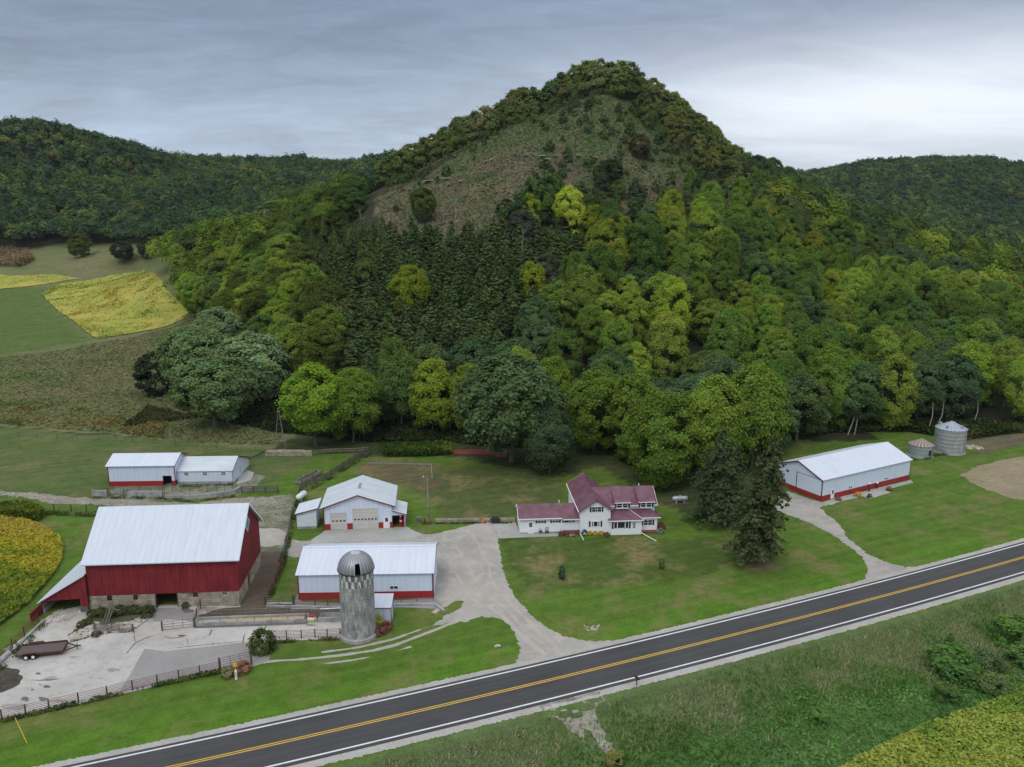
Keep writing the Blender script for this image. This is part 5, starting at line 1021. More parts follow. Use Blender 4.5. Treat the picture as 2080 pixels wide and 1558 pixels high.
def trailer():
    a = Vector((*G(34, 1341), 0)); b = Vector((*G(104, 1334), 0)); d = b - a; t = thing('flatbed_trailer', 'rusty tandem axle flatbed trailer with raised ramps parked in the barnyard', 'trailer', a, math.atan2(d.y, d.x) + .02)
    L, Wd = 5.6, 2.35
    MB().box(0, L, 0, Wd, .62, .70).build('deck', 'deck_boards', t)
    fr = MB().box(-.1, L + .1, -.08, 0, .45, .74).box(-.1, L + .1, Wd, Wd + .08, .45, .74).box(-.1, 0, 0, Wd, .45, .7).box(L, L + .1, 0, Wd, .45, .78).box(.0, L, Wd + .02, Wd + .06, .74, .95)
    fr.bar((L + .1, .1, .5), (L + 1.5, Wd / 2, .5), .1, .14).bar((L + .1, Wd - .1, .5), (L + 1.5, Wd / 2, .5), .1, .14).build('frame', 'rust', t)
    MB().box(L + 1.4, L + 1.95, Wd / 2 - .08, Wd / 2 + .08, .46, .6).tube((L + 1.5, Wd / 2, .0), (L + 1.5, Wd / 2, .95), .05).build('hitch', 'black_steel', t)
    for y in (-.28, Wd + .28):
        for x in (1.25, 2.12):
            w_ = MB().tube((x, y - .12, .38), (x, y + .12, .38), .38, n=18).build('wheel', 'rubber', t); MB().tube((x, y - .14, .38), (x, y + .14, .38), .2, n=12).build('rim', 'white_paint', w_)
        MB().prism([(.75, .72), (.95, .98), (2.45, .98), (2.7, .72), (2.62, .72), (2.4, .92), (1.0, .92), (.83, .72)], 'y', y - .16, y + .16).build('fender', 'rust' if y < 0 else 'black_steel', t)
    for y in (.1, Wd - .55):
        m = MB().bar((-.1, y, .5), (-.75, y, 1.75), .06, .09).bar((-.1, y + .42, .5), (-.75, y + .42, 1.75), .06, .09)
        for k in range(6): q = k / 5; m.bar((-.12 - .6 * q, y, .55 + 1.15 * q), (-.12 - .6 * q, y + .42, .55 + 1.15 * q), .06, .06)
        m.build('ramp', 'black_steel', t)
trailer()
for k, (p, q, lb) in enumerate((((190, 1285), (232, 1284), 'upper of the grey gate panels leaning on the rubble heap'), ((196, 1281), (268, 1284), 'long rusty gate panel standing before the rubble heap'))):
    gate(lb, G(*p), G(*q), 1.25 - .1 * k, 6, ('pipe_grey', 'rust')[k], post=bool(k))
tag(MB().bar((*G(213, 1272), .1), (G(232, 1250)[0], G(232, 1250)[1], 2.2), .18, .1).bar((*G(218, 1270), .1), (G(236, 1252)[0], G(236, 1252)[1], 1.9), .15, .1).bar((*G(206, 1274), .1), (G(226, 1250)[0], G(226, 1250)[1], 2.0), .1, .1).build('planks', 'grey_wood'), 'grey planks leaning up from the weedy rubble heap', 'planks')
def sign_post():
    x, y = G(480, 1380); t = thing('address_post', 'white post with small yellow sign by the bushes at the gate', 'sign post', (x, y, 0), R(10))
    MB().box(-.13, .13, -.06, .06, 0, 1.3).build('post', 'white_paint', t)
    MB().tube((-.1, .35, 0), (-.1, .35, 2.0), .03).box(-.32, .12, .3, .34, 1.6, 2.15).build('yellow_sign', 'yellow_paint', t)
    m = MB()
    for z in (.35, .6, .85): m.box(-.07, .07, -.065, -.061, z, z + .14)
    m.build('marks', 'pipe_grey', t)
sign_post()
a = G(55, 1510); tag(MB().tube((a[0], a[1], 0), (a[0] - 1.55, a[1] + .9, 2.6), .045, .04).build('marker_pole', 'yellow_paint'), 'slanting yellow marker pole on the roadside grass', 'marker pole')
x, y = G(1192, 1278); tag(MB().tube((x, y, 0), (x, y, 2.1), .03, n=6).build('marker_rod', 'black_steel'), 'thin upright marker rod on the front lawn by the culvert', 'marker rod')
def mailbox():
    x, y = G(1293, 1392); t = thing('mailbox', 'black mailbox on a post at the south edge of the road', 'mailbox', (x, y, -.05), R(24))
    MB().box(-.05, .05, -.05, .05, -.3, 1.05).build('post', 'dark_wood', t); m = MB().prism([(-.12, 1.05), (.12, 1.05), (.12, 1.2), (.07, 1.3), (-.07, 1.3), (-.12, 1.2)], 'y', -.3, .35); m.v = [(v[0] * 1.3, v[1] * 1.3, v[2]) for v in m.v]; m.build('box', 'black_steel', t)
mailbox()
def posts_patio():
    for px_, py_, lb in ((1765, 998, 'nearer red brick light pillar on the shed patio'), (1781, 992, 'farther short red pillar on the shed patio')):
        x, y = G(px_, py_); t = thing('light_pillar', lb, 'pillar', (x, y, 0), R(29)); MB().box(-.15, .15, -.15, .15, 0, 1.6 if px_ < 1770 else 1.1).build('pillar', 'red_trim', t)
        MB().lathe([(0, 0), (.22, .05), (.26, .25), (0, .4)], n=10).build('lamp', 'white_paint', t).location = (0, 0, 1.6 if px_ < 1770 else 1.1)
posts_patio()
x, y = G(1802, 974); t = thing('wall_bench', 'small pale bench against the long machine shed wall', 'bench', (x, y - .6, 0), R(29)); MB().box(-.7, .7, -.2, .2, .4, .47).build('seat', 'white_paint', t); MB().box(-.7, .7, .18, .24, .47, .95).build('backrest', 'white_paint', t); [MB().box(s_ - .04, s_ + .04, -.18, .2, 0, .4).build('leg', 'white_paint', t) for s_ in (-.6, .6)]
m = MB(); g0 = HP([(746, 944), (876, 946), (878, 974)]); 
for (p, q) in zip(g0, g0[1:]): m.bar((*p, Tz(*p) + .15), (*q, Tz(*q) + .15), .2, .25)
tag(m.build('garden_edging', 'pale_wood'), 'weathered timber edging round the old garden plot', 'edging')
x, y = G(743, 929); tag(MB().lathe([(0, 0), (.45, 0), (.5, .6), (.45, 1.1), (0, 1.15)], (x, y), 14).build('barrel', 'dark_wood'), 'dark barrel at the corner of the diagonal board fence', 'barrel')
x, y = G(950, 1018); tag(MB().tube((x, y, 0), (x, y, 1.6), .025, n=5).box(x - .25, x + .25, y - .04, y + .04, 1.5, 1.62).build('clothes_post', 'pipe_grey'), 'thin grey clothes post on the lawn behind the patio wall', 'post')
x, y = G(1041, 1040); tag(MB().tube((x, y, 0), (x, y, 2.6), .03, n=5).lathe([(0, 2.5), (.3, 2.62), (0, 2.7)], (x, y), 10).build('bird_feeder', 'pipe_grey'), 'thin pole with pale bird feeder behind the annex', 'bird feeder')
# ---------------------------------------------------------------- rocks
def rock_mesh(name, seed, s=(1, 1, .6)):
    import bmesh as bm_
    b = bm_.new(); bm_.ops.create_icosphere(b, subdivisions=2, radius=1); r_ = random.Random(seed); k = [Vector((r_.uniform(-1, 1), r_.uniform(-1, 1), r_.uniform(-1, 1))).normalized() for _ in range(7)]
    for v in b.verts:
        for q in k:
            d = v.co.dot(q)
            if d > .62: v.co -= q * (d - .62)
        v.co *= r_.uniform(.94, 1.06); v.co = Vector((v.co.x * s[0], v.co.y * s[1], v.co.z * s[2]))
    me = bpy.data.meshes.new(name); b.to_mesh(me); b.free(); me.materials.append(MATS['rock']); return me
ROCK = [rock_mesh('rock', i, (1, .8, .55)) for i in range(4)]
def rocks_stuff(name, label, poly, n, smin, smax, seed, cat='rocks'):
    rg = np.random.default_rng(seed); P = np.array(poly); mn, mx = P.min(0), P.max(0); V = []; Fc = []; c = 0; b = 0
    base = []
    for me in ROCK:
        base.append((np.array([v.co[:] for v in me.vertices]), [tuple(p.vertices) for p in me.polygons]))
    while c < n:
        x, y = rg.uniform(mn[0], mx[0]), rg.uniform(mn[1], mx[1])
        if not inside(poly, np.array([x]), np.array([y]))[0]: continue
        v, f = base[rg.integers(4)]; s = rg.uniform(smin, smax) * rg.uniform(.6, 1.2); a = rg.uniform(0, 6.28)
        q = v * s; q = np.stack([q[:, 0] * math.cos(a) - q[:, 1] * math.sin(a) + x, q[:, 0] * math.sin(a) + q[:, 1] * math.cos(a) + y, q[:, 2] + Tz(x, y) + s * .15], 1)
        V += [tuple(k) for k in q]; Fc += [tuple(i + b for i in k) for k in f]; b += len(q); c += 1
    me = bpy.data.meshes.new(name); me.from_pydata(V, [], Fc); me.materials.append(MATS['rock']); o = bpy.data.objects.new(name, me); COL.objects.link(o); return tag(o, label, cat, kind='stuff')
rocks_stuff('rubble', 'heap of broken pale stones and weeds in front of the barn', GP([(140, 1292), (175, 1275), (180, 1262), (215, 1270), (270, 1262), (308, 1240), (312, 1252), (280, 1272), (262, 1282), (190, 1288), (165, 1298), (145, 1300)]), 520, .14, .42, 1)
rocks_stuff('rubble', 'scatter of flat stones at the mouth of the barn lean-to', GP([(92, 1258), (115, 1240), (165, 1236), (172, 1243), (145, 1254), (138, 1262), (98, 1266)]), 170, .12, .34, 2)
rocks_stuff('stones', 'stones scattered over the gravel right of the barn', GP([(500, 1010), (580, 1005), (595, 1030), (570, 1050), (530, 1045), (505, 1030)]), 200, .08, .2, 3)
rocks_stuff('stones', 'stones along the farm track at the left edge', GP([(0, 1001), (80, 1004), (110, 1014), (60, 1013), (0, 1006)]), 150, .1, .25, 4)
rocks_stuff('rock_pile', 'low pile of rocks and brush right of the big grain bin', GP([(1962, 905), (1990, 905), (1998, 913), (1965, 914)]), 60, .2, .5, 5)
rocks_stuff('culvert_stones', 'pale stones around the culvert on the front lawn', GP([(1184, 1272), (1215, 1270), (1226, 1276), (1200, 1282), (1185, 1280)]), 26, .1, .28, 6)
x, y = G(1010, 1314); o = bpy.data.objects.new('boulder', ROCK[1]); COL.objects.link(o); o.location = (x, y, .1); o.scale = (.55, .45, .5); tag(o, 'single grey boulder on the grass corner by the driveway', 'boulder')
x, y = G(1022, 941);
tag(sheet('brick_pile', HP([(915, 916), (960, 915), (1000, 914), (1028, 918), (1030, 930), (1012, 930), (1000, 924), (940, 924), (916, 923)]), .08, 'brick_red', jit=.15, step=.6), 'low red brick heap under the big oak', 'brick heap')
simple('ledge_rock', (.42, .36, .27), (.17, .15, .11), .5, .9, bump=.5)
def ledges():
    LR = [m.copy() for m in ROCK]
    for m in LR: m.materials.clear(); m.materials.append(MATS['ledge_rock'])
    spots = [(870,371,26,1),(905,366,30,2),(935,372,10,1),(912,377,8,2),(925,320,6,1),(985,333,8,1),(998,329,4,3),(975,345,5,1),(1068,318,10,1.5),(1100,322,16,2),(1112,326,12,2),(1128,322,10,1),(1150,320,12,1.5),(1175,321,14,1.5),(1208,322,12,1),(1250,322,10,1.5),(1330,305,10,1),(1345,306,8,1),(1212,346,6,2),(1265,362,7,1),(1100,330,6,1),(940,340,4,1),(1040,352,5,1),(905,345,5,1),(832,388,8,1.5),(1045,316,6,1.2),(1290,345,5,1),(1360,340,6,1),(1010,345,4,1),(1150,332,5,1)]
    for i, (px_, py_, wpx, hpx) in enumerate(spots):
        x, y = hit(px_, py_, 200); z = Tz(x, y); sc = y / F_PX; o = bpy.data.objects.new('rock_ledge', LR[i % 4]); COL.objects.link(o)
        o.location = (x, y - .8, z + .5); o.scale = (wpx * sc * .6, 1.3, hpx * sc * .8 + .35); o.rotation_euler = (0, 0, .1 * ((i * 7) % 5 - 2))
        tag(o, 'pale sandstone ledge outcropping on the bare face of the bluff', 'rock ledge', 'sandstone ledges across the bluff face')
    for px_, py_, wpx, hpx in ((1930, 383, 22, 12), (1950, 386, 16, 9)):
        x, y = hit(px_, py_, 500); sc = y / F_PX; o = bpy.data.objects.new('rock_outcrop', LR[0]); COL.objects.link(o); o.location = (x, y - 3, Tz(x, y) + 6); o.scale = (wpx * sc * .6, 5, hpx * sc * .9)
        tag(o, 'pale cliff outcrop among the trees of the far right hill', 'outcrop', 'cliff outcrops on the far right hill')
ledges()
# ---------------------------------------------------------------- vegetation prototypes
def crown_mesh(name, seed, w_=14., z0=5., z1=20., ncl=90, nlf=150, leaf=.44, droop=0.0, flat=.38, tint=(.84, 1.18), cs=.098, top=.42, nb=9):
    """lumpy dome: a few big boughs, each carrying many small leaf clumps; widest at about TOP of its height"""
    rg = np.random.default_rng(seed); ax = w_ / 2; Hc = z1 - z0
    ba = rg.uniform(0, 6.28, nb); bh = rg.uniform(.1, .9, nb); bw_ = rg.uniform(.35, .6, nb); bs = rg.uniform(.10, .26, nb)
    c = []; cr = []
    while len(c) < ncl:
        h = rg.uniform(0, 1) ** .85; a = rg.uniform(0, 6.28)
        prof = math.sqrt(max(0, 1 - ((h - top) / (1 - top)) ** 2)) if h > top else .62 + .38 * math.sin(math.pi / 2 * h / top)
        da = np.abs((a - ba + math.pi) % (2 * math.pi) - math.pi); bump = float(np.max(bs * np.exp(-(da / bw_) ** 2 - ((h - bh) / .28) ** 2)))
        r_ = prof * (.80 + bump * 1.25 + rg.normal() * .035) * ax * rg.uniform(.80, 1.0)
        if h > .85 and rg.uniform() < .5: r_ *= rg.uniform(0, 1)
        c.append((r_ * math.cos(a), r_ * math.sin(a), z0 + h * Hc * (1 + .22 * bump))); cr.append(rg.uniform(.75, 1.35) * cs * w_)
    c = np.array(c); cr = np.array(cr); cen = np.array([0, 0, z0 + Hc * .38]); P = []; Nn = []; Cc = []
    for i in range(ncl):
        k = int(nlf * (cr[i] / (cs * w_)) ** 2); u = unit(rg.normal(size=(k, 3))); out = unit((c[i] - cen)[None])[0]
        fl = (u @ out) < -.25; u[fl] *= -1; r_ = cr[i] * np.abs(rg.normal(size=k) * .34 + .72); p = c[i] + u * r_[:, None] * np.array([1, 1, .85]); p[:, 2] -= droop * r_
        P.append(p); Nn.append(unit(u * .38 + out * .95 + np.array([0, 0, flat]) + rg.normal(size=(k, 3)) * .5))
        t = rg.uniform(*tint); hue = rg.uniform(-.09, .09); cc = np.ones((k, 3)) * t * rg.uniform(.82, 1.18, (k, 1)); cc[:, 0] *= 1 + hue; cc[:, 2] *= 1 - hue; Cc.append(cc)
    P = np.concatenate(P); Nn = np.concatenate(Nn); Cc = np.concatenate(Cc)
    return quadmesh(name, leaves(P, Nn, leaf, rg), Cc)
def trunk_mesh(name, seed, h=9., r=.42, limbs=7, spread=5., top=15., mat='bark', lean=0.0):
    rd_ = random.Random(seed); m = MB(); pts = [Vector((0, 0, -.6))]
    for k in range(1, 5): pts.append(Vector((lean * k / 4 * h * .3 + rd_.uniform(-.2, .2), rd_.uniform(-.2, .2), h * k / 4)))
    for k, (a, b) in enumerate(zip(pts, pts[1:])): m.tube(a, b, r * (1.25 - .2 * k if k == 0 else 1.05 - .17 * k), r * (1.05 - .17 * (k + 1) + .0), n=8, caps=False)
    for i in range(limbs):
        a = i * 6.283 / limbs + rd_.uniform(-.3, .3); st_ = pts[2 + i % 3]; q = st_.copy(); rr = r * .45; L = rd_.uniform(.7, 1.1)
        for k in range(3):
            n_ = q + Vector((math.cos(a) * spread * L / 3, math.sin(a) * spread * L / 3, (top - st_.z) * L / 3 * rd_.uniform(.6, 1.1))); m.tube(q, n_, rr, rr * .65, n=5, caps=False)
            s_ = n_ + Vector((math.cos(a + 1) * spread * .25, math.sin(a + 1) * spread * .25, rd_.uniform(.5, 2))); m.tube(n_, s_, rr * .45, rr * .15, n=4, caps=False); q = n_; rr *= .65; a += rd_.uniform(-.4, .4)
    me = bpy.data.meshes.new(name); me.from_pydata(m.v, [], m.f); me.materials.append(MATS[mat]); me.polygons.foreach_set('use_smooth', [True] * len(me.polygons)); return me
def conifer_mesh(name, seed, w_=9., z0=1.5, z1=20., nw=26, nb=11, per=26, leaf=.55, droop=.25, ragged=.2):
    rg = np.random.default_rng(seed); P = []; Nn = []; Cc = []
    for i in range(nw):
        f = i / (nw - 1); z = z0 + (z1 - z0) * f; R_ = (w_ / 2) * (1 - f ** 2.1) ** .8 * rg.uniform(.85, 1.1) + .25
        for j in range(nb):
            a = rg.uniform(0, 6.28); L = R_ * rg.uniform(1 - ragged * 2, 1 + ragged * .5); k = max(5, int(per * L / (w_ / 2)))
            t = rg.uniform(.15, 1, k) ** .7; side = rg.normal(size=k) * .16 * L * (1 - t * .5) + rg.normal(size=k) * .12
            x = math.cos(a) * t * L - math.sin(a) * side; y = math.sin(a) * t * L + math.cos(a) * side; zz = z - droop * L * t ** 1.5 + rg.normal(size=k) * .18 - np.abs(side) * .3
            P.append(np.stack([x, y, zz], 1)); n_ = np.stack([np.full(k, math.cos(a) * .5), np.full(k, math.sin(a) * .5), np.full(k, .8)], 1) + rg.normal(size=(k, 3)) * .4; Nn.append(unit(n_))
            Cc.append(np.ones((k, 3)) * rg.uniform(.75, 1.2) * rg.uniform(.85, 1.15, (k, 1)) * (.85 + .25 * t[:, None]))
    return quadmesh(name, leaves(np.concatenate(P), np.concatenate(Nn), leaf, rg, .7), np.concatenate(Cc))
def mesh_obj(name, me, parent=None):
    o = bpy.data.objects.new(name, me); COL.objects.link(o); o.parent = parent; return o
BROAD = [(crown_mesh('crown', 100 + i, w_=13 + (i % 3) * 1.0, z0=(1.6, 5.0, 2.2)[i % 3], z1=19.5, ncl=124 + 8 * (i % 3), nlf=230, leaf=.35, top=(.5, .42, .58)[i % 3]), trunk_mesh('trunk', i, 8.5, .34, 6, 3.6, 14)) for i in range(7)]
OAK = [(crown_mesh('crown', 200 + i, w_=15, z0=(4.8, 3.6, 2.6)[i], z1=19.5, ncl=150, nlf=200, leaf=.37, droop=.25, flat=.45, tint=(.75, 1.28), top=.45, nb=13, cs=.092), trunk_mesh('trunk', 20 + i, 6.5, .48, 7, 4.5, 13)) for i in range(3)]
PINE = [(conifer_mesh('crown', 300 + i, w_=5.6, z0=2.0, z1=16, nw=24, nb=9, per=17, leaf=.55, droop=-.12, ragged=.32), trunk_mesh('trunk', 30 + i, 13, .15, 0)) for i in range(4)]
SHRUB = [crown_mesh('shrub', 400 + i, w_=4, z0=-.2, z1=3.1, ncl=34, nlf=46, leaf=.26, cs=.14, top=.3, nb=5) for i in range(3)]
LOWTREE = [(crown_mesh('crown', 450 + i, w_=8, z0=.3, z1=10, ncl=60, nlf=80, leaf=.42, cs=.12, top=.5, nb=6), trunk_mesh('trunk', 60 + i, 4, .14, 5, 2.0, 7)) for i in range(3)]
NT = {'n': 0}
def tree(kind, x, y, H, W, color, label, group=None, name='broadleaf_tree', cat='tree', i=None, rz=None, z=None, base=20., bw=14.):
    pr = kind[(NT['n'] if i is None else i) % len(kind)]; NT['n'] += 1
    t = thing(name, label, cat, (x, y, Tz(x, y) if z is None else z), rng.uniform(0, 6.28) if rz is None else rz, group)
    t.scale = (W / bw, W / bw, H / base)
    c = mesh_obj('crown', pr[0], t); c.color = (*color, 1); mesh_obj('trunk', pr[1], t); return t
YG, YB, MG, DG, OK_, GR, PN = (.245, .330, .048), (.310, .400, .054), (.180, .275, .044), (.125, .205, .044), (.105, .165, .062), (.19, .245, .13), (.115, .165, .055)
def vary(c, a=.18):
    k = 1 + rng.uniform(-a, a); return (min(1, c[0] * k * (1 + rng.uniform(-.12, .12))), c[1] * k, c[2] * k * (1 + rng.uniform(-.2, .2)))
MAN = []
def man(px, py, H, W, color, label, kind=BROAD, name='broadleaf_tree', **k):
    x, y = G(px, py) if py > 885 else hit(px, py); MAN.append((x, y, W * .42))
    return tree(kind, x, y, H, W, color, label, name=name, bw={id(BROAD): 14, id(OAK): 15, id(PINE): 5.2, id(LOWTREE): 8}.get(id(kind), 14), base={id(PINE): 16, id(LOWTREE): 10}.get(id(kind), 20), **k)
man(1040, 937, 25, 25, OK_, 'huge dark oak with thick trunk standing behind the house annex', OAK, 'oak_tree', i=0, rz=.4)
man(1116, 962, 15, 11, (.08, .125, .055), 'smaller dark oak with a bare leaning trunk right of the huge oak', OAK, 'oak_tree', i=1)
man(642, 905, 20, 16.5, (.22, .35, .036), 'bright green tree with pale forked trunk right of the windmill tower', BROAD, i=1)
man(718, 898, 18, 13, (.17, .26, .036), 'duller green tree leaning against the bright one by the paddock', BROAD, i=2)
man(880, 880, 19, 13, (.26, .34, .04), 'yellow green tree between the paddock corner and the huge oak', BROAD, i=3)
man(1345, 988, 20, 13.5, (.15, .24, .038), 'bushy green tree with leaves to the ground behind the propane tank', BROAD, i=5)
man(1285, 940, 21, 12, (.19, .28, .042), 'green tree left of the bushy one behind the farmhouse', BROAD, i=6)
man(1205, 920, 20, 14, (.16, .245, .036), 'tall tree with visible grey trunk behind the farmhouse roof', BROAD, i=0)
man(1440, 985, 23, 13, (.22, .31, .045), 'tall yellow green tree behind the left yard spruce', BROAD, i=4)
man(1525, 950, 23, 13.5, (.19, .28, .042), 'tall broad green tree behind the right yard spruce', BROAD, i=2)
for k, (px, py, H, W, lb) in enumerate(((440, 868, 19, 21, 'big grey green willow nearest the white cattle shed'), (400, 800, 21, 22, 'grey green willow at the left of the willow clump'), (520, 815, 20, 21, 'pale grey willow at the right of the willow clump'), (450, 740, 19, 18, 'rearmost grey willow of the clump'), (380, 745, 12, 10, 'small yellowish tree peeping over the left of the willows'))):
    man(px, py, H, W, (GR, (.17, .255, .095), (.25, .34, .15), (.21, .29, .125), (.17, .21, .035))[k] if k != 0 else (.155, .23, .085), lb, OAK if k < 4 else BROAD, 'willow_tree' if k < 4 else 'broadleaf_tree', i=k)
man(318, 800, 12, 12, (.045, .065, .035), 'scraggly dark tree leaning left beside the willows', LOWTREE, i=1)
SPR = [conifer_mesh('crown', 500, w_=13, z0=1.8, z1=18, nw=26, nb=13, per=34, leaf=.5, droop=.25, ragged=.32), conifer_mesh('crown', 501, w_=9.5, z0=3.4, z1=22, nw=32, nb=12, per=38, leaf=.5, droop=.45, ragged=.32)]
for k, (px, py, lean, c, lb, h) in enumerate(((1464, 1061, -.02, (.078, .112, .048), 'broad dark spruce standing left of the pair in the yard', 16), (1528, 1141, .11, (.088, .112, .046), 'tall drooping spruce leaning right in the front yard', 20))):
    x, y = G(px, py); MAN.append((x, y, 5)); t = thing('spruce_tree', lb, 'tree', (x, y, 0), .4 * k); t.rotation_euler = (0, lean, 0)
    c_ = mesh_obj('crown', SPR[k], t); c_.color = (*c, 1); mesh_obj('trunk', trunk_mesh('trunk', 90 + k, h, .36, 0), t)
# saplings, shrubs and garden plants near the buildings
def shrub(px, py, H, W, c, label, cat='shrub', name='shrub', i=0, z=0.):
    x, y = G(px, py); o = mesh_obj(name, SHRUB[i % 3]); o.location = (x, y, z); o.scale = (W / 4, W / 4, H / 3.2); o.color = (*c, 1); o.rotation_euler = (0, 0, rng.uniform(0, 6)); return tag(o, label, cat)
for px, py, lb in ((1141, 1177, 'small dark sapling on the left of the front lawn'), (1344, 1155, 'thin young sapling on the right of the front lawn')):
    x, y = G(px, py); t = thing('sapling', lb, 'tree', (x, y, 0)); t.scale = (.14, .14, .23) if px < 1200 else (.13, .13, .18)
    c = mesh_obj('crown', LOWTREE[0][0], t); c.color = ((.09, .14, .09, 1) if px < 1200 else (.15, .22, .08, 1)); mesh_obj('trunk', LOWTREE[0][1], t)
shrub(533, 1322, 3.0, 3.7, (.10, .13, .045), 'round flowering bush at the end of the silo fence', i=1)
shrub(462, 1374, 1.2, 1.9, (.26, .24, .13), 'pale dry bush left of the white address post'); shrub(492, 1364, 1.3, 2.4, (.36, .18, .12), 'pinkish brown bush right of the white address post', i=1)
shrub(768, 1272, 1.6, 1.8, (.42, .46, .08), 'bright yellow green hosta by the silo'); shrub(783, 1277, 1.0, 2.2, (.26, .10, .09), 'reddish sedum bed in front of the feed room', i=1); shrub(770, 1288, .9, 2.0, (.24, .11, .09), 'reddish sedum bed against the silo foot', i=2)
shrub(1186, 1085, 1.0, 1.7, (.04, .07, .04), 'dark green plant at the corner of the house front'); 
for k, (px, lb) in enumerate(((1197, 'left'), (1209, 'middle'), (1221, 'right'))): shrub(px, 1086, .7, 1.0, (.62, .42, .03), lb + ' clump of yellow flowers under the farmhouse window', 'flowers', 'flower_clump', k)
shrub(1232, 1087, .5, 1.3, (.22, .12, .08), 'low brownish plant at the right end of the yellow flowers'); shrub(1140, 1088, .8, 1.1, (.26, .09, .08), 'reddish plant at the foot of the deck steps'); shrub(1152, 1089, .5, .9, (.30, .18, .14), 'pale pink plant in front of the cedar deck', i=1); shrub(1162, 1090, .5, 1.2, (.40, .34, .28), 'pale flowering plant nearest the farmhouse corner', i=2)
shrub(1343, 1074, 1.2, 1.6, (.24, .07, .06), 'reddish bush at the right end of the farmhouse'); shrub(1341, 1083, .9, 1.5, (.30, .30, .26), 'pale low plant at the right farmhouse corner', i=1)
shrub(1743, 1008, .9, 1.5, (.75, .42, .02), 'bright yellow mum beside the machine shed'); shrub(1703, 1016, .7, 1.2, (.34, .18, .14), 'pinkish plant beside the machine shed door', i=1); shrub(1766, 1010, .7, 1.1, (.12, .06, .05), 'dark plant at the patio corner of the machine shed', i=2); shrub(1805, 996, .8, 1.3, (.34, .15, .09), 'orange brown plant at the right end of the shed patio')
for k, (px, py, s_) in enumerate(((190, 1252, 1), (205, 1250, 1.2), (222, 1254, 1), (240, 1248, 1.3), (256, 1246, .9), (270, 1244, 1.1), (285, 1245, .8), (302, 1244, 1.1), (168, 1272, .9), (178, 1268, .9), (300, 1254, 1), (195, 1292, .7), (378, 1233, .8))):
    o = shrub(px, py, 1.0 * s_, 1.7 * s_, (.10, .12, .045), 'olive green weed clump growing on the rubble in front of the barn', 'weeds', 'weed_clump', k); o['group'] = 'weed clumps on the rubble heap'
# corn-like green row behind the garden
def inpoly_pts(poly, n, seed, stretch=None):
    rg = np.random.default_rng(seed); P = np.array(poly); mn, mx = P.min(0), P.max(0); out = np.zeros((0, 2))
    while len(out) < n:
        q = rg.uniform(mn, mx, (n * 2, 2)); q = q[inside(poly, q[:, 0], q[:, 1])]; out = np.concatenate([out, q])
        if len(q) == 0: break
    return out[:n]
def cover(name, label, cat, poly, n, hmax, leaf, cols, seed, nsc=8., up=.6, hn=6., asp=1.0, blade=False, dens=None, mound=0.0):
    rg = np.random.default_rng(seed); q = inpoly_pts(poly, n, seed); 
    if dens is not None: q = q[rg.uniform(size=len(q)) < dens(q[:, 0], q[:, 1])]
    f = fbm(q[:, 0] / nsc, q[:, 1] / nsc, seed + 3); g_ = fbm(q[:, 0] / hn, q[:, 1] / hn, seed + 9, 3); f = np.clip((f - .47) * 3.0 + .5 + rg.normal(size=len(f)) * .16, 0, .999)
    C = np.array(cols, float); k = f * (len(C) - 1); i0 = np.floor(k).astype(int); c = C[i0] * (1 - (k - i0))[:, None] + C[i0 + 1] * (k - i0)[:, None]; c = c * rg.uniform(.75, 1.25, (len(c), 1))
    h = hmax * rg.uniform(.15, 1, len(q)) * (.5 + g_) + mound * np.clip(g_ - .5, 0, 1) * 4
    P = np.stack([q[:, 0], q[:, 1], T(q[:, 0], q[:, 1]) + h], 1)
    if blade:
        b0 = P.copy(); b0[:, 2] -= h * .95; dr = np.stack([rg.normal(size=len(q)) * .35, rg.normal(size=len(q)) * .35, np.zeros(len(q))], 1) * h[:, None]; s = (leaf * rg.uniform(.6, 1.4, len(q)))[:, None] * unit(np.stack([rg.normal(size=len(q)), rg.normal(size=len(q)) * .5, np.zeros(len(q))], 1)) * .5
        V = np.stack([b0 - s, b0 + s, P + dr + s * .5, P + dr - s * .5], 1)
    else: V = leaves(P, unit(rg.normal(size=P.shape) * .7 + np.array([0, 0, up])), leaf, rg, asp)
    return tag(mesh_obj(name, quadmesh(name, V, c)), label, cat, kind='stuff')
FIELD1 = HP([(85, 598), (120, 578), (180, 570), (290, 549), (335, 590), (381, 632), (377, 646), (300, 672), (200, 689), (150, 652), (110, 625)])
FIELD2 = HP([(-300, 562), (0, 559), (120, 560), (162, 567), (90, 579), (0, 588), (-300, 592)])
FIELD3 = GP([(-260, 1050), (0, 1053), (50, 1058), (95, 1075), (122, 1095), (129, 1120), (125, 1140), (108, 1170), (82, 1200), (60, 1225), (0, 1272), (-260, 1400)])
YEL = [(.21, .29, .05), (.34, .35, .06), (.42, .38, .07), (.45, .38, .075)]
ground_mat('soy_far', (.42, .35, .075), (.30, .31, .055), (.16, .26, .05), .05, .18, 2, k=.9); ground_mat('soy_near', (.09, .12, .02), (.12, .13, .02), None, .1, .6, 3)
for fd, nm, n_ in ((FIELD1, 'yellow ripening soybean field on the slope left of the spur', 26000), (FIELD2, 'narrow yellow soybean strip beyond the green hayfield', 9000)):
    tag(sheet('soybean_field', fd, .3, 'soy_far', spacing=6, jit=.2, seed=n_, step=3), nm, 'soybean field', kind='stuff')
    cover('soybean_canopy', 'leafy top of the ' + nm.split(' on')[0].split(' beyond')[0], 'soybeans', fd, n_, .30, .8, YEL, n_ % 97, nsc=40., up=2.5, hn=14.)
sheet('soybean_soil', FIELD3, .06, 'soy_near', seed=1, label='ground under the soybean plot left of the barn', cat='soil')
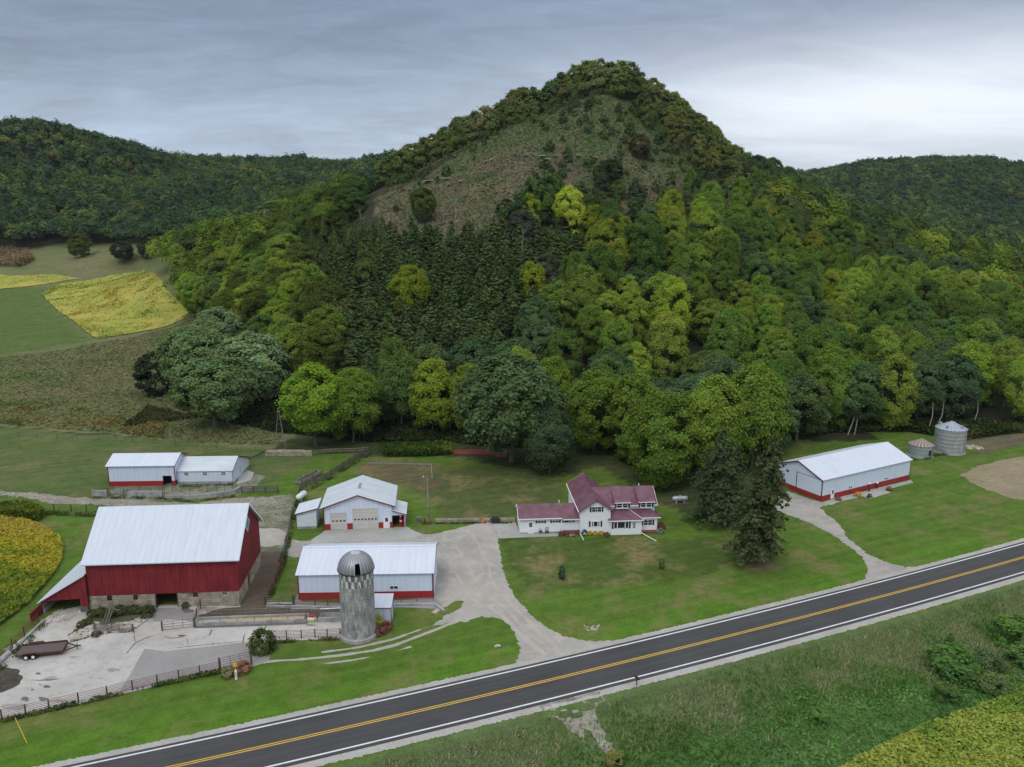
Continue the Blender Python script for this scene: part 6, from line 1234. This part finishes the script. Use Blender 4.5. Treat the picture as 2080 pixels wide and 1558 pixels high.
def f3col():
    rg = np.random.default_rng(5); q = inpoly_pts(FIELD3, 60000, 5); yy = (q[:, 1] - 118) / 20; f = fbm(q[:, 0] / 2.2, q[:, 1] / 2.2, 77, 4); k = np.clip((f - .47) * 2.6 + .85 + (yy - .1) * 1.35 + rg.normal(size=len(q)) * .13, 0, 2.999)
    C = np.array([(.11, .18, .035), (.26, .31, .035), (.48, .42, .05), (.48, .36, .09)]); i0 = np.floor(k).astype(int); c = C[i0] * (1 - (k - i0))[:, None] + C[np.minimum(i0 + 1, 3)] * (k - i0)[:, None]; c *= rg.uniform(.75, 1.25, (len(c), 1))
    h = .25 + .75 * fbm(q[:, 0] / 1.1, q[:, 1] / 1.1, 13, 3) * rg.uniform(.6, 1.2, len(q)); P = np.stack([q[:, 0], q[:, 1], h], 1)
    tag(mesh_obj('soybean_plants', quadmesh('soybean_plants', leaves(P, unit(rg.normal(size=P.shape) * .6 + np.array([0, 0, .9])), .34, rg), c)), 'ripening soybean plot turning yellow left of the barn', 'soybeans', kind='stuff')
f3col()
cover('tall_weeds', 'tall green weeds at the top of the soybean plot', 'weeds', GP([(-60, 1030), (0, 1034), (60, 1036), (92, 1048), (80, 1060), (40, 1054), (0, 1052), (-60, 1050)]), 9000, 1.9, .38, [(.05, .09, .02), (.10, .15, .02), (.15, .18, .03)], 11, 4.)
cover('garden_row', 'tall green garden plants in a row below the wood', 'garden plants', HP([(770, 912), (800, 908), (915, 908), (918, 926), (860, 930), (780, 930)]), 7000, 1.7, .4, [(.045, .085, .02), (.08, .13, .02), (.17, .20, .03)], 12, 5.)
cover('corn_stubble', 'strip of dry brown standing corn at the far left', 'corn', HP([(-200, 506), (20, 506), (58, 514), (72, 530), (45, 544), (-200, 546)]), 9000, 3.0, 1.0, [(.16, .11, .07), (.26, .18, .11), (.30, .23, .14)], 14, 20.)
MEAD = HP([(-200, 735), (0, 728), (100, 715), (200, 697), (370, 655), (400, 620), (380, 590), (330, 560), (440, 600), (500, 700), (600, 830), (560, 905), (400, 900), (250, 884), (0, 862), (-200, 870)])
cover('meadow_grass', 'rough brown meadow grass and weeds on the slope at the left', 'meadow grass', MEAD, 36000, .45, .5, [(.11, .16, .055), (.15, .185, .07), (.22, .21, .10), (.185, .20, .08)], 15, 14., blade=False, up=2.2, mound=.2)
cover('goldenrod', 'band of rusty orange weeds along the meadow fence', 'weeds', HP([(-200, 828), (0, 820), (120, 826), (200, 838), (340, 862), (330, 892), (250, 882), (0, 862), (-200, 868)]), 7000, .9, .5, [(.13, .15, .05), (.20, .17, .06), (.26, .19, .06)], 16, 9., dens=lambda x, y: np.clip((fbm(x / 8., y / 8., 4) - .42) * 5, 0, 1))
cover('brush', 'low dark brush and tall weeds along the foot of the wood', 'brush', HP([(250, 870), (400, 850), (560, 880), (760, 900), (900, 898), (1030, 912), (1200, 905), (1300, 960), (1290, 930), (1200, 880), (900, 870), (700, 840), (560, 800), (450, 850), (300, 830)]), 26000, 1.1, .55, [(.03, .045, .016), (.055, .075, .024), (.08, .085, .035)], 17, 9.)
cover('brush', 'weedy edge between the machine shed and the right hand wood', 'brush', [G(x, y) for x, y in ((1560, 905), (1700, 880), (1850, 880), (1960, 895), (2080, 880), (2300, 870), (2300, 855), (2080, 858), (1960, 868), (1850, 862), (1700, 860), (1560, 880))], 22000, 1.8, .6, [(.03, .05, .016), (.05, .075, .022), (.10, .11, .04)], 18, 8.)
def dl(x, y): return (np.interp(x, RX, RY) - y) * .92
LOWP = [(-40, 84 - 16), (-60, 60), (160, 60), (160, 160), (100, 133), (30, 102)]
cover('roadside_weeds', 'tangled tan and purple grey grasses on the bank below the road', 'roadside grass', [(-45, 55), (130, 55), (130, 146), (60, 118), (0, 90), (-45, 70)], 150000, .62, .17, [(.10, .20, .05), (.15, .25, .06), (.20, .27, .09), (.36, .34, .22), (.26, .28, .15)], 19, 5., blade=True, hn=3., dens=lambda x, y: sstep(6.2, 8.5, dl(x, y)) * (1 - .85 * sstep(16, 22, dl(x, y) + (fbm(x / 9., y / 9., 7) - .47) * 22)) * (1 - inside(GP([(1095, 1425), (1235, 1395), (1240, 1480), (1262, 1520), (1200, 1500), (1120, 1450)]), x, y) * .6))
cover('ground_vines', 'low bright green leafy ground cover in the wet ditch', 'ground cover', [(0, 55), (130, 55), (130, 146), (60, 110), (20, 90), (-5, 60)], 90000, .42, .26, [(.08, .17, .04), (.12, .25, .06), (.16, .31, .08)], 20, 6., hn=4., dens=lambda x, y: sstep(12, 18, dl(x, y) + (fbm(x / 9., y / 9., 7) - .47) * 20))
SOYR = GP([(2400, 1250), (2080, 1394), (1997, 1430), (1857, 1482), (1753, 1534), (1690, 1570), (1640, 1640), (2400, 1640)], -.8)
cover('soybean_plants', 'yellowing soybean field at the lower right corner', 'soybeans', SOYR, 80000, .85, .27, [(.13, .24, .05), (.18, .30, .05), (.26, .36, .06), (.36, .41, .08)], 21, 8., hn=1.6, up=1.3)
for k, (px, py, H, W, c) in enumerate(((1935, 1345, 3.2, 6.5, (.045, .09, .022)), (1968, 1362, 2.2, 4.2, (.045, .085, .022)), (2068, 1290, 3.4, 6.5, (.05, .10, .022)), (2085, 1330, 2.5, 5, (.05, .09, .025)), (2000, 1340, 2.2, 4.5, (.05, .075, .03)), (1925, 1400, 1.6, 3, (.045, .08, .022)), (2020, 1385, 2, 4, (.06, .085, .03)), (1930, 1300, 2, 1.2, (.04, .08, .02)), (1665, 1445, 1.2, 2.4, (.05, .10, .025)), (1250, 1530, 1.2, 2.4, (.09, .10, .03)))):
    o = shrub(px, py, H, W, tuple(q * 2.3 for q in c), 'ditch bush', i=k, z=-1.1); nm = ('large dark green bush in the ditch beside the lower right soybeans', 'bush hugging the right side of the large dark ditch bush', 'broad green bush at the right frame edge below the road', 'lower bush under the broad one at the right frame edge', 'dull bush between the two large ditch bushes', 'small bush at the upper edge of the lower right soybeans')
    o['label'] = nm[k] if k < 6 else 'small weedy bush growing in the ditch below the road'
    if k >= 6: o['group'] = 'weedy bushes in the ditch below the road'
def strip(label, pts, wd, n, h, seed, cols=((.06, .10, .03), (.10, .14, .04), (.16, .17, .07))):
    P = [np.array(p) for p in GP(pts)]; L = []; Rr = []
    for i, p in enumerate(P):
        d = (P[min(i + 1, len(P) - 1)] - P[max(i - 1, 0)]); d = d / np.hypot(*d); nn = np.array([-d[1], d[0]]); L.append(tuple(p + nn * wd / 2)); Rr.append(tuple(p - nn * wd / 2))
    cover('weeds', label, 'weeds', L + Rr[::-1], n, h, .2, list(cols), seed, 2., hn=1.2, dens=lambda x, y: np.clip((fbm(x / 2.2, y / 2.2, seed) - .34) * 5, .05, 1))
strip('weeds growing along the foot of the front barnyard fence', [(0, 1466), (100, 1444), (218, 1417), (320, 1393), (448, 1366), (508, 1351)], .8, 2600, .45, 61)
strip('weeds along the curb at the left of the barnyard', [(95, 1268), (50, 1312), (0, 1362)], .9, 900, .5, 62)
strip('weeds along the front of the long white cattle shed', [(352, 989), (400, 988), (474, 985)], .9, 900, .4, 63)
strip('weeds along the front wall of the low concrete walls', [(187, 1012), (330, 1013), (390, 1020), (478, 1008)], 1.2, 1500, .35, 64)
strip('weeds along the board fence beside the lean shed', [(574, 1143), (584, 1108), (588, 1086), (596, 1050), (611, 1002)], 1.1, 2000, .5, 65)
strip('weeds along the diagonal board fence up to the wood', [(612, 1003), (662, 978), (712, 946), (754, 920)], 1.2, 2200, .5, 66)
strip('weeds along the base of the silo fence', [(555, 1306), (620, 1302), (690, 1299)], .6, 700, .35, 67)
strip('weeds behind the barn along the stony track', [(90, 1044), (150, 1046), (198, 1048)], 1.5, 1200, .7, 68)
strip('weeds along the left wall of the big red barn lean-to', [(80, 1240), (110, 1206), (150, 1165)], .9, 900, .5, 69)
strip('weeds along the retaining wall by the driveway', [(884, 1064), (960, 1063), (1040, 1063)], .5, 500, .3, 70)
strip('grass and weeds between the pen fence and the white barnyard shed', [(548, 1215), (566, 1170), (579, 1138)], .9, 900, .5, 71)
strip('weeds behind the machine shed and round the grain bins', [(1848, 934), (1875, 936), (1900, 926), (1962, 920)], 1.0, 900, .4, 72)
# ---------------------------------------------------------------- woods
def crest(px, lo=300, hi=470):
    r = ray(px, 300); k = r[0] / r[1]; ys = np.arange(lo, hi, 1.0); q = (T(k * ys, ys) - CAM_Z) / ys; y = ys[int(np.argmax(q))]; return k * y, y
def clear(x, y, r):
    return all((x - a) ** 2 + (y - b) ** 2 > (r + c) ** 2 for a, b, c in MAN)
def proj(x, y, z):
    zc_ = y * CP - (z - CAM_Z) * SP; v = y * SP + (z - CAM_Z) * CP; return 1040 + F_PX * x / zc_, 779 - F_PX * v / zc_
def visible(x, y, h):   # is the top of a tree here above the terrain between it and the camera, and near the frame
    z = T(x, y) + h; px, py = proj(x, y, z); ok = (px > -120) & (px < 2200); s = np.linspace(.25, .985, 70)[None, :]
    hx = T(x[:, None] * s, y[:, None] * s); lz = CAM_Z + (z - CAM_Z)[:, None] * s; return ok & np.all(hx + 4.0 < lz + 6.0, axis=1)
def grid_pts(x0, x1, y0, y1, sp, seed, j=.42):
    rg = np.random.default_rng(seed); gx, gy = np.meshgrid(np.arange(x0, x1, sp), np.arange(y0, y1, sp * .9)); gx[::2] += sp / 2
    return gx.ravel() + rg.uniform(-j, j, gx.size) * sp, gy.ravel() + rg.uniform(-j, j, gx.size) * sp
WOOD = HP([(1290, 968), (1400, 1005), (1500, 975), (1562, 925), (1650, 890), (1760, 878), (1860, 872), (1960, 872), (2080, 868), (2400, 850), (2400, 610), (2080, 560), (1850, 510), (1700, 458), (1600, 412), (1540, 378), (1505, 420), (1490, 470), (1400, 500), (1250, 515), (1190, 545), (1150, 640), (1110, 710), (1000, 770), (900, 800), (830, 825), (720, 840), (660, 870), (690, 893), (760, 896), (1000, 900), (1100, 905), (1210, 908)])
PINES = HP([(600, 525), (700, 500), (765, 492), (860, 503), (1000, 515), (1190, 520), (1185, 545), (1145, 640), (1105, 700), (1000, 758), (900, 790), (830, 812), (740, 815), (700, 760), (675, 690), (650, 620), (610, 560)])
SPUR = HP([(318, 560), (360, 600), (420, 660), (470, 712), (540, 740), (630, 790), (690, 775), (668, 700), (640, 630), (600, 568), (560, 515), (500, 500), (430, 515), (360, 530)])
BACK = HP([(605, 522), (560, 500), (560, 430), (640, 422), (715, 412), (728, 440), (735, 495), (700, 500)])
RIN = HP([(1262, 205), (1340, 228), (1420, 282), (1500, 335), (1535, 420), (1490, 430), (1440, 372), (1380, 322), (1310, 275)])
SCRUB = HP([(1100, 385), (1300, 400), (1420, 372), (1500, 400), (1500, 478), (1400, 505), (1190, 510), (1000, 508), (930, 490), (1000, 455), (1060, 430)])
FACE = HP([(765, 406), (780, 480), (860, 500), (1000, 512), (1200, 515), (1400, 505), (1490, 465), (1520, 425)])
FACE += [crest(p) for p in (1500, 1460, 1420, 1380, 1340, 1300, 1260, 1230, 1200, 1160, 1120, 1080, 1040, 1000, 960, 920, 880, 840, 800)]
FACE = [(x, y - 1.0) for x, y in FACE]
trees = []      # (x, y, H, W, color, klass)
def put(poly, sp, seed, fn):
    P = np.array(poly); mn, mx = P.min(0), P.max(0); gx, gy = grid_pts(mn[0], mx[0], mn[1], mx[1], sp, seed); m = inside(poly, gx, gy)
    for x, y in zip(gx[m], gy[m]):
        if clear(x, y, 2.5): fn(float(x), float(y))
def wood_fn(x, y):
    n = float(fbm(np.array([x / 28.]), np.array([y / 28.]), 88, 3)[0]); n2 = float(fbm(np.array([x / 20.]), np.array([y / 20.]), 44, 3)[0]); r = rng.uniform()
    if n > .55 or r < .10: trees.append((x, y, rng.uniform(14, 19), rng.uniform(11, 14.5), vary(OK_ if r < .8 else DG), 'oak'))
    else:
        q = n2 + rng.normal() * .05; c = YB if q > .58 else YG if q > .47 else MG if q > .37 else DG
        trees.append((x, y, rng.uniform(14.5, 23) - (3 if y > 330 else 0), rng.uniform(9, 13), vary(c), 'broad'))
put(WOOD, 10.4, 1, wood_fn)
put(SPUR, 8.8, 2, lambda x, y: trees.append((x, y, rng.uniform(14, 19), rng.uniform(10.5, 14.5), vary((MG, YG, DG, YG, (.11, .15, .03))[rng.integers(5)]), 'spur')))
put(BACK, 8.5, 3, lambda x, y: trees.append((x, y, rng.uniform(12, 16), rng.uniform(9, 12), vary((MG, DG, (.09, .125, .03))[rng.integers(3)]), 'spur')))
put(PINES, 4.5, 4, lambda x, y: trees.append((x, y, rng.uniform(7.5, 13.5), rng.uniform(4.4, 6.6), vary(PN, .28), 'pine')))
# trees strung along the two ridge lines of the bluff
def ridge(x0, x1, seed, sp, hmin, hmax, back, col, rows=2, dr=4.0):
    rg = np.random.default_rng(seed); px = x0
    while px < x1:
        for r_ in range(rows):
            x, y = crest(px + rg.uniform(-4, 4)); y += back + r_ * dr + rg.uniform(-1.5, 1.5); trees.append((float(x), float(y), rg.uniform(hmin, hmax), rg.uniform(.5, .78) * hmax, vary(col[rg.integers(len(col))]), 'ridge'))
        px += sp * F_PX / 400. * rg.uniform(.6, 1.4)
RC = [(.17, .225, .06), (.19, .24, .06), (.125, .18, .05), (.22, .24, .09)]
ridge(775, 960, 1, 3.0, 9, 14, 2.5, RC, 2)
ridge(955, 1175, 11, 3.0, 9, 15, 2.5, RC, 2)
ridge(1165, 1275, 2, 3.4, 11, 16, 1, RC, 3)
put(RIN, 8.8, 21, lambda x, y: trees.append((x, y, rng.uniform(7, 12), rng.uniform(6, 8.5), vary(((.17, .20, .06), (.11, .155, .05), (.20, .22, .06))[rng.integers(3)]), 'ridge')))
put(SCRUB, 6.2, 22, lambda x, y: trees.append((x, y, rng.uniform(3.5, 8.5), rng.uniform(4, 7), vary(((.10, .145, .05), (.085, .13, .05), (.14, .17, .07), (.11, .17, .045))[rng.integers(4)]), 'face')) if rng.uniform() < .8 else None)
ridge(1255, 1370, 3, 3.4, 9, 13.5, -2, RC, 3)
ridge(1360, 1620, 4, 3.6, 8, 12.5, -6, RC, 5, 4.0)
# yellow and light green poplars and other marked trees at the foot of the bare face
for px, py, H, W, c in ((1155, 478, 17, 10, (.52, .60, .07)), (1175, 500, 14, 8, (.36, .42, .045)), (1078, 475, 13, 7, (.26, .34, .035)), (1110, 452, 16, 8, (.11, .19, .045)), (1085, 440, 15, 8, (.09, .17, .045)), (1130, 445, 15, 8, (.10, .18, .05)), (1050, 470, 12, 8, (.065, .115, .045)), (860, 452, 12, 9, (.11, .15, .04)), (1400, 392, 9, 5, (.11, .20, .03)), (835, 655, 17, 11, (.25, .31, .028)), (745, 620, 17, 8, (.11, .15, .04)), (705, 690, 12, 8, (.15, .18, .055)), (645, 680, 14, 9, (.15, .21, .03)), (1060, 520, 15, 12, (.10, .115, .075)), (1110, 600, 13, 10, (.12, .12, .085)), (1210, 520, 17, 13, (.24, .29, .03)), (1340, 520, 18, 14, (.26, .31, .03)), (1555, 520, 18, 14, (.30, .28, .03)), (1650, 560, 17, 12, (.24, .24, .03)), (1080, 640, 16, 9, (.27, .33, .03)), (1240, 370, 9, 9, (.06, .09, .035)), (1300, 322, 10, 10, (.14, .14, .06)), (165, 522, 14, 15, (.13, .15, .035)), (250, 535, 13, 14, (.055, .07, .04)), (300, 525, 10, 10, (.06, .08, .035))):
    x, y = hit(px, py, 200); trees.append((x, y, H, W, c, 'mark'))
LAB = {'broad': ('broadleaf tree in the mixed wood behind the farm', 'broadleaf trees in the mixed wood behind the farm', 'broadleaf_tree'), 'oak': ('dark green oak in the mixed wood behind the farm', 'dark oaks in the mixed wood behind the farm', 'oak_tree'),
       'spur': ('broadleaf tree on the wooded spur above the yellow field', 'trees on the spur above the yellow field', 'broadleaf_tree'), 'pine': ('slim dark pine of the plantation below the bare face', 'pines of the plantation below the bare face', 'pine_tree'),
       'face': ('low scrubby tree at the foot of the bare face', 'scrubby trees at the foot of the bare face', 'scrub_tree'), 'ridge': ('olive green tree along the ridge line of the bluff', 'trees along the ridges of the bluff', 'ridge_tree')}
def hue(c):
    b = c[1]
    return 'bright yellow green ' if b > .22 else 'yellow green ' if b > .165 else 'mid green ' if b > .105 else 'dark green '
marks = ('brightest yellow poplar at the foot of the bare face', 'lower yellow poplar beside the brightest one', 'slim yellow green tree left of the brightest poplar', 'light green poplar just left of the brightest yellow one', 'light green poplar furthest left in the poplar row', 'light green poplar between its two neighbours in the row', 'bluish green tree at the left foot of the poplars', 'lone light green tree above the left edge of the pines', 'small vivid green tree on the right of the bare face', 'bright yellow green tree alone in front of the pines', 'slender olive tree at the left edge of the pines', 'small pale rounded tree below the spur', 'yellow green tree at the right foot of the spur', 'grey half bare tree beside the pine plantation', 'grey brown tree among the front trees of the wood', 'bright tree at the upper left corner of the wood', 'broad bright tree crown near the top of the wood', 'golden tree at the upper middle of the wood', 'golden green tree right of the golden one', 'bright tree standing out at the lower end of the pines', 'dark bush like tree in the middle of the bare face', 'pale olive tree on the upper right of the bare face', 'rounded yellow green tree in the field below the left hill', 'dark grey green tree at the end of the left field', 'small dark tree beside the spur at the field end')
mi = 0
trees.sort(key=lambda t: t[1]); cnt = {}; farT = []
mk = [t for t in trees if t[5] == 'mark']; NP = {'broadleaf_tree': 285, 'oak_tree': 200, 'pine_tree': 290, 'ridge_tree': 298, 'scrub_tree': 290}
order = {}
for (x, y, H, W, c, k) in trees:
    if k == 'mark': continue
    vis = visible(np.array([x]), np.array([y]), H)[0]
    nm = LAB[k][2]
    if not vis: continue
    if cnt.get(nm, 0) >= NP[nm]: farT.append((x, y, H, W, c, k)); continue
    cnt[nm] = cnt.get(nm, 0) + 1; kind = OAK if k == 'oak' else PINE if k == 'pine' else LOWTREE if k in ('ridge', 'face') else BROAD
    lb = (hue(c) if k in ('broad', 'spur') else '') + LAB[k][0]; gp = (hue(c) if k in ('broad', 'spur') else '') + LAB[k][1]
    tree(kind, x, y, H, W, c, lb, gp, nm, i=int(rng.integers(50)), base=16 if k == 'pine' else 10 if k in ('ridge', 'face') else 20, bw=5.2 if k == 'pine' else 15 if k == 'oak' else 8 if k in ('ridge', 'face') else 14)
MK = ((1155,478),(1175,500),(1078,475),(1110,452),(1085,440),(1130,445),(1050,470),(860,452),(1400,392),(835,655),(745,620),(705,690),(645,680),(1060,520),(1110,600),(1210,520),(1340,520),(1555,520),(1650,560),(1080,640),(1240,370),(1300,322),(165,522),(250,535),(300,525))
pos = {}
for lb, p in zip(marks, MK): pos[tuple(np.round(hit(*p, 200), 2))] = lb
for (x, y, H, W, c, k) in mk:
    lb = pos[tuple(np.round((x, y), 2))]; pop = 'poplar' in lb
    tree(LOWTREE if W < 9 else BROAD, x, y, H, W, c, lb, None, 'poplar_tree' if pop else 'broadleaf_tree', i=mi, base=10 if W < 9 else 20, bw=8 if W < 9 else 14); mi += 1
# shrubs on the bare face
fs = np.random.default_rng(9); P = np.array(FACE); mn, mx = P.min(0), P.max(0); n = 0
while n < 260:
    x, y = fs.uniform(mn, mx); 
    if not inside(FACE, np.array([x]), np.array([y]))[0]: continue
    d_ = fbm(np.array([x / 22.]), np.array([y / 16.]), 15, 3)[0]; px_, py_ = proj(x, y, Tz(x, y))
    pr = (d_ - .36) * 3 + (.5 if px_ > 1100 else 0) + (.35 if y > 350 else 0) - (.45 if px_ < 1050 and y < 345 else 0)
    if fs.uniform() > pr: continue
    s_ = fs.uniform(1.2, 4.2) if y > 330 else fs.uniform(1.2, 4.4)
    o = mesh_obj('hill_shrub', SHRUB[n % 3]); o.location = (x, y, Tz(x, y) - .1); o.scale = (s_ / 4, s_ / 4, s_ * fs.uniform(.7, 1.2) / 3.2); o.color = (*vary(((.09, .14, .05), (.11, .165, .055), (.13, .16, .06), (.085, .125, .055))[n % 4]), 1); o.rotation_euler = (0, 0, fs.uniform(0, 6))
    tag(o, 'green shrub growing on the open face of the bluff', 'shrub', 'shrubs on the open face of the bluff'); n += 1
cover('hill_grass', 'dry grass and low scrub over the open face of the bluff', 'dry grass', FACE, 34000, .5, .5, [(.085, .125, .042), (.115, .135, .052), (.165, .145, .09), (.185, .16, .11)], 31, 12., up=2.6)
def dead_tree(px, py, H, label, dm=200):
    x, y = hit(px, py, dm); rd_ = random.Random(px); m = MB(); q = Vector((0, 0, 0)); pts = [q]
    for k in range(5): q = q + Vector((rd_.uniform(-.3, .3), 0, H / 5)); pts.append(q)
    for k, (a, b) in enumerate(zip(pts, pts[1:])): m.tube(a, b, .22 * (1 - k * .17), .22 * (1 - (k + 1) * .17), n=5)
    for k in range(12): a = pts[1 + k % 4] ; b = a + Vector((rd_.uniform(-2, 2), rd_.uniform(-1, 1), rd_.uniform(1, 2.6))); m.tube(a, b, .07, .02, n=4)
    o = m.build('dead_tree', 'pale_bark'); o.location = (x, y, Tz(x, y)); tag(o, label, 'dead tree')
for k, (px_, py_, L_) in enumerate(((1728, 893, 1.8), (1742, 893, .9), (1838, 886, 1.1), (1893, 888, 1.5), (1908, 886, 2.2), (1985, 880, 1.7), (1385, 975, 1.3))):
    x, y = G(px_, py_); x += 1; y += 4.5; z0_ = Tz(x, y); tag(MB().tube((x, y, z0_ - .3), (x + L_ * .9, y + .8, z0_ + 4), .17, .13, n=6).tube((x + L_ * .9, y + .8, z0_ + 4), (x + L_ * 1.5, y + 3, z0_ + 7.5), .13, .07, n=6).build('bare_trunk', 'pale_bark'), ('slanting pale trunk at the wood edge behind the left half of the machine shed', 'second slanting trunk close beside the first behind the machine shed', 'thin pale trunk at the wood edge near the small grain bin', 'left of two slanting pale trunks behind the big grain bin', 'right of two slanting pale trunks behind the big grain bin', 'pale trunk at the wood edge right of the big grain bin', 'leaning grey trunk at the wood edge behind the left yard spruce')[k], 'trunk')
for px_, py_, H_, lb in ((737, 470, 9, 'pale bare trunk standing above the left of the pines'), (1478, 470, 18, 'pale dead tree at the top left edge of the wood'), (1537, 480, 19, 'whitish forked dead tree right of the other dead one'), (925, 445, 9, 'thin bare tree at the lower edge of the bare face'), (1062, 560, 17, 'bare grey branched tree beside the pine plantation')): dead_tree(px_, py_, H_, lb)
# ---------------------------------------------------------------- far woods: one mass of crowns per hillside
def far_mass(name, label, pts, q, seed):
    rg = np.random.default_rng(seed); PP = []; NN = []; CC = []; SS = []
    for (x, y, H, W, c, kk) in pts:
        z = Tz(x, y); k = q(y); u = unit(rg.normal(size=(k, 3))); u[:, 2] = np.where(u[:, 2] < -.15, np.abs(u[:, 2]), u[:, 2])
        lob = 1 + .2 * np.sin(3 * np.arctan2(u[:, 1], u[:, 0]) + rg.uniform(0, 6)) + .22 * np.sin(5 * u[:, 2] + rg.uniform(0, 6) + 2 * u[:, 0]); cone = (1 - .75 * (u[:, 2] > 0) * u[:, 2]) if kk == 'pine' else 1.0
        p = u * (lob * rg.uniform(.8, 1.05, k))[:, None] * np.array([W / 2, W / 2, H * .42]); p[:, :2] *= np.reshape(cone, (-1, 1)) if kk == 'pine' else 1
        PP.append(p + np.array([x, y, z + H * .56])); NN.append(unit(u + np.array([0, 0, .3]) + rg.normal(size=(k, 3)) * .3)); CC.append(np.array(c) * rg.uniform(.85, 1.15, (k, 1)) * (1.9 if kk == 'far' else .82)); SS.append(np.full(k, W * 1.9 / math.sqrt(k)))
    P = np.concatenate(PP); V = leaves(P, np.concatenate(NN), 1.0, rg); c0 = P[:, None, :]; V = c0 + (V - c0) * np.concatenate(SS)[:, None, None]
    return tag(mesh_obj(name, quadmesh(name, V, np.concatenate(CC))), label, 'woods', kind='stuff')
fp = {'L': [], 'R': [], 'M': farT}
def in_fields(x, y): return any(inside(f, np.array([x]), np.array([y]))[0] for f in (FIELD1, FIELD2, OPEN, WOOD, PINES, SPUR, BACK, FACE))
OPEN = HP([(-400, 503), (100, 503), (200, 503), (310, 500), (330, 540), (330, 600), (-400, 600)])
gx, gy = grid_pts(-620, 620, 400, 1250, 8.8, 5); near = gy < 1300; vm = visible(gx, gy, 15.)
FC = [(.036, .062, .026), (.048, .080, .028), (.030, .052, .028), (.066, .095, .028), (.085, .105, .03), (.040, .066, .032)]
for x, y in zip(gx[vm], gy[vm]):
    if y > 400 and not in_fields(x, y) and not (y < 470 and -70 < x < 330):
        px_, py_ = proj(x, y, Tz(x, y))
        if py_ > 505 and px_ < 340: continue
        n_ = float(fbm(np.array([x / 60.]), np.array([y / 60.]), 6, 3)[0]); c = FC[int(rng.integers(3)) if n_ > .5 else int(rng.integers(6))]
        (fp['L'] if x < 60 else fp['R']).append((float(x), float(y), rng.uniform(11, 16), rng.uniform(9, 12.5), vary(c), 'far'))
print('TREES', cnt, 'far', {k: len(v) for k, v in fp.items()})
far_mass('far_woods', 'dense dark woods covering the far left hills', fp['L'], lambda y: int(np.clip(300 - (y - 500) * .3, 120, 300)), 1)
far_mass('far_woods', 'dense dark woods covering the far right hills', fp['R'], lambda y: int(np.clip(300 - (y - 500) * .3, 120, 300)), 2)
if fp['M']: far_mass('hill_woods', 'rearmost trees of the mixed wood on the hillside', fp['M'], lambda y: 800, 3)

hz = MB().box(-2700, 2700, -420, 3300, -12, 175).build('haze', 'haze'); tag(hz, 'thin even haze in the valley air', 'haze', kind='stuff')
